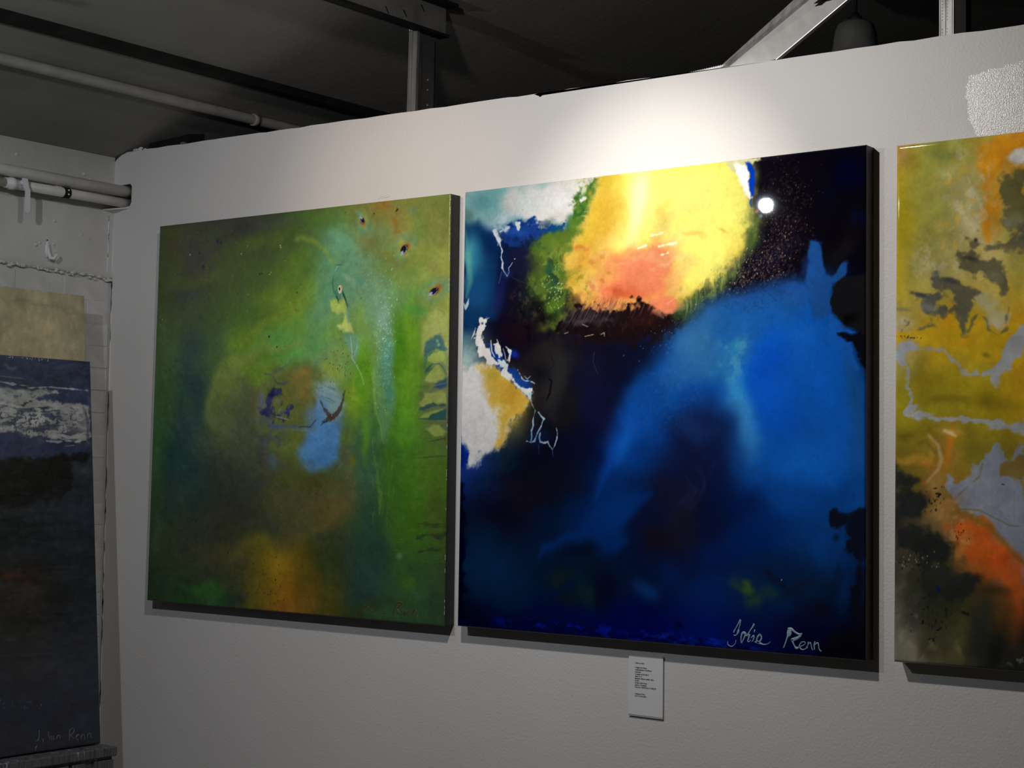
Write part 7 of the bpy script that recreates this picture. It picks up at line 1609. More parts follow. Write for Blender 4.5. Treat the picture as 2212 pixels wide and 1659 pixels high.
('line',([(948.9,207.2,1),(942.9,199.1,0.7)],(99,138,113)),{'op': 0.4,'soft': 1.0}),
('line',([(979.3,209.3,1),(990.6,202.5,0.7)],(99,138,113)),{'op': 0.4,'soft': 1.0}),
('line',([(944.7,218.2,1),(936.4,216.3,0.7)],(99,139,113)),{'op': 0.4,'soft': 1.0}),
('line',([(980.3,210.5,1),(992.2,204.3,0.7)],(99,138,113)),{'op': 0.4,'soft': 1.0}),
('line',([(982.4,224,1),(995.5,225.6,0.7)],(99,138,113)),{'op': 0.4,'soft': 1.0}),
('line',([(947.8,208.3,1),(941.2,200.8,0.7)],(99,138,113)),{'op': 0.4,'soft': 1.0}),
('line',([(981,211.5,1),(993.3,205.8,0.7)],(99,138,113)),{'op': 0.4,'soft': 1.0}),
('line',([(982.5,223.9,1),(995.6,225.3,0.7)],(99,138,113)),{'op': 0.4,'soft': 1.0}),
('line',([(983.3,221.1,1),(996.9,220.9,0.7)],(99,138,113)),{'op': 0.4,'soft': 1.0}),
('line',([(947.9,208.2,1),(941.3,200.7,0.7)],(99,138,113)),{'op': 0.4,'soft': 1.0}),
('line',([(947.5,224.6,1),(940.7,226.5,0.7)],(99,139,114)),{'op': 0.4,'soft': 1.0}),
('line',([(958.9,202.7,1),(958.6,192,0.7)],(99,138,113)),{'op': 0.4,'soft': 1.0}),
('line',([(972.2,232.2,1),(979.6,238.3,0.7)],(99,138,113)),{'op': 0.4,'soft': 1.0}),
('line',([(945.7,221.5,1),(937.9,221.7,0.7)],(99,139,114)),{'op': 0.4,'soft': 1.0}),
('line',([(959.1,202.6,1),(959,191.9,0.7)],(99,138,113)),{'op': 0.4,'soft': 1.0}),
('line',([(956.8,231.4,1),(955.4,237.2,0.7)],(100,139,113)),{'op': 0.4,'soft': 1.0}),
('line',([(979,228.5,1),(990.2,232.6,0.7)],(99,138,113)),{'op': 0.4,'soft': 1.0}),
('line',([(981.3,226,1),(993.7,228.6,0.7)],(99,138,113)),{'op': 0.4,'soft': 1.0}),
('shape',([(640.6,144.9),(655.8,143.6),(668.3,153.6),(689.8,166.3),(714.2,179.1),(732.5,193.8),(717.7,199.7),(690.5,191.4),(669.5,194.8),(664,212.7),(649.1,223.4),(639.6,213.7),(633,197.3),(633.9,176.7),(638,159.7)],(94,161,124)),{'op': 0.75,'soft': 4.8,'w': 2}),
('blob',(696,178,33.3,15.8,-169,(141,180,142),0.55,1),{'w': 5,'wl': 60}),
('blob',(648,191,20.7,13.7,84,(89,156,117),0.7,1),{'w': 2,'wl': 60}),
('line',([(637,176.9,1.9),(632.8,190.4,2.4),(636.4,206.7,2.4),(649,221.1,2.4)],(42,108,95)),{'op': 0.7,'soft': 1.4}),
('line',([(639.3,154.1,2.4),(645.2,146.4,3.6),(657.4,144.9,2.4),(662,147.4,1.2)],(64,91,95)),{'op': 0.8,'soft': 1.4}),
('line',([(639.5,158.7,2.4),(643.8,149.7,3.6),(649.8,147.8,2.4)],(201,222,240)),{'op': 0.6,'soft': 1.4}),
('shape',([(650,202.8),(652.8,196.1),(658.9,195.3),(663.6,201.3),(662.4,212.7),(656.5,216.9),(651.8,212.1)],(237,230,199)),{'soft': 1.4}),
('blob',(662,201,6.9,4.5,85,(194,149,90),0.6,1)),
('shape',([(652.3,204.1),(654.5,199.7),(657.5,201),(658.5,206.7),(655.5,210)],(12,16,17)),{'soft': 0.8}),
('line',([(646,223.2,2.9),(652.3,229.3,2.4),(654.1,237.3,1.2)],(24,65,57)),{'op': 0.9,'soft': 1.1}),
('line',([(656.5,216.9,2.4),(658.4,230.7,1.7),(658.7,241,1)],(31,76,64)),{'op': 0.8,'soft': 1.0}),
('line',([(665.4,210.5,2.4),(670.2,219.9,4.8),(676.6,231.6,3.6),(681.5,243.3,2.4),(683.3,252.4,1.2)],(19,77,65)),{'op': 0.9,'soft': 1.2}),
('shape',([(626.7,239.4),(637,228.5),(655.5,232.8),(670.5,230.2),(680.1,247.7),(680.8,270.5),(690.5,293.6),(700,309.8),(676,311.2),(660.6,303.7),(666.2,288),(674.7,267.9),(662.2,256),(637.8,254.9)],(178,209,101)),{'op': 0.75,'soft': 4.8,'rough': 1.8,'rs': 10}),
('blob',(682,300,13.6,10.2,-173,(212,230,134),0.85,1),{'w': 3,'wl': 10}),
('blob',(691,322,16.1,14.8,65,(135,184,145),0.6,1),{'w': 4,'wl': 60}),
('line',([(681.8,252.4,2.4),(687.2,282.1,4.8),(687.5,293.5,2.4)],(114,179,155)),{'op': 0.7,'soft': 2.4}),
('shape',([(676,313.4),(711.9,308),(724.1,319.8),(719.4,362.4),(708.3,390.2),(698.8,373),(689,344.5)],(117,176,155)),{'op': 0.7,'soft': 6,'w': 3}),
('line',([(694.3,322,1.8),(701.3,357.3,2.4),(701.9,375.4,2.4),(714.2,390.3,2.4),(726.6,407.5,2.2),(736,424.5,1.8),(742.4,441.4,1.2)],(201,232,195)),{'op': 0.85,'soft': 1.2}),
('line',([(718.4,328.6,1.2),(716.2,353.3,1.7),(707.7,371,1.4)],(182,220,198)),{'op': 0.6,'soft': 1.2}),
('blob',(721,278,45.2,17.8,88,(142,185,88),0.4,1),{'w': 5,'wl': 60}),
('blob',(726.1,231.9,3.75,3.4499999999999997,0,(50,105,152),0.9,2)),
('line',([(714.9,256.2,1.8),(712.3,271.9,1.8)],(74,118,106)),{'op': 0.7,'soft': 1.2}),
('shape',([(912,379.3),(924.2,303.2),(937.7,282),(965.1,265.8),(992.9,275.7),(996.3,371),(946,342.2)],(171,184,102)),{'op': 0.8,'soft': 8.4,'w': 3}),
('blob',(966,305,33,30.1,69,(180,192,108),0.7,1),{'w': 4,'wl': 60}),
('line',([(965.2,267.9,2.4),(983.3,275.3,3.6),(991.8,286.5,1.2)],(135,145,69)),{'op': 0.6,'soft': 1.8}),
('shape',([(932.2,345),(952.8,334.9),(977.5,324.9),(983.3,343.6),(994.7,362.3),(988,368.6),(967.2,361.4),(946.6,369.4),(930.1,377.6),(927,363.4)],(62,110,124)),{'op': 0.85,'soft': 4.8,'rough': 1.7,'rs': 9}),
('blob',(966.8,343,5,4.6,0,(147,181,156),0.7,2)),
('blob',(971.1,351.8,5,4.6,0,(167,198,156),0.7,2)),
('line',([(946.6,369.4,7.2),(930.3,384.2,9.6),(922.3,401.4,3.6)],(63,124,110)),{'op': 0.8,'soft': 4.8,'w': 3}),
('shape',([(941.3,378),(953.6,369.7),(974.2,366),(993.6,373.1),(995.5,397.9),(974.8,391.9),(954.1,393.5),(935.9,386.5)],(177,198,104)),{'op': 0.9,'soft': 3,'rough': 1.9,'rs': 8}),
('line',([(933.7,412.5,4.8),(944.6,402,6),(954.1,395.7,2.4)],(61,104,96)),{'op': 0.8,'soft': 3.0}),
('line',([(955.5,395.7,1.8),(974.8,396.3,3.6),(986,405.2,3.6),(994.6,420.5,1.8)],(71,116,115)),{'op': 0.8,'soft': 1.4}),
('blob',(945,407,12.2,8.9,175,(51,96,98),0.75,1),{'w': 3,'wl': 10}),
('shape',([(925.8,434.1),(947.6,412.9),(968,398.2),(981.9,405.1),(991.9,424.7),(982.7,441.7),(962,439.2)],(174,193,99)),{'op': 0.85,'soft': 3.6,'rough': 1.7}),
('shape',([(955.4,452),(968.9,439.3),(996.1,431.3),(996.6,450.6),(976.1,452.4)],(52,85,128)),{'op': 0.85,'soft': 4.2,'rough': 1.2}),
('line',([(959.4,447.8,1.2),(975.9,443.8,1.9),(995,440.9,1.8)],(123,157,201)),{'op': 0.7,'soft': 1.2}),
('blob',(928,447,19.5,6.5,-179,(89,116,44),0.7,1),{'w': 3,'wl': 60}),
('shape',([(914.5,488.2),(934.9,466.8),(962.4,458.6),(995.5,465.6),(995.9,487.1),(963.1,491),(928.6,497)],(168,185,94)),{'op': 0.85,'soft': 4.2,'rough': 1.7}),
('blob',(924,467,15.2,9.8,87,(96,123,55),0.6,1),{'w': 3,'wl': 60}),
('line',([(916.2,501.2,3.6),(935.6,497.1,7.2),(956.2,490.9,8.4),(976.9,493.3,7.2),(996,491.4,7.2)],(51,90,92)),{'op': 0.9,'soft': 2.4,'rough': 1.4}),
('shape',([(915.3,522.9),(929,512.2),(963.4,503.9),(990.8,499.9),(963.6,512.5),(943.1,520.9)],(157,183,88)),{'op': 0.85,'soft': 3.0}),
('shape',([(936.2,523.1),(956.7,513.5),(984.1,506.2),(996.2,499.9),(996.7,523.5),(970.8,525.5)],(45,91,92)),{'op': 0.95,'soft': 2.6,'rough': 1.4}),
('line',([(915.3,522.9,1.8),(943.1,524.2,3.6),(970.7,524.4,4.8),(996.7,524.6,3.6)],(50,91,77)),{'op': 0.8,'soft': 1.7}),
('shape',([(936.7,547.9),(957.3,537.2),(977.9,540.5),(994.6,553.4),(985.2,562),(961.9,561.9),(945.3,557.6)],(159,175,88)),{'op': 0.9,'soft': 3.6,'rough': 1.7}),
('line',([(944.3,577,1.2),(971.8,572.7,2.4),(996.3,568.4,2.4)],(57,71,58)),{'op': 0.8,'soft': 1.4}),
('line',([(930.3,570.5,1.2),(953.8,568.4,1.9)],(70,101,57)),{'op': 0.7,'soft': 1.2}),
('blob',(994,571,5.3,4.1,87,(128,66,45),0.7,1)),
('line',([(917.4,615.9,1.2),(952,612.4,2.4),(997.2,610,1.9)],(49,84,63)),{'op': 0.8,'soft': 1.2}),
('line',([(916.9,770.6,1.2),(948.5,765.3,3.6),(976,765.6,5.4),(997.6,760.7,3.6)],(59,70,51)),{'op': 0.75,'soft': 2.2,'rough': 1.7,'w': 2,'wl': 14}),
('line',([(917,777,1.2),(948.7,771.7,2.4),(976.1,771.9,4.2),(997.7,767,2.4)],(59,70,51)),{'op': 0.75,'soft': 2.2,'rough': 1.7,'w': 2,'wl': 14}),
('line',([(917.5,799.4,1.2),(949.2,794,3.6),(976.6,794.2,5.4),(998.2,789.2,3.6)],(59,70,51)),{'op': 0.75,'soft': 2.2,'rough': 1.7,'w': 2,'wl': 14}),
('line',([(917.7,804.8,1.2),(949.3,799.4,2.4),(976.7,799.4,4.2),(998.3,794.5,2.4)],(59,70,51)),{'op': 0.75,'soft': 2.2,'rough': 1.7,'w': 2,'wl': 14}),
('line',([(918.3,832.5,1.2),(949.9,827,4.8),(977.3,826.9,6.6),(998.9,821.9,4.8)],(59,71,51)),{'op': 0.75,'soft': 2.2,'rough': 1.7,'w': 2,'wl': 14}),
('blob',(636,405,36.7,29.4,-173,(174,194,78),0.6,1),{'w': 5,'wl': 60}),
('blob',(705,483,44.9,26.8,87,(155,192,52),0.55,1),{'w': 5,'wl': 60}),
('blob',(544,218,71.9,33.5,123,(133,171,54),0.5,1),{'w': 6,'wl': 60}),
('blob',(533,368,53.5,27.7,-177,(118,194,98),0.5,1),{'w': 6,'wl': 60}),
('shape',([(632.8,190.4),(635.2,167.6),(643.9,153.2),(657.5,148.3),(671.5,161.8),(691.4,170.9),(720,174.9),(741.3,189.7),(720.8,202.2),(687.6,193.5),(672.7,199.5),(667.1,217.5),(652.2,225.8),(639.7,214.9)],(102,165,131)),{'op': 0.8,'soft': 4.8,'rough': 1.2,'rs': 10}),
('blob',(684,180,21.1,9.1,-163,(157,191,154),0.6,1),{'w': 3,'wl': 12}),
('line',([(635.2,169.9,1.7),(631.2,188,2.4),(636.4,209,2.6),(649.1,223.4,2.4)],(46,113,97)),{'op': 0.8,'soft': 1.4}),
('blob',(649,214,11.5,9.1,80,(60,127,108),0.6,1)),
('shape',([(650,202.8),(652.8,196.1),(658.9,195.3),(663.6,201.3),(662.4,212.7),(656.5,216.9),(651.8,212.1)],(241,236,204)),{'soft': 1.4}),
('blob',(664,202,6.9,3.8,86,(200,149,90),0.6,1)),
('shape',([(652.3,204.1),(654.5,199.7),(657.5,201),(658.5,206.7),(655.5,210)],(12,16,17)),{'soft': 0.8}),
('line',([(646,223.2,3.1),(650.8,230.3,2.6),(654.1,239.6,1.2)],(24,66,57)),{'op': 0.9,'soft': 1.1}),
('line',([(665.4,210.5,2.4),(670.3,221.1,5.3),(676.7,232.8,3.8),(681.5,244.4,2.4),(683.3,254.7,1.2)],(19,77,65)),{'op': 0.95,'soft': 1.2}),
('shape',([(624.9,231.3),(640.1,229.8),(655.7,240.9),(670.8,238.2),(678.7,252.2),(674.5,263.4),(650.4,266.9),(628.7,254.4)],(196,223,108)),{'op': 0.85,'soft': 4.8,'rough': 1.8,'rs': 9}),
('shape',([(674.6,265.7),(684.1,282),(696.6,298.4),(703,312.2),(682,311.4),(657.5,301.3),(651.2,294.3),(672.3,288.3)],(213,235,132)),{'op': 0.9,'soft': 4.2,'rough': 1.4,'rs': 9}),
('line',([(680.4,256.8,4.8),(683.9,275.2,6),(687.4,288.9,3.6)],(132,189,166)),{'op': 0.7,'soft': 2.4}),
('blob',(721,261,45.3,23.8,87,(141,186,73),0.4,1),{'w': 5,'wl': 60}),
('blob',(608,267,30,21.5,84,(112,174,126),0.4,1),{'w': 4,'wl': 60}),
('blob',(212,359,58.9,42.4,161,(87,123,74),0.5,1),{'w': 8,'wl': 50}),
('blob',(112,454,79.3,26.1,61,(73,112,76),0.5,1),{'w': 8,'wl': 50}),
('blob',(212,563,65.1,37.9,130,(85,106,80),0.5,1),{'w': 8,'wl': 50}),
('blob',(132,708,83.2,30.4,164,(73,95,79),0.5,1),{'w': 8,'wl': 50}),
('blob',(198,635,55.2,44.7,155,(66,88,80),0.4,1),{'w': 8,'wl': 50}),
('blob',(358,844,89.6,26.1,166,(132,126,55),0.5,1),{'w': 8,'wl': 50}),
('blob',(534,871,59.8,25.8,-167,(135,113,47),0.45,1),{'w': 8,'wl': 50}),
('blob',(386,935,51,38,135,(117,108,50),0.5,1),{'w': 8,'wl': 50}),
('blob',(568,959,54.8,33.9,169,(125,100,42),0.5,1),{'w': 8,'wl': 50}),
('blob',(472,890,42.5,31.7,133,(190,150,40),0.45,1),{'w': 6,'wl': 40}),
('dots',(1,300,811,321,144,32,92,0.54,1.5,[(227,241,238),(198,230,227),(241,241,241)],0.8,False)),  # sparkle of light on the canvas texture, painted as white specks
('dots',(2,160,787,364,100,44,92,0.48,1.2,[(193,224,183),(218,240,205)],0.6,False)),
('dots',(3,60,756,184,60,56,-175,0.48,1.2,[(206,230,214)],0.7,False)),
('dots',(4,90,229,141,242,133,-174,0.6,1.92,[(56,70,79),(47,62,90)],0.8,False)),
('dots',(5,60,246,154,258,133,-175,0.6,1.7999999999999998,[(213,186,131),(241,214,159),(227,145,103)],0.7,True)),
('dots',(6,80,665,395,68,60,77,0.6,1.7999999999999998,[(56,84,47),(49,68,52)],0.85,False)),
('dots',(7,150,410,922,113,80,176,0.6,1.92,[(59,54,36),(49,49,41)],0.8,False)),
('dots',(8,60,546,746,93,57,179,0.6,1.68,[(51,58,52),(46,56,75)],0.8,False)),
('dots',(9,120,530,287,522,347,-174,0.48,1.32,[(70,95,62),(58,76,69)],0.6,True)),
('blob',(223.5,56.4,6.25,5.75,0,(42,54,84),0.95,2)),
('blob',(235.7,60.9,5,4.6,0,(42,54,83),0.95,2)),
('blob',(172.4,120.4,6.875,6.324999999999999,0,(42,55,84),0.95,2)),
('blob',(156.8,82.5,3.75,3.4499999999999997,0,(43,56,86),0.95,2)),
('blob',(380.6,151.3,3.75,3.4499999999999997,0,(36,47,75),0.95,2)),
('blob',(388.8,150.6,3,2.76,0,(35,47,74),0.95,2)),
('blob',(419.3,313,4,3.6799999999999997,0,(35,46,72),0.95,2)),
('blob',(447.8,339.9,3.25,2.9899999999999998,0,(34,45,71),0.95,2)),
('blob',(513.4,205.9,2.5,2.3,0,(30,41,67),0.95,2)),
('blob',(166.5,780.6,3.25,2.9899999999999998,0,(39,51,77),0.95,2)),
('blob',(175.3,782.7,3.75,3.4499999999999997,0,(39,50,77),0.95,2)),
('blob',(295.8,863.5,2.5,2.3,0,(37,48,74),0.95,2)),
('blob',(668.8,18.2,1.875,1.7249999999999999,0,(26,37,62),0.95,2)),
('blob',(762,28.1,2.5,2.3,0,(25,35,59),0.95,2)),
('blob',(864,672.7,1.25,1.15,0,(30,40,63),0.95,2)),
('blob',(451.7,88.1,2.25,2.07,0,(241,199,141),0.9,2)),
('blob',(449.9,83.3,2.25,2.07,0,(241,199,142),0.9,2)),
('blob',(419.8,150,2.25,2.07,0,(241,203,143),0.9,2)),
('blob',(415.1,154.5,2.25,2.07,0,(241,204,144),0.9,2)),
('blob',(311.9,95.3,2.25,2.07,0,(241,224,156),0.9,2)),
('blob',(121.6,85.1,2.25,2.07,0,(241,241,170),0.9,2)),
('mottle',(0.015,90,90,41,(1,1,1))),
('mottle',(0.015,26,30,43,(1,1,1))),
('mottle',(0.02,8,8,42,(1,1,1)))]
YELLOW = [
('ground',(13,9,[(208,164,69),(174,177,79),(196,174,70),(241,154,43),(241,154,43),(196,174,70),(183,187,84),(196,174,70),(241,154,43),(196,174,70),(183,187,84),(228,180,77),(183,187,84),(189,169,32),(181,178,89),(203,194,133),(203,163,62),(203,163,62),(203,194,133),(191,188,95),(203,194,133),(203,163,62),(203,194,133),(191,188,95),(203,181,35),(191,188,95),(194,174,38),(178,170,100),(213,192,113),(188,179,81),(188,179,81),(213,192,113),(188,179,106),(213,192,113),(188,179,81),(213,192,113),(188,179,106),(207,185,41),(188,179,106),(195,181,130),(224,181,45),(211,183,54),(235,177,41),(235,177,41),(211,183,54),(235,189,48),(211,183,54),(235,177,41),(211,183,54),(235,189,48),(205,189,137),(235,189,48),(179,164,39),(165,151,39),(186,165,35),(204,165,35),(204,165,35),(186,165,35),(174,158,41),(186,165,35),(204,165,35),(186,165,35),(174,158,41),(186,171,41),(174,158,41),(134,118,40),(176,138,51),(150,134,48),(156,140,48),(156,140,48),(150,134,48),(186,146,55),(150,134,48),(156,140,48),(150,134,48),(186,146,55),(138,122,42),(186,146,55),(52,53,54),(120,104,64),(217,114,48),(159,168,194),(159,168,194),(217,114,48),(124,108,67),(217,114,48),(159,168,194),(217,114,48),(124,108,67),(52,53,54),(124,108,67),(95,93,79),(60,63,46),(89,79,48),(219,97,42),(219,97,42),(89,79,48),(63,66,48),(89,79,48),(219,97,42),(89,79,48),(63,66,48),(95,93,80),(63,66,48),(152,148,126),(105,100,72),(61,62,50),(42,45,43),(42,45,43),(61,62,50),(110,105,76),(61,62,50),(42,45,43),(61,62,50),(110,105,76),(151,147,125),(110,105,76)]),{'w': 9,'wl': 80}),
('blob',(9,25,21.8,19.3,-147,(212,170,98),0.7,1),{'w': 5,'wl': 60}),
('blob',(38,37,26.6,25.1,86,(155,138,44),0.6,1),{'w': 8,'wl': 60}),
('blob',(89,24,37.2,14.4,-178,(147,157,81),0.7,1),{'w': 8,'wl': 60}),
('shape',([(167.2,23.1),(198.7,8.8),(256.2,6.3),(256.3,41.1),(225.5,51),(216.7,71.9),(207.9,106),(199.1,166.4),(190.3,200.7),(172.2,164.3),(176.5,94.4)],(241,160,34)),{'op': 0.9,'soft': 14.4,'rough': 7.2,'rs': 16,'w': 6}),
('blob',(208,132,61.1,12.5,90,(241,166,36),0.8,1),{'w': 6,'wl': 60}),
('blob',(243,18,17.8,10.3,-171,(241,160,48),0.8,1),{'w': 4,'wl': 60}),
('blob',(117,98,62.4,42.2,85,(200,191,125),0.65,1),{'w': 10,'wl': 30}),
('scumble',(122,134,107,55,88,(240,188,66),0.47,8,10,0.35,1,51)),
('scumble',(145,127,115,55,88,(234,226,195),0.51,9,12,0.4,1,52)),
('blob',(62,129,53.9,28.1,88,(163,159,71),0.5,1),{'w': 8,'wl': 60}),
('blob',(24,144,54.2,22.8,89,(203,181,33),0.6,1),{'w': 6,'wl': 60}),
('blob',(15,224,45.1,17.2,89,(207,180,43),0.6,1),{'w': 5,'wl': 60}),
('scumble',(81,228,57,52,-150,(218,208,173),0.47,10,12,0.35,1,53)),
('blob',(154,181,23.8,17.5,-170,(224,211,169),0.6,1),{'w': 6,'wl': 60}),
('shape',([(223.7,46.4),(234.3,31.8),(256.3,28),(256.3,67.1),(238.8,63.6),(229.9,55.8)],(241,241,241)),{'op': 0.95,'soft': 6,'rough': 2.4}),
('shape',([(205.1,77.8),(214.9,71.7),(256.4,77.5),(256.5,162.2),(234.6,169.2),(217,176.5),(208,163.6),(218.6,141.8),(212.3,106.4)],(109,108,66)),{'op': 0.92,'soft': 6,'rough': 4.8,'rs': 12,'w': 4,'wl': 20,'sd': 3}),
('blob',(239,161,19.5,13.8,-171,(153,150,120),0.7,1),{'w': 6,'wl': 60}),
('blob',(224,168,10.7,8.6,-167,(162,163,148),0.6,1),{'w': 4,'wl': 60}),
('blob',(235,195,23.6,21.8,-140,(201,195,94),0.7,1),{'w': 6,'wl': 60}),
('shape',([(157.9,194.8),(163.3,192.6),(174.1,201.3),(199.2,201.3),(225.9,199.7),(243.5,199.3),(256.6,205.4),(256.6,227),(217.1,220),(199.3,211.8),(176.9,208.5),(161.5,203)],(118,112,83)),{'op': 0.92,'soft': 6,'rough': 4.8,'rs': 12,'w': 4,'wl': 20,'sd': 3}),
('blob',(161,197,4.6,4.3,-145,(62,61,47),0.9,1)),
('shape',([(127,233.3),(137.9,221.6),(150.7,226),(172.4,223.9),(190.4,235.6),(208.3,245.4),(221.6,272.3),(227.9,307.2),(212.9,315.1),(208.4,288.9),(190.5,270.5),(163.5,251.4),(143.5,243.1),(130.7,242.3)],(102,99,73)),{'op': 0.92,'soft': 6,'rough': 4.8,'rs': 12,'w': 4,'wl': 20,'sd': 3}),
('blob',(150,233,16.5,5.2,-171,(67,66,54),0.8,1),{'w': 3,'wl': 60}),
('blob',(195,262,20.1,11.9,-148,(139,137,106),0.6,1),{'w': 6,'wl': 60}),
('blob',(191,305,26.9,17.4,-175,(209,200,143),0.6,1),{'w': 8,'wl': 24}),
('shape',([(74.5,267.3),(82.8,255.3),(104.2,263.7),(131.7,271.5),(154.5,285.9),(181.6,294.4),(195.1,305.5),(172.7,311.4),(150.1,307.6),(145.6,329.3),(136.6,355.2),(132.1,372.6),(120.1,345.7),(122.8,310.6),(99.6,287.3),(77.3,274.6)],(102,101,86)),{'op': 0.92,'soft': 6,'rough': 4.8,'rs': 12,'w': 4,'wl': 20,'sd': 3}),
('blob',(109,271,22.4,6.1,-165,(70,71,67),0.8,1),{'w': 3,'wl': 60}),
('blob',(81,257,9.4,7.1,-172,(125,127,122),0.7,1)),
('shape',([(15.2,289.1),(20.8,278.6),(38.9,281.4),(62.4,293.3),(85.8,304.3),(95.2,318.1),(99.8,332.5),(81.3,335.2),(57.9,311.8),(29.5,298.8),(15.2,296.3)],(92,96,90)),{'op': 0.92,'soft': 6,'rough': 4.8,'rs': 12,'w': 4,'wl': 20,'sd': 3}),
('blob',(48,294,19.1,5.3,-163,(68,74,76),0.8,1),{'w': 3,'wl': 60}),
('blob',(63,324,24.6,10.6,-158,(143,143,134),0.7,1),{'w': 5,'wl': 60}),
('blob',(15,341,22.9,12.5,-176,(208,197,160),0.8,1),{'w': 6,'wl': 20}),
('blob',(11,325,19.1,4.5,-177,(134,131,105),0.7,1),{'w': 4,'wl': 60}),
('shape',([(154.6,303.5),(181.6,297.9),(199.5,314.5),(215.6,349.9),(217.4,371.6),(204.2,379.7),(190.8,373.1),(183.6,348.5),(170.9,326.1)],(213,204,153)),{'op': 0.9,'soft': 6,'rough': 2.4,'w': 4,'wl': 20}),
('blob',(200,358,13.9,10.7,86,(230,224,193),0.7,1),{'w': 3,'wl': 60}),
('blob',(173,339,26.4,5.3,79,(186,177,67),0.5,1)),
('shape',([(-3.5,360.2),(25.1,355),(62.8,365.5),(90.7,348.9),(94.3,335.8),(107.2,334.6),(118.3,347.4),(127.6,374.2),(144,373.1),(153,347.2),(165.6,337.2),(177.3,348.2),(183.6,372.9),(208.6,382.5),(235,350.7),(256.9,360.3),(257,411.7),(208.8,436.1),(164.1,426.2),(109.3,393.8),(-3.4,383.6)],(228,186,37)),{'op': 0.92,'soft': 6,'rough': 3.6,'w': 4,'wl': 24}),
('blob',(107,354,17.7,12.9,87,(241,171,34),0.7,1),{'w': 4,'wl': 60}),
('blob',(168,365,26.2,10.8,89,(241,189,41),0.7,1),{'w': 4,'wl': 60}),
('blob',(132,395,23.7,8.8,-178,(241,179,37),0.6,1),{'w': 5,'wl': 60}),
('line',([(17.5,361,2.4),(25,346.1,2.4),(17.4,341.3,1.2)],(108,105,81)),{'op': 0.75,'soft': 3,'rough': 1.8,'rs': 8,'w': 2,'wl': 14}),
('line',([(15.6,362.7,1.8),(48.7,358.7,2.4),(87,358.5,3.6),(90.6,344.5,2.4),(85,335.3,1.8)],(108,105,81)),{'op': 0.75,'soft': 3,'rough': 1.8,'rs': 8,'w': 2,'wl': 14}),
('line',([(145.8,373.1,2.4),(153,347.2,3.6),(168.3,335.6,2.4),(180,343.1,3.6),(187.2,367.8,3.6),(206.8,380.7,3.6),(219.2,365.6,2.4),(222.6,324.3,3.6)],(114,111,85)),{'op': 0.75,'soft': 3,'rough': 1.8,'rs': 8,'w': 2,'wl': 14}),
('line',([(118.2,326.3,2.4),(129.3,346.1,3.6),(140.4,376.4,3.6)],(111,108,83)),{'op': 0.75,'soft': 3,'rough': 1.8,'rs': 8,'w': 2,'wl': 14}),
('dots',(3,20,25,376,25,2,-175,0.72,1.68,[(49,45,31)],0.9,False)),
('blob',(182,414,12.5,5.2,-178,(138,118,47),0.7,1),{'w': 4,'wl': 60}),
('shape',([(-0.4,405.2),(11,387.7),(30,386.5),(53.6,391.8),(81.6,397.2),(104.8,399.8),(107.6,406.9),(118.6,420.5),(132.4,429.6),(146,441.4),(164.1,445.3),(191,444.3),(198.1,437.5),(213.1,414.6),(230.7,389.3),(243.8,366.6),(256.9,360.3),(257,398.9),(239.5,419.8),(226.4,440.9),(208.8,455.1),(208.8,466.3),(200,472.2),(192.9,466),(191,451.2),(164.2,450.6),(137,446.4),(126,432.1),(109.4,415.8),(102,406.7),(72.3,402.2),(39.5,397.6),(20.6,399.6),(15.9,417.4),(23.6,435.5),(33.3,467),(40,498.3),(40.1,507.2),(52.3,507.3),(49.5,516.2),(37.3,522.2),(54.3,524.2),(100.7,528.2),(146.4,532.1),(191.3,537.7),(226.7,544),(257.2,541.7),(257.3,561.3),(226.7,556.9),(200.2,549.9),(155.5,540.9),(109.9,533.5),(54.3,533.1),(21.3,529.2),(16.5,518.5),(25.9,502.5),(31.5,484.8),(23.7,453.4),(12.2,426.3),(-0.3,419.6)],(181,186,197)),{'op': 0.95,'soft': 3,'rough': 1.9,'rs': 10,'w': 2,'wl': 16}),
('blob',(91,459,55.5,21.2,-178,(164,143,31),0.6,1),{'w': 8,'wl': 60}),
('blob',(58,432,26.7,22.4,85,(134,122,36),0.5,1),{'w': 8,'wl': 60}),
('blob',(191,505,53.5,15.6,-176,(150,128,36),0.6,1),{'w': 6,'wl': 60}),
('blob',(119,499,54.9,8.8,-176,(127,107,32),0.5,1),{'w': 5,'wl': 60}),
('blob',(227,480,35.2,17.2,-179,(210,165,33),0.6,1),{'w': 6,'wl': 60}),
('shape',([(101.3,661.5),(108.6,643.9),(119.6,661.2),(133.3,665.3),(148.6,643.4),(155.7,621.7),(169.2,612.9),(178.1,604.2),(191.4,582.6),(204.7,578.3),(213.6,595.5),(226.8,604),(235.6,595.4),(257.3,578.3),(257.7,803.2),(240.3,791.2),(222.8,770.6),(200.8,745.8),(174,712.1),(138,704.3),(117.9,687.4)],(154,162,182)),{'op': 0.97,'soft': 3,'rough': 3,'rs': 10,'w': 2,'wl': 16}),
('shape',([(213.7,616.9),(222.4,604),(235.6,608.2),(257.3,603.9),(257.4,659.1),(240,650.9),(222.5,638.3),(200.5,642.8)],(147,118,47)),{'op': 0.85,'soft': 4.8,'rough': 3.6,'rs': 10}),
('line',([(119.7,687.3,3.6),(146.9,660.8,3.6),(169.3,643.2,2.4),(175.5,617.2,2.4)],(134,124,67)),{'op': 0.7,'soft': 1.8,'rough': 1.0}),
('line',([(128.9,704.5,3.6),(169.5,705.3,3.6),(200.7,720.1,2.4),(227.1,732.2,2.4),(257.6,733.8,2.4)],(129,126,87)),{'op': 0.8,'soft': 1.4}),
('line',([(235.7,668,1.4),(235.8,727.6,1.2)],(130,134,151)),{'op': 0.5,'soft': 1.2}),
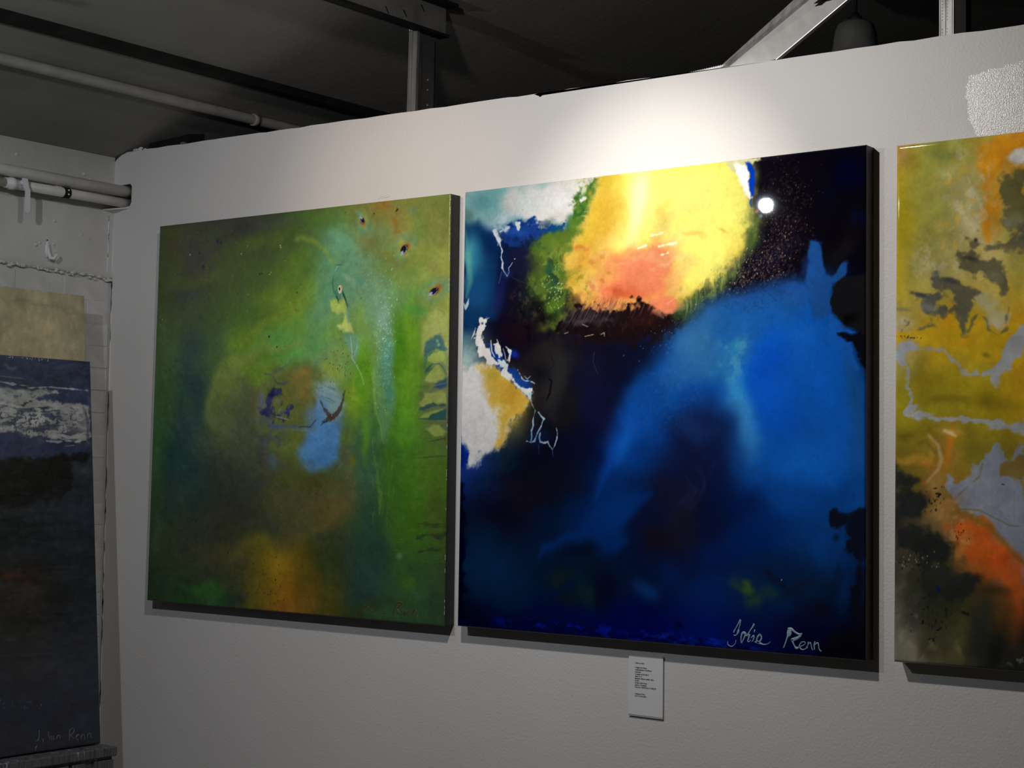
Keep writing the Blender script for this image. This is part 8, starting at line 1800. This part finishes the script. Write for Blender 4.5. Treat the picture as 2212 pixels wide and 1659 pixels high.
('line',([(212.9,656.4,2.4),(217.3,657.2,1.8)],(40,41,55)),{'op': 0.9,'soft': 0.8}),
('blob',(99.5,658,3,2.76,0,(224,99,52),1,2)),
('blob',(110,591,43.8,9.2,98,(225,135,40),0.8,1),{'w': 4,'wl': 60}),
('blob',(147,600,43.5,18.1,90,(129,121,38),0.7,1),{'w': 6,'wl': 60}),
('blob',(110,561,27.5,7,-172,(209,170,89),0.7,1),{'w': 4,'wl': 60}),
('line',([(2.7,600.5,12),(40.6,604.8,16.8),(73.4,617.9,12),(82.5,582.6,9.6),(63.8,565,6)],(219,169,62)),{'op': 0.6,'soft': 6,'w': 4}),
('line',([(68.5,560.6,3.6),(91.7,582.6,6),(96.5,609,7.2),(90.1,635.3,6),(68.9,653.1,6)],(233,199,135)),{'op': 0.8,'soft': 3.6,'w': 3}),
('line',([(100.8,556.3,6),(114.6,561.6,7.2),(122.9,566.9,3.6)],(241,213,149)),{'op': 0.8,'soft': 3.0}),
('line',([(49.9,582.6,6),(63.9,573.8,8.4),(80.7,595.8,7.2)],(133,119,44)),{'op': 0.7,'soft': 4.2}),
('blob',(26,560,24.6,12.5,-180,(102,90,34),0.5,1),{'w': 5,'wl': 60}),
('blob',(59,622,14.9,7.1,170,(223,145,64),0.5,1),{'w': 4,'wl': 60}),
('scumble',(74,653,35,28,91,(222,110,44),0.51,7,7,0.5,1,54)),
('blob',(83,662,26.3,22.2,91,(217,165,100),0.6,1),{'w': 6,'wl': 60}),
('blob',(102,714,35.8,26.9,125,(214,155,84),0.75,1),{'w': 8,'wl': 20}),
('shape',([(101.6,731.4),(133.5,721.8),(165.1,729.6),(187.4,737.6),(200.8,758.6),(227.2,783.3),(244.7,803.8),(257.7,807.5),(257.8,870.8),(227.4,842.8),(183.3,827.8),(147.4,816.5),(120.1,783)],(237,110,41)),{'op': 0.9,'soft': 9.6,'rough': 4.8,'rs': 16,'w': 4}),
('blob',(129,765,27.4,25.9,162,(210,136,66),0.7,1),{'w': 8,'wl': 20}),
('blob',(156,816,35.7,12.1,-173,(194,124,59),0.6,1),{'w': 6,'wl': 60}),
('blob',(214,801,26.3,22.2,127,(241,103,36),0.7,1),{'w': 6,'wl': 60}),
('scumble',(129,731,52,45,94,(238,195,126),0.38,8,8,0.45,1,55)),
('line',([(118,711.8,9.6),(156.1,716.9,12),(191.9,737.4,12),(227.2,774.7,9.6),(257.7,803.2,7.2)],(145,114,46)),{'op': 0.6,'soft': 4.8}),
('shape',([(-0,618.4),(12.4,631.6),(17.3,649.4),(40.9,649.1),(50.3,653.4),(26.8,659),(12.6,662.8),(0.3,671.9)],(43,47,48)),{'op': 0.92,'soft': 9.6,'rough': 4.8,'rs': 16,'w': 4,'wl': 30}),
('shape',([(0.4,680.8),(26.8,667),(50.4,672.8),(64.5,688.4),(66.4,706),(45.9,719.7),(17.7,726.6),(0.6,725.3)],(43,47,48)),{'op': 0.92,'soft': 9.6,'rough': 4.8,'rs': 16,'w': 4,'wl': 30}),
('shape',([(0.7,738.6),(50.7,737.2),(83.3,749.4),(106.4,766.1),(120.1,783),(111.1,800.7),(83.6,810.6),(55.8,810),(27.6,795.3),(1,778.6)],(43,47,47)),{'op': 0.92,'soft': 9.6,'rough': 4.8,'rs': 16,'w': 4,'wl': 30}),
('shape',([(65.1,815.8),(120.2,807.3),(151.9,816.3),(169.9,832.7),(167.3,858.6),(147.7,876.9),(102.3,870.7),(56,846.9)],(44,48,48)),{'op': 0.92,'soft': 9.6,'rough': 4.8,'rs': 16,'w': 4,'wl': 30}),
('blob',(65,846,55.8,35,176,(65,69,53),0.6,1),{'w': 8,'wl': 60}),
('blob',(28,822,24.5,14.1,176,(113,110,85),0.6,1),{'w': 8,'wl': 20}),
('blob',(14,875,44.1,15.1,90,(124,121,103),0.6,1),{'w': 8,'wl': 20}),
('blob',(14,964,35.2,18.9,91,(156,154,134),0.8,1),{'w': 8,'wl': 20}),
('blob',(42,909,35.1,18.7,91,(83,79,73),0.6,1),{'w': 8,'wl': 20}),
('blob',(43,979,24.7,22.4,155,(164,159,142),0.7,1),{'w': 8,'wl': 16}),
('blob',(75,959,43.6,22.1,91,(78,74,53),0.6,1),{'w': 8,'wl': 20}),
('blob',(130,938,51.8,21.7,91,(100,99,57),0.7,1),{'w': 8,'wl': 20}),
('blob',(135,972,22.4,9,91,(138,136,80),0.6,1),{'w': 6,'wl': 14}),
('blob',(175,927,68.9,26.5,96,(46,52,50),0.85,1),{'w': 8,'wl': 60}),
('blob',(214,890,34,22.8,92,(75,71,39),0.6,1),{'w': 8,'wl': 60}),
('blob',(201,951,52.1,17.3,106,(30,34,31),0.8,1),{'w': 6,'wl': 60}),
('blob',(241,948,50.7,13.9,90,(48,47,37),0.8,1),{'w': 6,'wl': 60}),
('blob',(245,863,25.4,12.1,91,(184,96,42),0.6,1),{'w': 6,'wl': 60}),
('blob',(201,857,35.3,11.9,177,(68,59,34),0.7,1),{'w': 6,'wl': 60}),
('scumble',(241,973,26,17,173,(138,143,125),0.59,6,6,0.5,0.8,56)),
('scumble',(43,953,70,47,93,(181,174,148),0.34,12,18,0.5,1,57)),
('dots',(8,22,83,688,26,18,91,0.96,2.64,[(50,46,31)],0.85,False)),
('dots',(9,30,46,808,47,26,177,0.96,3.12,[(31,34,58),(39,40,45)],0.9,False)),
('dots',(10,26,75,916,56,35,174,0.96,3.12,[(39,39,45)],0.9,False)),
('dots',(11,24,46,803,47,23,177,0.72,1.92,[(179,182,173)],0.8,False)),
('dots',(12,14,134,748,18,14,176,0.96,2.16,[(63,47,32)],0.9,False)),
('shape',([(84.7,849.8),(91.1,848.6),(95.8,855.4),(93.1,865.1),(86.6,860.2)],(31,44,89)),{'op': 0.95,'soft': 1.2}),
('line',([(73.6,667.2,1.8),(84.8,666.1,3)],(38,38,39)),{'op': 0.9,'soft': 1.1,'rough': 0.7}),
('line',([(84.8,675.7,4.8),(92.2,677.4,6),(88.5,682.7,2.4)],(38,38,39)),{'op': 0.9,'soft': 1.1,'rough': 0.7}),
('line',([(105.1,892.2,3.6),(106.1,905.2,3.6)],(39,40,40)),{'op': 0.9,'soft': 1.1,'rough': 0.7}),
('line',([(136,896.5,3.6),(147.7,900.1,6)],(40,41,41)),{'op': 0.9,'soft': 1.1,'rough': 0.7}),
('line',([(88.8,934.1,4.8),(97,928.3,3.6)],(39,40,40)),{'op': 0.9,'soft': 1.1,'rough': 0.7}),
('line',([(73.2,950.8,2.4),(86.1,946.4,2.4)],(39,40,40)),{'op': 0.9,'soft': 1.1,'rough': 0.7}),
('shape',([(254.6,535.7),(330,553.1),(429.4,545.4),(525,566.3),(632.1,558.7),(632,582.5),(524.9,586.5),(429.4,570.2),(330,574.2),(254.7,563.8)],(186,192,202)),{'op': 0.95,'soft': 3,'rough': 1.9,'rs': 10,'w': 2,'wl': 16}),
('shape',([(254.3,360.2),(321.4,312.1),(380.2,323.5),(371.9,356.7),(312.9,379.6),(254.4,401.3)],(186,192,203)),{'op': 0.95,'soft': 3,'rough': 1.9,'rs': 10,'w': 2,'wl': 16}),
('shape',([(257.3,582.6),(355.2,607.6),(413,681.6),(404.8,780.6),(330.2,833.5),(257.7,799)],(153,160,180)),{'op': 0.9,'soft': 4.8,'rough': 4.8,'w': 3}),
('shape',([(256.4,101.7),(329.7,125.4),(396.9,181.8),(363.5,229.9),(295.6,216.7),(256.6,227)],(105,105,89)),{'op': 0.92,'soft': 6,'rough': 4.8,'rs': 12,'w': 4,'wl': 20,'sd': 3}),
('shape',([(437.8,284.9),(541.5,258.3),(602.9,326.6),(525.5,371.5),(453.9,352)],(104,103,87)),{'op': 0.92,'soft': 6,'rough': 4.8,'rs': 12,'w': 4,'wl': 20,'sd': 3}),
('shape',([(257.9,879.3),(412.9,854.1),(539.6,903.2),(600.3,993.6),(258.1,1013.9)],(46,49,50)),{'op': 0.85,'soft': 16.8,'rough': 7.2,'rs': 24,'w': 6}),
('blob',(493,737,71.2,56.6,175,(230,121,46),0.7,1),{'w': 10,'wl': 60}),
('blob',(454,103,73.5,49.6,-170,(241,159,33),0.6,1),{'w': 10,'wl': 60}),
('mottle',(0.03,60,60,41,(1,1,1))),
('mottle',(0.03,18,18,43,(1,1,1)))]
SEA = [
('ground',(5,11,[(64,69,95),(64,69,95),(64,69,95),(64,69,95),(69,74,100),(163,163,166),(163,163,166),(163,163,166),(163,163,166),(90,93,118),(86,90,107),(86,90,107),(86,90,107),(86,90,107),(71,75,95),(33,33,33),(33,33,33),(33,33,33),(33,33,33),(64,68,77),(51,54,60),(51,54,60),(51,54,60),(51,54,60),(54,59,70),(47,50,56),(47,50,56),(47,50,56),(47,50,56),(49,54,65),(57,50,47),(57,50,47),(57,50,47),(57,50,47),(45,51,60),(46,47,46),(46,47,46),(46,47,46),(46,47,46),(43,49,59),(45,48,55),(45,48,55),(45,48,55),(45,48,55),(43,48,62),(40,44,59),(40,44,59),(40,44,59),(40,44,59),(44,48,64),(42,46,56),(42,46,56),(42,46,56),(42,46,56),(39,44,55)]),{'w': 6,'wl': 80}),
('shape',([(634.4,-1.4),(1007.4,-7.8),(1004,91.5),(928.5,91.3),(869.6,89.3),(797.7,83.2),(632.3,86.7)],(65,71,103)),{'op': 0.95,'soft': 4.8,'rough': 3.6,'rs': 20}),
('blob',(799,41,70.9,16.8,-179,(57,62,99),0.6,1),{'w': 6,'wl': 60}),
('blob',(743,27,18.3,7.6,-159,(126,131,149),0.6,1),{'w': 4,'wl': 12}),
('blob',(916,29,59.7,24.3,176,(74,78,104),0.5,1),{'w': 6,'wl': 60}),
('shape',([(632.3,85.5),(713.7,85),(797.7,85.5),(869.6,89.3),(928.4,92.6),(883.7,105.5),(912.9,113.9),(987.9,115.7),(992.9,147.5),(987.4,221.3),(924.5,216.7),(866,207.3),(794.4,202),(711,192.7),(629.9,189.3)],(190,190,188)),{'op': 0.97,'soft': 3.6,'rough': 3.6,'rs': 12,'w': 2,'wl': 16}),
('line',([(714.2,68.5,2.4),(755.7,73.4,3.6),(797.9,76,1.2)],(201,204,212)),{'op': 0.8,'soft': 1.4,'rough': 1.0}),
('line',([(797.8,80.8,1.2),(870,74.8,3),(928.9,76.7,3),(986.1,78.8,2.4)],(206,209,218)),{'op': 0.85,'soft': 1.4,'rough': 1.0}),
('line',([(714.5,54.4,2.4),(784.3,57.7,1.8)],(149,155,170)),{'op': 0.7,'soft': 1.7}),
('shape',([(825.6,108.1),(869.4,94.1),(913.8,84.7),(992.1,81),(991.1,113.1),(927.9,110.9),(868.9,111)],(67,72,108)),{'op': 0.9,'soft': 4.2,'rough': 3,'rs': 10}),
('shape',([(846,149.2),(867.9,143.6),(902.8,153.1),(867.6,155.6)],(85,91,124)),{'op': 0.9,'soft': 3,'rough': 2.4}),
('line',([(972.5,123.7,4.8),(986.4,160,9.6),(984.4,221.4,9.6)],(96,99,116)),{'op': 0.8,'soft': 4.8}),
('scumble',(824,154,157,41,-179,(58,63,90),0.68,16,5,0.35,0.8,61)),
('scumble',(881,200,117,27,-179,(67,70,90),0.77,24,5,0.1,0.8,62)),
('scumble',(810,142,157,48,-179,(60,66,87),0.77,9,5,0.75,0.6,63)),
('dots',(4,160,824,177,157,31,-179,0.84,2.64,[(58,64,85),(74,77,96)],0.9,False)),
('shape',([(629.8,192.8),(766.3,200.5),(851.4,210.1),(924.4,220.3),(987.2,228.6),(994,251.8),(923.1,259.1),(821.3,254.8),(628,269.6)],(67,72,105)),{'op': 0.95,'soft': 6,'rough': 4.8,'w': 2}),
('line',([(851.3,214.8,1.8),(887.6,217.6,3),(924.6,213,2.4),(939.4,216.3,1.8),(977.2,209.3,2.4)],(197,201,199)),{'op': 0.85,'soft': 1.2,'rough': 1.0}),
('line',([(909.3,227.9,1.7),(939.1,224.8,2.2)],(184,188,189)),{'op': 0.8,'soft': 1.2}),
('shape',([(627.9,275.3),(792.7,263.6),(864.6,252.8),(992.5,250.6),(967.6,270.5),(930,277.1),(923.8,331.5),(890.6,357.9),(817.7,379.1),(625.3,383.7)],(35,34,33)),{'op': 0.95,'soft': 7.2,'rough': 4.8,'rs': 18,'w': 4}),
('blob',(788,426,126.6,9.4,-178,(37,38,39),0.6,1),{'w': 6,'wl': 20}),
('blob',(745,454,124.6,7,-177,(37,38,39),0.6,1),{'w': 6,'wl': 20}),
('blob',(756,559,69.4,25.4,-178,(77,51,42),0.8,1),{'w': 8,'wl': 20}),
('blob',(729,552,22,10.4,-178,(99,57,42),0.7,1),{'w': 4,'wl': 60}),
('blob',(798,584,36.6,16.3,-177,(66,66,70),0.6,1),{'w': 6,'wl': 60}),
('blob',(883,617,58.1,28.3,-177,(40,40,41),0.7,1),{'w': 6,'wl': 24}),
('blob',(781,681,97.9,34.6,-176,(46,44,41),0.6,1),{'w': 8,'wl': 60}),
('blob',(909,701,58.7,47.2,-173,(41,46,61),0.5,1),{'w': 8,'wl': 60}),
('blob',(778,773,111.8,22.9,-173,(54,56,58),0.5,1),{'w': 8,'wl': 60}),
('blob',(775,894,111.5,34.1,-174,(36,42,63),0.5,1),{'w': 8,'wl': 60}),
('blob',(945,940,18.9,14.7,85,(55,59,92),0.5,1)),
('line',([(696.4,753.4,2.4),(835.1,757,3.6),(950.9,775.2,1.2)],(69,73,80)),{'op': 0.4,'soft': 4.8}),
('scumble',(826,567,351,199,91,(72,75,81),0.21,40,5,0.5,1.2,64)),
('scumble',(825,626,397,199,91,(30,30,34),0.3,60,6,0.4,1.2,65)),
('dots',(5,30,748,876,69,11,-174,0.72,1.68,[(133,141,154)],0.8,True)),
('dots',(6,26,800,4,71,4,180,0.72,1.68,[(241,241,241)],0.9,True)),
('mottle',(0.05,50,20,41,(1,1,1))),
('mottle',(0.04,10,8,42,(1,1,1)))]
OCHRE = [
('ground',(5,5,[(192,182,143),(192,182,143),(196,192,150),(192,182,143),(188,178,144),(188,177,144),(188,177,144),(202,185,154),(198,177,146),(196,184,151),(204,182,150),(204,182,150),(204,182,150),(204,182,150),(194,184,150),(204,192,158),(204,192,158),(204,192,158),(204,192,158),(201,192,156),(209,199,162),(209,199,162),(209,199,162),(209,199,162),(212,202,164)]),{'w': 10,'wl': 120}),
('line',([(671.2,28.9,3.6),(755.9,26.4,6),(813.8,28.1,7.2),(872.8,36.1,7.2),(933.2,37.9,6),(994.9,35.5,3.6)],(151,144,116)),{'op': 0.55,'soft': 7.2,'w': 4}),
('blob',(857,74,89.5,20.6,176,(215,191,152),0.5,1),{'w': 8,'wl': 60}),
('blob',(812,118,117.2,14.3,177,(205,195,156),0.5,1),{'w': 8,'wl': 60}),
('blob',(991,65,84.8,12.5,92,(175,169,140),0.5,1)),
('mottle',(0.04,50,50,41,(1,1,1))),
('mottle',(0.03,10,10,42,(1,1,1)))]
SIGN_BLUE = [[(727.2,937.7,3.8),(722.6,946.2,3.2),(716.7,956,2.9),(712.7,962.7,3.8),(712.7,965.1,2.3)],[(727.9,938.8,3.5),(726.4,948.3,2.6),(724,956.7,2.3),(722.7,961.4,6.4),(720.1,967.5,3.5),(715.4,970.7,2.6),(712.1,969.4,1.7)],[(717.8,979.4,1.3),(716,986.6,2),(710.9,991.9,2.3),(706.2,993.1,2.6),(700.8,991.4,2.3),(698.2,987.6,2),(699.4,983.6,1.3)],[(729.6,984.4,2.9),(729,976.2,3.2),(730.8,966.7,4.7),(734.8,963.5,6.7),(739.4,966.1,5.8),(736.8,972.2,3.8),(733.5,979.4,2.9),(730.6,984.9,2.6)],[(758.7,944.4,4.9),(754.6,951.7,4.1),(749.3,959,2.9),(744.7,966.4,3.8),(741.4,969.5,4.4)],[(748,965.6,5.8),(746.8,972.7,4.4),(744.2,979.3,3.5),(747.5,981,2.6),(751,977,2.3)],[(758.6,958.4,7.3),(760.7,958.9,7.3)],[(752.1,973.4,2.3),(756.7,968.5,4.1),(758.7,970.7,3.5),(756.1,977.8,2.9),(753.4,980.3,2)],[(772.4,964.5,5.8),(767.2,968.9,4.4),(764.6,976.1,3.8),(768,980.5,5.8),(773.2,976.6,4.4),(775.5,969.5,3.8),(771.8,964.5,4.4)],[(760,980.5,2.3),(766.6,980.6,6.4),(773.2,982.6,4.9),(781.1,983.9,2.9),(790.2,981.8,2),(795.7,977.1,1.5)],[(836.6,951.4,10.2),(836.7,958.3,13.1),(833.1,965.4,4.9),(829.3,976.1,3.5),(824.7,987.7,2.9)],[(834,949.3,5.8),(841.7,949.3,7.3),(850.7,955,4.9),(859.7,958.4,4.9),(865.4,956.6,4.9)],[(863.5,959.9,4.9),(854.6,965.7,7.3),(847,969.1,8.7),(841.8,970,5.8)],[(842.5,969.4,6.4),(846.4,977.1,3.8),(849.6,982.6,3.5),(852.8,985.6,6.4),(858.5,984.3,3.8)],[(857.5,983.4,2.6),(867.4,979.6,2.3),(872.4,975.2,2),(871.1,972.5,2),(866.1,972.8,2.6),(861,977.2,2.9),(860,983,3.5),(865.5,987.7,2.9),(873.1,985.5,2.6),(876.2,980.7,2.3)],[(879,971.3,2.6),(877.7,978.3,2.3),(876.5,985,2)],[(878.1,978.2,2),(882.5,972.8,2.6),(884.8,975.5,2.6),(886.1,982.2,2.3),(888.9,987.5,2.3)],[(893.6,969.7,3.2),(891.6,976.7,3.5),(892.6,986.1,2.6)],[(892.6,977.2,2.3),(898.2,972.2,3.5),(901.1,975.4,2.9),(902.2,983.3,2.6),(907.1,988.6,2.9)]]
SIGN_GREEN = [[(769.1,947.3,1.7),(760.7,952.6,2.1),(754.4,961.9,2.3),(751.3,969.9,2.5)],[(767.2,950.3,1.7),(764.2,959.3,1.9),(763.1,967.2,3.1),(753.5,975.7,2.5),(740.5,983.4,2.1),(732.1,989.8,2.1),(730,995.8,2.1)],[(753.3,969.8,2.5),(763.1,968.7,3.1),(769.8,972.7,2.7),(764.1,979.9,2.3)],[(786.4,957,1.5),(780.8,967.2,2.3),(773.1,974.5,2.7),(767.4,980.7,2.1)],[(777.1,977.2,2.1),(783.1,980.7,4.2),(788.8,976.5,2.5),(795.2,972.2,1.7),(799.8,972.9,1.9)],[(794,975.2,1.7),(803.2,978.5,2.1),(812.3,982.8,2.1),(826.5,980.9,1.5)],[(855.9,955.4,2.5),(851.7,965.8,2.5),(845.7,982.2,2.1)],[(856.5,954.9,3.1),(864.2,953.5,4.2),(874.3,955,3.1),(866.9,962,2.3),(859.4,967.3,2.1)],[(858.2,968.3,2.1),(863.4,975.7,2.1),(872.5,981.9,1.9)],[(877.5,979.2,3.1),(885,974.9,2.7),(882.4,972.2,1.9),(878.7,977.7,1.9),(885.1,980.2,1.5)],[(889.5,978,2.1),(893.7,972.4,2.5),(898.1,971.2,2.3),(900.2,980.2,1.9)],[(902.7,980,1.7),(908.2,972,2.1),(915,968.7,2.1),(918.4,979,1.9),(922.9,983.5,1.5)]]
SIGN_SEA = [[(808,945.9,2.5),(807,959.8,2.5),(803.5,970.3,2.5),(796.4,971,2.5)],[(799.9,983.1,2.5),(795.5,989.5,2.5),(797,995.1,2.5)],[(819.7,967.8,2.5),(818.6,973.6,2.5),(819.9,976.8,2.5)],[(835.6,952.1,2.5),(836.7,964.7,2.5),(840.7,973.3,2.5)],[(839,966.6,2.5),(844.8,964.9,2.5),(846,976.7,2.5)],[(850.6,964.7,2.5),(851.9,975.1,2.5)],[(860,974.4,2.5),(863.8,966.2,2.5),(869.1,964.9,2.5),(872.1,975,2.5)],[(899.7,982.9,2.5),(900.6,967.2,2.5),(902.1,956.3,2.5),(910.8,952.2,2.5),(916.5,957.9,2.5),(911.3,965.3,2.5),(902.9,968.3,2.5),(909.1,973.7,2.5),(915.3,978.7,2.5)],[(921.3,975.1,2.5),(930,971.3,2.5),(926.1,969.3,2.5),(921.2,977.5,2.5),(929,985,2.5)],[(936.5,984.8,2.5),(938.9,973.9,2.5),(947,972.4,2.5),(948.1,986.1,2.5)],[(957.1,982.4,2.5),(959,973,2.5),(967.1,971.5,2.5),(969.1,983.7,2.5)]]
_c = srgb(*(142, 175, 191))
M['sign_pale'] = mottled('signature_paint_pale', tuple(q * 0.85 for q in _c), tuple(min(q * 1.15, 1) for q in _c), 80.0, 0.4)
_c = srgb(*(99, 63, 42))
M['sign_red'] = mottled('signature_paint_red', tuple(q * 0.85 for q in _c), tuple(min(q * 1.15, 1) for q in _c), 80.0, 0.4)
_c = srgb(*(111, 112, 119))
M['sign_grey'] = mottled('signature_paint_grey', tuple(q * 0.85 for q in _c), tuple(min(q * 1.15, 1) for q in _c), 80.0, 0.4)
M['edge_ochre'] = mottled('ochre_dripped_edge', (0.28, 0.22, 0.06), (0.38, 0.30, 0.10), 12.0, 0.3)

# ------------------------------------------------------------------ pictures
def make_picture(name, label, loc, rot, corners, depth, us, vs, ops, seed, mat, edge_mat, relief_amt=0.0003, rim=0.0035):
    e = tag(empty(name, loc, rot), label, 'painting')
    cv = Canvas(us, vs, seed)
    run_ops(cv, ops)
    rel = relief_amt * cv.noise(16, 16, 55, 3) if relief_amt else None
    obj('painted_face', canvas_mesh('painted_face', us, vs, corners, depth, cv.rgb, rim, rel), mat, e)
    # stretcher sides
    tl, tr, br, bl = corners
    i = 0.0008
    bm = bmesh.new()
    y0, y1 = -depth + rim, -0.0005
    hexa(bm, [(bl[0] + i, y0, bl[1] + i), (br[0] - i, y0, br[1] + i), (br[0] - i, y1, br[1] + i), (bl[0] + i, y1, bl[1] + i),
              (tl[0] + i, y0, tl[1] - i), (tr[0] - i, y0, tr[1] - i), (tr[0] - i, y1, tr[1] - i), (tl[0] + i, y1, tl[1] - i)])
    obj('stretcher_sides', bm, edge_mat, e)
    return e

DEPTH = 0.045
def build_pictures():
    # --- green picture
    m = paint_material('green_picture_paint', 0.22, 0.10)
    ox = -0.65
    C = [(-1.244 - ox, 2.273 - 1.07), (-0.049 - ox, 2.281 - 1.07), (-0.044 - ox, 1.069 - 1.07), (-1.258 - ox, 1.072 - 1.07)]
    e = make_picture('painting', 'green abstract painting with a peacock head, feather eyes and a swallow', (ox, 0, 1.07), (0, 0, 0), C, DEPTH,
                     grid_coords(NG[0], 2.7), grid_coords(NG[1], 2.7), GREEN, 1, m, M['black'])
    for s_ in SIGN_GREEN or []: paint_strokes('signature_stroke', [s_], C, DEPTH, M['sign_red'], e)['label'] = 'dull red signature brush stroke'
    # chipped white arris along the right edge
    random.seed(31)
    for i in range(26):
        t = random.random()
        x = C[1][0] + (C[2][0] - C[1][0]) * t
        z = C[1][1] + (C[2][1] - C[1][1]) * t
        obj('edge_chip', boxm(x - .0012, x - .0002, -DEPTH + .0008, -DEPTH + .0020, z - random.uniform(.003, .016), z), M['chip'], e)
    # --- blue picture
    m = paint_material('blue_picture_resin', 0.018, 0.0, wave=0.004)
    ox = 0.61
    C = [(0.001 - ox, 2.281 - 1.07), (1.215 - ox, 2.295 - 1.07), (1.221 - ox, 1.069 - 1.07), (0.001 - ox, 1.072 - 1.07)]
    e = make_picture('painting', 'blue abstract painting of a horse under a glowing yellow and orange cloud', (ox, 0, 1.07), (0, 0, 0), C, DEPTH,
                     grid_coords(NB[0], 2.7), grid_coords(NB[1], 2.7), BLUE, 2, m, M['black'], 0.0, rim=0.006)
    for s_ in SIGN_BLUE or []: paint_strokes('signature_stroke', [s_], C, DEPTH, M['sign_pale'], e)['label'] = 'pale blue grey signature brush stroke'
    # --- yellow picture (runs out of the frame on the right)
    m = paint_material('yellow_picture_resin', 0.05, 0.0, wave=0.01)
    ox = 1.901
    C = [(1.292 - ox, 2.285 - 1.07), (2.511 - ox, 2.293 - 1.07), (2.511 - ox, 1.074 - 1.07), (1.291 - ox, 1.073 - 1.07)]
    us = np.unique(np.concatenate([grid_coords(40, 2.7), np.linspace(0, 300, NY[0])]))
    e = make_picture('painting', 'yellow and orange poured abstract painting with grey clouds and lilac rivers', (ox, 0, 1.07), (0, 0, 0), C, DEPTH,
                     us, grid_coords(NY[1], 2.7), YELLOW, 3, m, M['edge_ochre'], 0.0, rim=0.008)
    # --- sea picture leaning on the crate
    m = paint_material('sea_picture_paint', 0.3, 0.10)
    hh = 1.195
    C = [(-1.22, hh), (0, hh), (0, 0), (-1.22, 0)]
    us = np.unique(np.concatenate([grid_coords(30, 2.7), np.linspace(640, 1000, NS[0])]))
    th = math.asin(0.10 / hh)
    e = make_picture('painting', 'dark blue seascape canvas leaning on the crate at the left', (-1.290, -0.211, 0.636), (-th, 0, PI / 2), C, 0.025,
                     us, grid_coords(NS[1], 2.7), SEA, 4, m, M['black'])
    for s_ in SIGN_SEA or []: paint_strokes('signature_stroke', [s_], C, 0.025, M['sign_grey'], e)['label'] = 'faint grey signature brush stroke'
    # --- pale ochre canvas behind it
    m = paint_material('ochre_panel_paint', 0.5, 0.15)
    C = [(-1.2, 1.408), (0, 1.408), (0, 0), (-1.2, 0)]
    us = np.unique(np.concatenate([grid_coords(30, 2.7), np.linspace(560, 1000, 120)]))
    make_picture('painting', 'plain ochre canvas standing behind the dark seascape', (-1.323, -0.204, 0.636), (-math.asin(0.10 / 1.408), 0, PI / 2), C, 0.012,
                 us, grid_coords(160, 2.7), OCHRE, 5, m, M['edgebeige'], rim=0.003)
build_pictures()

# ------------------------------------------------------------------ crate under the leaning pictures
def build_crate():
    e = tag(empty('crate', (-1.335, -0.80, 0)), 'paint-dripped grey wooden crate under the leaning canvases', 'crate')
    obj('top_plank', boxm(-0.13, 0.135, -0.75, 0.60, 0.605, 0.634, bev=0.004), M['driftwood'], e)
    obj('rail', boxm(0.095, 0.118, -0.74, 0.595, 0.53, 0.605, bev=0.003), M['driftwood'], e)
    obj('rail', boxm(0.095, 0.118, -0.74, 0.595, 0.03, 0.10, bev=0.003), M['driftwood'], e)
    random.seed(2)
    y = 0.59
    while y > -0.72:
        wd = random.uniform(0.045, 0.075)
        obj('slat', boxm(0.118, 0.130, y - wd, y, 0.0, 0.595, bev=0.002), M['driftwood'], e)
        y -= wd + random.uniform(0.012, 0.04)
    for yy in (-0.74, 0.555):
        obj('end_post', boxm(-0.12, 0.095, yy, yy + 0.04, 0.0, 0.605, bev=0.003), M['driftwood'], e)
build_crate()

# ------------------------------------------------------------------ title card under the blue picture
def build_card():
    e = tag(empty('title_card', (0.591, 0, 0.8745)), 'white printed title card on the partition under the blue painting', 'card')
    prism(bm := bmesh.new(), [(-.0515, .0), (.0530, -.0010), (.0520, .1568), (-.0515, .1578)], -0.005, -0.0002)
    obj('mount', bm, M['mount'], e)
    prism(bm := bmesh.new(), [(-.0515, .004), (.0525, .003), (.0520, .1568), (-.0515, .1578)], -0.0058, -0.005)
    obj('card_face', bm, M['card'], e)
    # line: text, baseline height, printed width
    x0 = -0.032
    lines = [('Title: Le Cave', .1350, .0270), ('Original Art Piece', .1235, .0350), ('Authentication Certificate', .1178, .0500), ('Included', .1120, .0172),
             ('Created: 01/01/2015', .1064, .0415), ('Size 4 x 4', .1008, .0210), ('Medium: Mixed media, resin,', .0952, .0575), ('acrylic', .0898, .0125),
             ('Artist: Julie Renn', .0842, .0370), ('Status / Available', .0786, .0352), ('Price for ORIGINAL: $1,800.00', .0730, .0640),
             ('Collectors Print', .0560, .0305), ('NOT AVAILABLE', .0504, .0350)]
    for s, z, wd in lines:
        text_part('text_line', s, 0.0052, (x0, -0.0060, z), M['ink'], e, wd)
build_card()

def build_marks():
    # pencil scribble above the green picture
    e = tag(empty('pencil_mark', (-0.33, 0, 2.296)), 'faint pencil scribble on the partition above the green painting', 'mark')
    bm = bmesh.new()
    for (x0, z0, x1, z1, t) in ((-.028, .0000, -.012, .0015, .0007), (-.012, .0015, .006, .0018, .0010), (.006, .0018, .018, .0030, .0013), (-.018, .0065, -.008, .0068, .0006), (.000, .0062, .0025, .0085, .0006), (.011, .0075, .013, .0090, .0005)):
        hexa(bm, [(x0, -.0004, z0), (x1, -.0004, z1), (x1, 0, z1), (x0, 0, z0), (x0, -.0004, z0 + t), (x1, -.0004, z1 + t), (x1, 0, z1 + t), (x0, 0, z0 + t)])
    obj('pencil_strokes', bm, M['pencil'], e)
build_marks()
